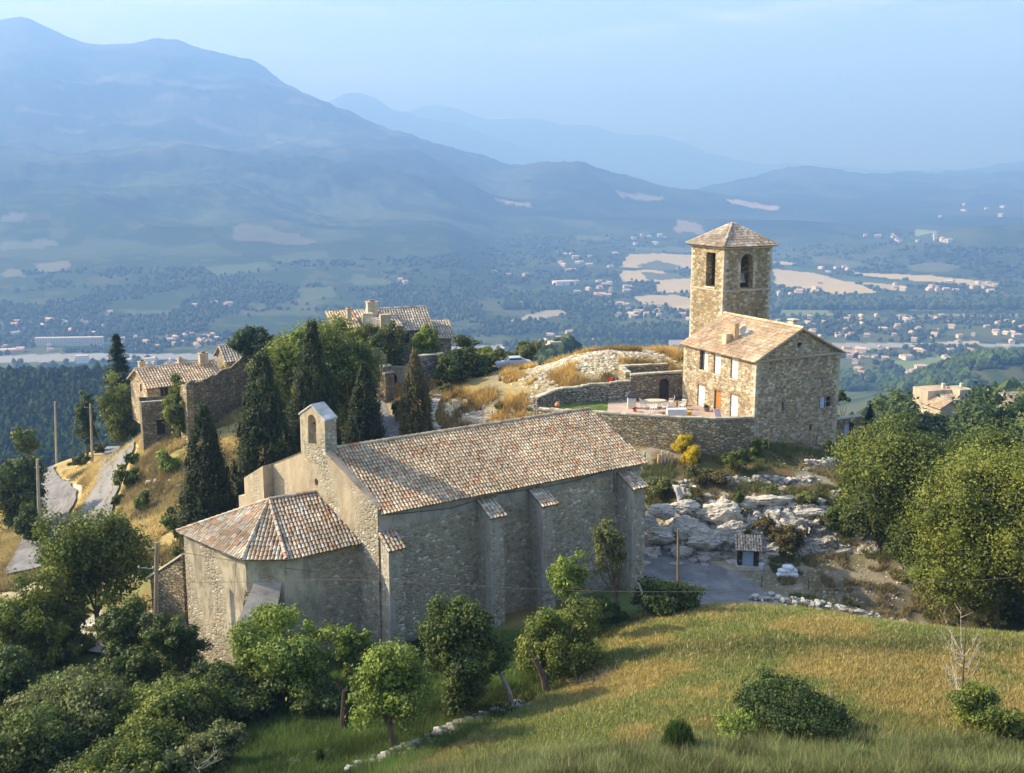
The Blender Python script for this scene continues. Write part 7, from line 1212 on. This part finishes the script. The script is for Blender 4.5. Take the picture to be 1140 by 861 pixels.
stone_heap('boulder_group', 'grey rocks showing through the dry slope', [at(165, 545, 100)[:2], at(185, 560, 96)[:2]], 2.6, MAT['rock'], 40, .5, 'rocks', 309, hz=.1)

# ------------------------------------------------------------------ POLES AND WIRES
def pole(label, px, Y, top, bot, rad, arm=None, tint=(.36, .29, .21), lean=0.):
    p = at(px, bot, Y); q = at(px + lean, top, Y); z = min(p.z, gz(p.x, Y)) - .3; t = thing('utility_pole', label, 'pole', (p.x, Y, z)); mb = MB(); h = q.z - z; mb.tube([(0, 0, 0), (q.x - p.x, 0, h)], [rad * 1.15, rad * .8], 10, tint); np_obj('post', np.array(mb.v), mb.f, MAT['bark'], t, tint=np.array(mb.t))
    if arm:
        for (dz, s) in arm:
            mb = MB(); mb.bar((0, -.02, h - dz), (s, 0, h - dz + .03), .05, .05, (.3, .3, .3)); np_obj('bracket', np.array(mb.v), mb.f, MAT['paint'], t, tint=np.array(mb.t)); mb = MB(); mb.lathe((s, 0, h - dz), [(.03, 0), (.06, .03), (.04, .08), (.06, .12), (.02, .16)], 10, (.6, .62, .62)); np_obj('insulator', np.array(mb.v), mb.f, MAT['paint'], t, tint=np.array(mb.t), smooth=True)
    return q
P1 = pole('wooden utility pole left of the apse with small brackets', 172.5, 59.5, 604, 762, .15, [(.45, .45), (1.7, -.55), (1.75, .35)], lean=2)
pole('brown wooden pole by the road at the chapel end', 755, 62, 589, 692, .095, None, (.24, .18, .12)); pole('grey pole beside the lower lane at left', 44.5, 95, 511, 603, .16, [(.9, .6)], (.42, .38, .32), lean=-3)
pole('far wooden pole on the golden spur at the left', 61, 146, 447, 506, .15, None, (.36, .31, .25)); pole('wooden pole between lane and gravel track', 103, 129, 450, 516, .15, [(.5, -.5)], (.44, .37, .27), lean=-2.5); pole('pale pole among the trees right of the farmhouse', 1100, 205, 432, 470, .2, None, (.6, .52, .4)); pole('short orange-brown pole left of the low yellowish house', 1119, 215, 447, 478, .2, None, (.5, .33, .18))
def wire(label, pts, r_=.015):
    P = [Vector(p) for p in pts]; c = P[0]; mb = MB(); mb.tube([p - c for p in P], r_, 5, (.10, .08, .07)); return tag(np_obj('overhead_wire', np.array(mb.v), mb.f, MAT['paint'], None, c, tint=np.array(mb.t)), label, 'cable')
def sag(a, b, s, n=24): a = Vector(a); b = Vector(b); return [a.lerp(b, k / n) - Vector((0, 0, s * 4 * (k / n) * (1 - k / n))) for k in range(n + 1)]
w0 = at(181, 613, 59.5); w1 = at(640, 655, 50); w2 = at(1240, 624, 47)
def span(pix, Y0, Y1):
    out = []; n = 40; xs = np.linspace(pix[0][0], pix[-1][0], n)
    co = np.polyfit([p[0] for p in pix], [p[1] for p in pix], min(3, len(pix) - 1))
    for x in xs: f = (x - xs[0]) / (xs[-1] - xs[0]); out.append(at(x, np.polyval(co, x), Y0 + (Y1 - Y0) * f))
    return out
wire('dark cable sagging from the left pole across the meadow top', span([(181, 612), (260, 623), (399, 643), (560, 654), (700, 659), (893, 657), (1036, 649), (1260, 632)], 59.3, 46)); wire('thin lower wire crossing in front of the apse', span([(178, 648), (260, 648), (400, 646), (470, 650)], 59.3, 53), .014)
a, b = at(99, 456, 129), at(175, 606, 59.6); wire('thin wire from the track pole down to the left pole', sag(a, b, 1.2), .014)
wire('thin wires running left from the far pole', sag(at(61, 450, 146), at(-120, 462, 130), 1.0), .02)

# ------------------------------------------------------------------ COURTYARD AND ROADSIDE THINGS
def chair(label, x, y, rz):
    t = thing('garden_chair', label, 'chair', (x, y, 7.62), rz, 'white garden chairs on the terrace'); wc = (.82, .82, .80)
    def mk(name, f): mb = MB(); f(mb); return np_obj(name, np.array(mb.v), mb.f, MAT['paint'], t, tint=np.array(mb.t))
    mk('seat', lambda m: m.box((0, 0, .42), .50, .48, .04, 0, wc)); 
    def back(m):
        for k in range(5): m.bar((-.2 + k * .1, -.22, .44), (-.2 + k * .1, -.32, .88), .055, .02, wc)
        m.bar((-.26, -.32, .88), (.26, -.32, .88), .05, .06, wc)
    mk('backrest', back)
    for sx in (-1, 1):
        for sy in (-1, 1): mk('leg', lambda m: m.bar((sx * .26, sy * .24, 0), (sx * .22, sy * .2, .43), .05, .05, wc))
        mk('armrest', lambda m: (m.bar((sx * .27, -.27, .66), (sx * .27, .2, .66), .06, .03, wc), m.bar((sx * .27, .2, .42), (sx * .27, .2, .66), .04, .04, wc)))
    return t
def cz(px, py, z=7.62): p = atz(px, py, z); return p.x, p.y
for (px, py, rz, lab) in [(716, 454, -1.3, 'white plastic chair at the left end of the round table'), (727.5, 459, .3, 'white plastic chair in front of the round table, left one'), (740, 458.5, -.2, 'white plastic chair in front of the round table, right one'), (759.5, 456, 2.4, 'white plastic chair near the house end of the terrace'), (747, 452, 1.4, 'white plastic chair at the right end of the round table')]: chair(lab, *cz(px, py), rz)
def table():
    x, y = cz(729, 454); t = thing('garden_table', 'oval table with a beige cloth on the terrace', 'table', (x, y, 7.62)); mb = MB(); n = 24; V = []
    mb.lathe((0, 0, 0), [(.78, .50), (.80, .70), (.78, .74), (.3, .745)], 24, (.66, .58, .42)); v = np.array(mb.v) * np.array([1.35, .75, 1]); np_obj('tablecloth', v, mb.f, MAT['paint'], t, tint=np.array(mb.t)); mb = MB(); mb.lathe((0, 0, 0), [(.35, 0), (.3, .05), (.06, .1), (.06, .6)], 12, (.75, .75, .72)); np_obj('pedestal', np.array(mb.v), mb.f, MAT['paint'], t, tint=np.array(mb.t))
table()
def cloth_table():
    x, y = cz(753, 466, 7.62); t = thing('long_table', 'long low table draped in a pale grey cloth by the terrace edge', 'table', (x, y, 7.62), .02); mb = MB(); mb.box((0, 0, .08), 1.75, .75, .82, 0, (.60, .62, .62)); np_obj('tablecloth', np.array(mb.v), mb.f, MAT['paint'], t, tint=np.array(mb.t))
    for sx in (-1, 1):
        for sy in (-1, 1): mb = MB(); mb.bar((sx * .8, sy * .32, 0), (sx * .8, sy * .32, .1), .06, .06, (.8, .8, .8)); np_obj('leg', np.array(mb.v), mb.f, MAT['paint'], t, tint=np.array(mb.t))
cloth_table()
def pot(label, px, py, z, r_, col, leaf=None, seed=1):
    p = atz(px, py, z); t = thing('flower_pot', label, 'pot', p); mb = MB(); mb.lathe((0, 0, 0), [(r_ * .6, 0), (r_ * .95, r_ * .6), (r_, r_ * 1.1), (r_ * 1.12, r_ * 1.25), (r_ * .9, r_ * 1.27)], 16, col); np_obj('pot', np.array(mb.v), mb.f, MAT['paint'], t, tint=np.array(mb.t), smooth=False)
    if leaf: rr = np.random.default_rng(seed); C, S = crown_clumps(rr, 8, r_ * 1.2, r_ * 1.2, r_ * .8); C[:, 2] += r_ * 1.8; crown_mesh('flowers', crown_obj(rr, C, S, leaf, 260, .05, .6), t)
pot('large ochre-yellow glazed pot right of the long draped table', 766, 463, 7.62, .34, (.62, .36, .04)); pot('yellow flowers in a pot before the arched doorway', 755, 452, 7.62, .2, (.5, .3, .1), [(.75, .5, .03)], 2); pot('low yellow flower pot left of the last chair', 763.5, 451.5, 7.62, .18, (.6, .4, .1), [(.75, .55, .05)], 3); pot('dark round potted bush beside the wooden door', 786.5, 458, 7.62, .3, (.2, .16, .12), [(.05, .09, .05)], 4); pot('red geranium pot at the lawn edge', 706.5, 458.5, 7.62, .2, (.5, .2, .1), [(.6, .04, .04), (.1, .2, .05)], 5); pot('terracotta pot beside the red geraniums', 713, 461, 7.62, .2, (.55, .25, .1)); pot('tiny red flower pot on the terrace rim', 738, 463, 7.9, .14, (.5, .2, .1), [(.6, .04, .04)], 6)
def ball():
    p = at(620.5, 452, 90.2); p.z = 8.18; t = thing('clay_jar', 'round orange clay jar on the left end of the terrace wall', 'jar', p); mb = MB(); mb.lathe((0, 0, 0), [(.12, 0), (.22, .1), (.25, .22), (.2, .36), (.1, .42), (.12, .46)], 14, (.62, .27, .10)); np_obj('jar', np.array(mb.v), mb.f, MAT['paint'], t, tint=np.array(mb.t))
ball()
def bbq():
    x, y = cz(703, 454.5); t = thing('barbecue', 'small dark-roofed garden barbecue with a white panel by the wall', 'barbecue', (x, y, 7.62)); mb = MB(); mb.box((0, 0, 0), .75, .6, 1.0, 0, (.62, .6, .5)); np_obj('body', np.array(mb.v), mb.f, MAT['paint'], t, tint=np.array(mb.t)); mb = MB(); mb.hexa([(-.6, -.5, 1.15), (.6, -.5, 1.15), (.6, .5, 1.15), (-.6, .5, 1.15)], [(-.2, -.15, 1.55), (.2, -.15, 1.55), (.2, .15, 1.55), (-.2, .15, 1.55)], (.05, .05, .06)); np_obj('hood', np.array(mb.v), mb.f, MAT['paint'], t, tint=np.array(mb.t))
    for sx in (-.32, .32): mb = MB(); mb.bar((sx, -.25, 1.0), (sx, -.25, 1.17), .06, .06, (.06, .06, .06)); np_obj('post', np.array(mb.v), mb.f, MAT['paint'], t, tint=np.array(mb.t))
bbq()
def board(label, px, py, z, w_, h, col, rz, tilt):
    p = atz(px, py, z); t = thing('leaning_board', label, 'board', p, rz); mb = MB(); mb.hexa([(-w_ / 2, 0, 0), (w_ / 2, 0, 0), (w_ / 2, .05, 0), (-w_ / 2, .05, 0)], [(-w_ / 2, tilt, h), (w_ / 2, tilt, h), (w_ / 2, tilt + .05, h), (-w_ / 2, tilt + .05, h)], col); np_obj('panel', np.array(mb.v), mb.f, MAT['paint'], t, tint=np.array(mb.t))
board('lilac folded deckchair leaning by the wooden door', 800, 465, 7.62, .7, .75, (.5, .46, .6), .5, .3); board('pale slab leaning at the house corner on the terrace', 838, 465.5, 7.62, .5, .85, (.66, .62, .56), -1.0, .35)
# palisade of split logs
p0, p1 = hit(701, 519), hit(748, 516)
for i in range(13):
    f = i / 12.; px = 702 + 46 * f; 
    if 720 < px < 731: continue
    Y = 83.9; q = at(px, 514, Y); z = gz(q.x, Y); mb = MB(); h = .95 + R.random() * .3; mb.tube([(0, 0, -.3), (R.gauss(0, .03), 0, h)], [.12, .10], 8, tuple(v * R.uniform(.8, 1.15) for v in (.62, .50, .34))); o = np_obj('log_post', np.array(mb.v), mb.f, MAT['bark'], None, (q.x, Y, z), tint=np.array(mb.t)); tag(o, '%s pale split log from the left in the palisade under the terrace wall' % ordinal(i), 'post', 'palisade logs below the terrace wall')
def hose():
    p = at(870.5, 513, 88.6) ; P = hC + hB * 3.3 - hA * .14; t = thing('tyre', 'yellow tyre ring leaning on the base of the gable wall', 'tyre', (P.x, P.y, 4.5)); mb = MB(); c = [Vector((0, 0, 0)) + hB * (.34 * math.cos(k * math.pi / 10)) + Vector((0, 0, .34 * math.sin(k * math.pi / 10) * 1.15)) for k in range(21)]; mb.tube(c, .13, 8, (.62, .50, .10), cap=False); np_obj('ring', np.array(mb.v), mb.f, MAT['paint'], t, tint=np.array(mb.t), smooth=True)
hose()
for (s, h, lab, col) in ((1.15, 1.7, 'yellowish wooden stake near the house corner', (.62, .45, .16)), (6.2, 1.75, 'thin wooden stake before the middle of the gable wall', (.55, .40, .2))): P = hC + hB * s - hA * .7; mb = MB(); z = gz(P.x, P.y); mb.tube([(0, 0, -.3), (.02, 0, h)], .05, 6, col); tag(np_obj('garden_stake', np.array(mb.v), mb.f, MAT['bark'], None, (P.x, P.y, z), tint=np.array(mb.t)), lab, 'stake')
P = hC + hB * 10.3 - hA * 1.3; mb = MB(); mb.bar((0, 0, 0), (.55, 0, 1.5), .1, .05, (.5, .46, .42)); tag(np_obj('leaning_plank', np.array(mb.v), mb.f, MAT['bark'], None, (P.x, P.y, gz(P.x, P.y)), tint=np.array(mb.t)), 'grey plank propped in the garden beside the gable end', 'plank')
# wayside cabinet
def cabinet():
    p = atz(832, 633, .1); z = gz(p.x, p.y) - .05; u = Vector((.96, -.27, 0)); t = thing('meter_shelter', 'tiny stone shelter with blue-grey door and tiled roof by the road', 'shelter', (p.x, p.y, z), -.16); 
    def mk(name, f, mat, par=t): mb = MB(); f(mb); return np_obj(name, np.array(mb.v), mb.f, MAT[mat], par, tint=np.array(mb.t))
    mk('plinth', lambda m: m.box((0, .1, -.2), 1.75, 1.3, .5, 0, (.55, .53, .48)), 'plain_stone')
    def w(m): m.box((-.6, .1, .3), .34, .9, 1.45, 0, (.36, .33, .28)); m.box((.6, .1, .3), .38, .9, 1.45, 0, (.36, .33, .28)); m.box((0, .4, .3), .9, .3, 1.45, 0, (.36, .33, .28)); m.box((0, .1, 1.42), .82, .9, .33, 0, (.36, .33, .28))
    mk('wall', w, 'dry_stone'); mk('door', lambda m: m.box((0, -.18, .32), .84, .05, 1.08, 0, (.34, .45, .62)), 'paint')
    mb = MB(); tiled_plane(mb, Vector((-.95, -.65, 1.68)), Vector((1, 0, 0)), [Vector((-1, -.7, 1.62)), Vector((1, -.7, 1.62)), Vector((.9, .75, 2.3)), Vector((-.9, .75, 2.3))], TILES['apse'], rb, .2, .34); np_obj('roof', np.array(mb.v), mb.f, MAT['tile'], t, tint=np.array(mb.t))
cabinet()
def bucket():
    p = atz(847, 635, .1); z = gz(p.x, p.y); t = thing('bucket', 'white plastic bucket beside the tiny stone shelter', 'bucket', (p.x, p.y, z)); mb = MB(); mb.lathe((0, 0, 0), [(.18, 0), (.24, .42), (.26, .44), (.22, .445)], 16, (.72, .76, .82)); np_obj('body', np.array(mb.v), mb.f, MAT['paint'], t, tint=np.array(mb.t)); mb = MB(); mb.tube([(.24 * math.cos(k * math.pi / 8), 0, .42 + .2 * math.sin(k * math.pi / 8)) for k in range(9)], .012, 5, (.4, .4, .4), cap=False); np_obj('handle', np.array(mb.v), mb.f, MAT['paint'], t, tint=np.array(mb.t))
bucket()
def sacks():
    p = atz(876.5, 642, .2); z0 = gz(p.x, p.y); r = np.random.default_rng(4)
    for i, (dx, dy, dz, lab) in enumerate([(-.38, 0, 0, 'white cement sack lying lower left in the small pile'), (.42, .05, 0, 'white cement sack lying lower right in the small pile'), (-.25, .2, .26, 'white cement sack stacked upper left on the pile'), (.35, .25, .26, 'white cement sack stacked upper right on the pile'), (.1, .25, .5, 'white cement sack topmost on the small pile')]):
        v, f = ico(3); w_ = np.sign(v) * np.abs(v) ** .55 * np.array([.42, .3, .16]); w_ = w_ * (1 + (fbm(v[:, 0] * 3 + i, v[:, 1] * 3, 3, i)[:, None] - .5) * .25); o = np_obj('cement_sack', w_, f, MAT['paint'], None, (p.x + dx, p.y + dy, z0 + .15 + dz), tint=np.tile([.68, .74, .82], (len(f), 1)), smooth=True); o.rotation_euler = (0, 0, r.normal() * .25); tag(o, lab, 'sack', 'cement sacks piled in the yard')
sacks()
for i, (px, py, lab) in enumerate([(900, 654, 'thin dark fence post standing in the brown yard'), (848, 650, 'thin post near the road corner of the yard')]): p = atz(px, py, .3); mb = MB(); mb.tube([(0, 0, -.2), (0, 0, .9)], .035, 6, (.13, .1, .08)); tag(np_obj('fence_post', np.array(mb.v), mb.f, MAT['bark'], None, (p.x, p.y, gz(p.x, p.y)), tint=np.array(mb.t)), lab, 'post')
# walled court left of the apse
def court():
    a = atz(165, 634, 3.4); stone_wall('boundary_wall', 'sloping rubble wall with a flat white coping left of the apse', [(-21.6, 62.6), (-24.6, 64.8)], -5, [4.6, 2.2], .55, MAT['ruin_stone'], seed=31, cope=False, rough_top=0)
    t = thing('coping_slab', 'long sloping pale slab capping the wall left of the apse', 'slab', (-23.2, 63.7, 3.4)); mb = MB(); A = Vector((1.7, -1.2, 1.32)); B = Vector((-1.75, 1.4, -1.42)); n = Vector((.6, .8, 0)) * .36; mb.hexa([B - n, A - n, A + n, B + n], [B - n + Vector((0, 0, .14)), A - n + Vector((0, 0, .14)), A + n + Vector((0, 0, .14)), B + n + Vector((0, 0, .14))], (.72, .66, .55)); np_obj('slab', np.array(mb.v), mb.f, MAT['plain_stone'], t, tint=np.array(mb.t))
    stone_wall('low_wall', 'low pale stone wall in the court behind the pole', [atz(140, 690, -2.2)[:2], atz(170, 686, -2.2)[:2]], -5, -2.0, .5, MAT['terrace_stone'], seed=33); stone_wall('low_wall', 'pale wall end seen between trunks at the left', [atz(95, 702, -3)[:2], atz(150, 700, -3)[:2]], -6, -2.6, .4, MAT['gable_wall'], seed=34, cope=True, ctint=(.72, .68, .6))
    flat_sheet('courtyard', [atz(60, 720, -3.0)[:2], atz(165, 735, -3.0)[:2], atz(178, 690, -3.0)[:2], atz(110, 680, -3.0)[:2]], -2.95, MAT['plain_stone'], 'pale paved court left of the apse', (.5, .47, .42))
court()
# parked car on the plateau
def car(label, px, py, Y, rz, col):
    p = at(px, py, Y); z = gz(p.x, Y); t = thing('parked_car', label, 'car', (p.x, p.y, z), rz)
    prof = [(-2.05, .35), (-2.1, .75), (-1.9, .92), (-1.1, 1.0), (-.55, 1.42), (.75, 1.45), (1.45, 1.02), (2.0, .9), (2.1, .6), (2.05, .35)]; mb = MB(); W_ = .82
    for i in range(len(prof)):
        a, b = prof[i], prof[(i + 1) % len(prof)]; wa = W_ * (.84 if a[1] > 1.1 else 1); wb = W_ * (.84 if b[1] > 1.1 else 1); mb.face([(a[0], -wa, a[1]), (a[0], wa, a[1]), (b[0], wb, b[1]), (b[0], -wb, b[1])][::-1], col)
    for s in (-1, 1): q = [(x, s * W_ * (.84 if z_ > 1.1 else 1), z_) for x, z_ in prof]; mb.face(q if s > 0 else q[::-1], col)
    np_obj('body', np.array(mb.v), mb.f, MAT['paint'], t, tint=np.array(mb.t))
    for s in (-1, 1): mb = MB(); mb.face([(-.95, s * .80, 1.04), (1.25, s * .80, 1.06), (.7, s * .715, 1.38), (-.5, s * .715, 1.36)], (.04, .05, .06)); np_obj('window', np.array(mb.v), mb.f, MAT['paint'], t, tint=np.array(mb.t))
    mb = MB(); mb.face([(-1.08, -.66, 1.03), (-1.08, .66, 1.03), (-.58, .6, 1.4), (-.58, -.6, 1.4)], (.05, .06, .08)); np_obj('windscreen', np.array(mb.v) - np.array([.02, 0, -.02]), mb.f, MAT['paint'], t, tint=np.array(mb.t))
    for x in (-1.3, 1.3):
        for s in (-1, 1): mb = MB(); mb.tube([(x, s * .70, .32), (x, s * .86, .32)], .32, 14, (.03, .03, .03)); wl = np_obj('wheel', np.array(mb.v), mb.f, MAT['paint'], t, tint=np.array(mb.t)); mb = MB(); mb.tube([(x, s * .86, .32), (x, s * .875, .32)], .18, 10, (.5, .5, .5)); np_obj('rim', np.array(mb.v), mb.f, MAT['paint'], wl, tint=np.array(mb.t))
car('grey-blue car parked under the hilltop trees', 572, 422, 113, .15, (.42, .48, .58))
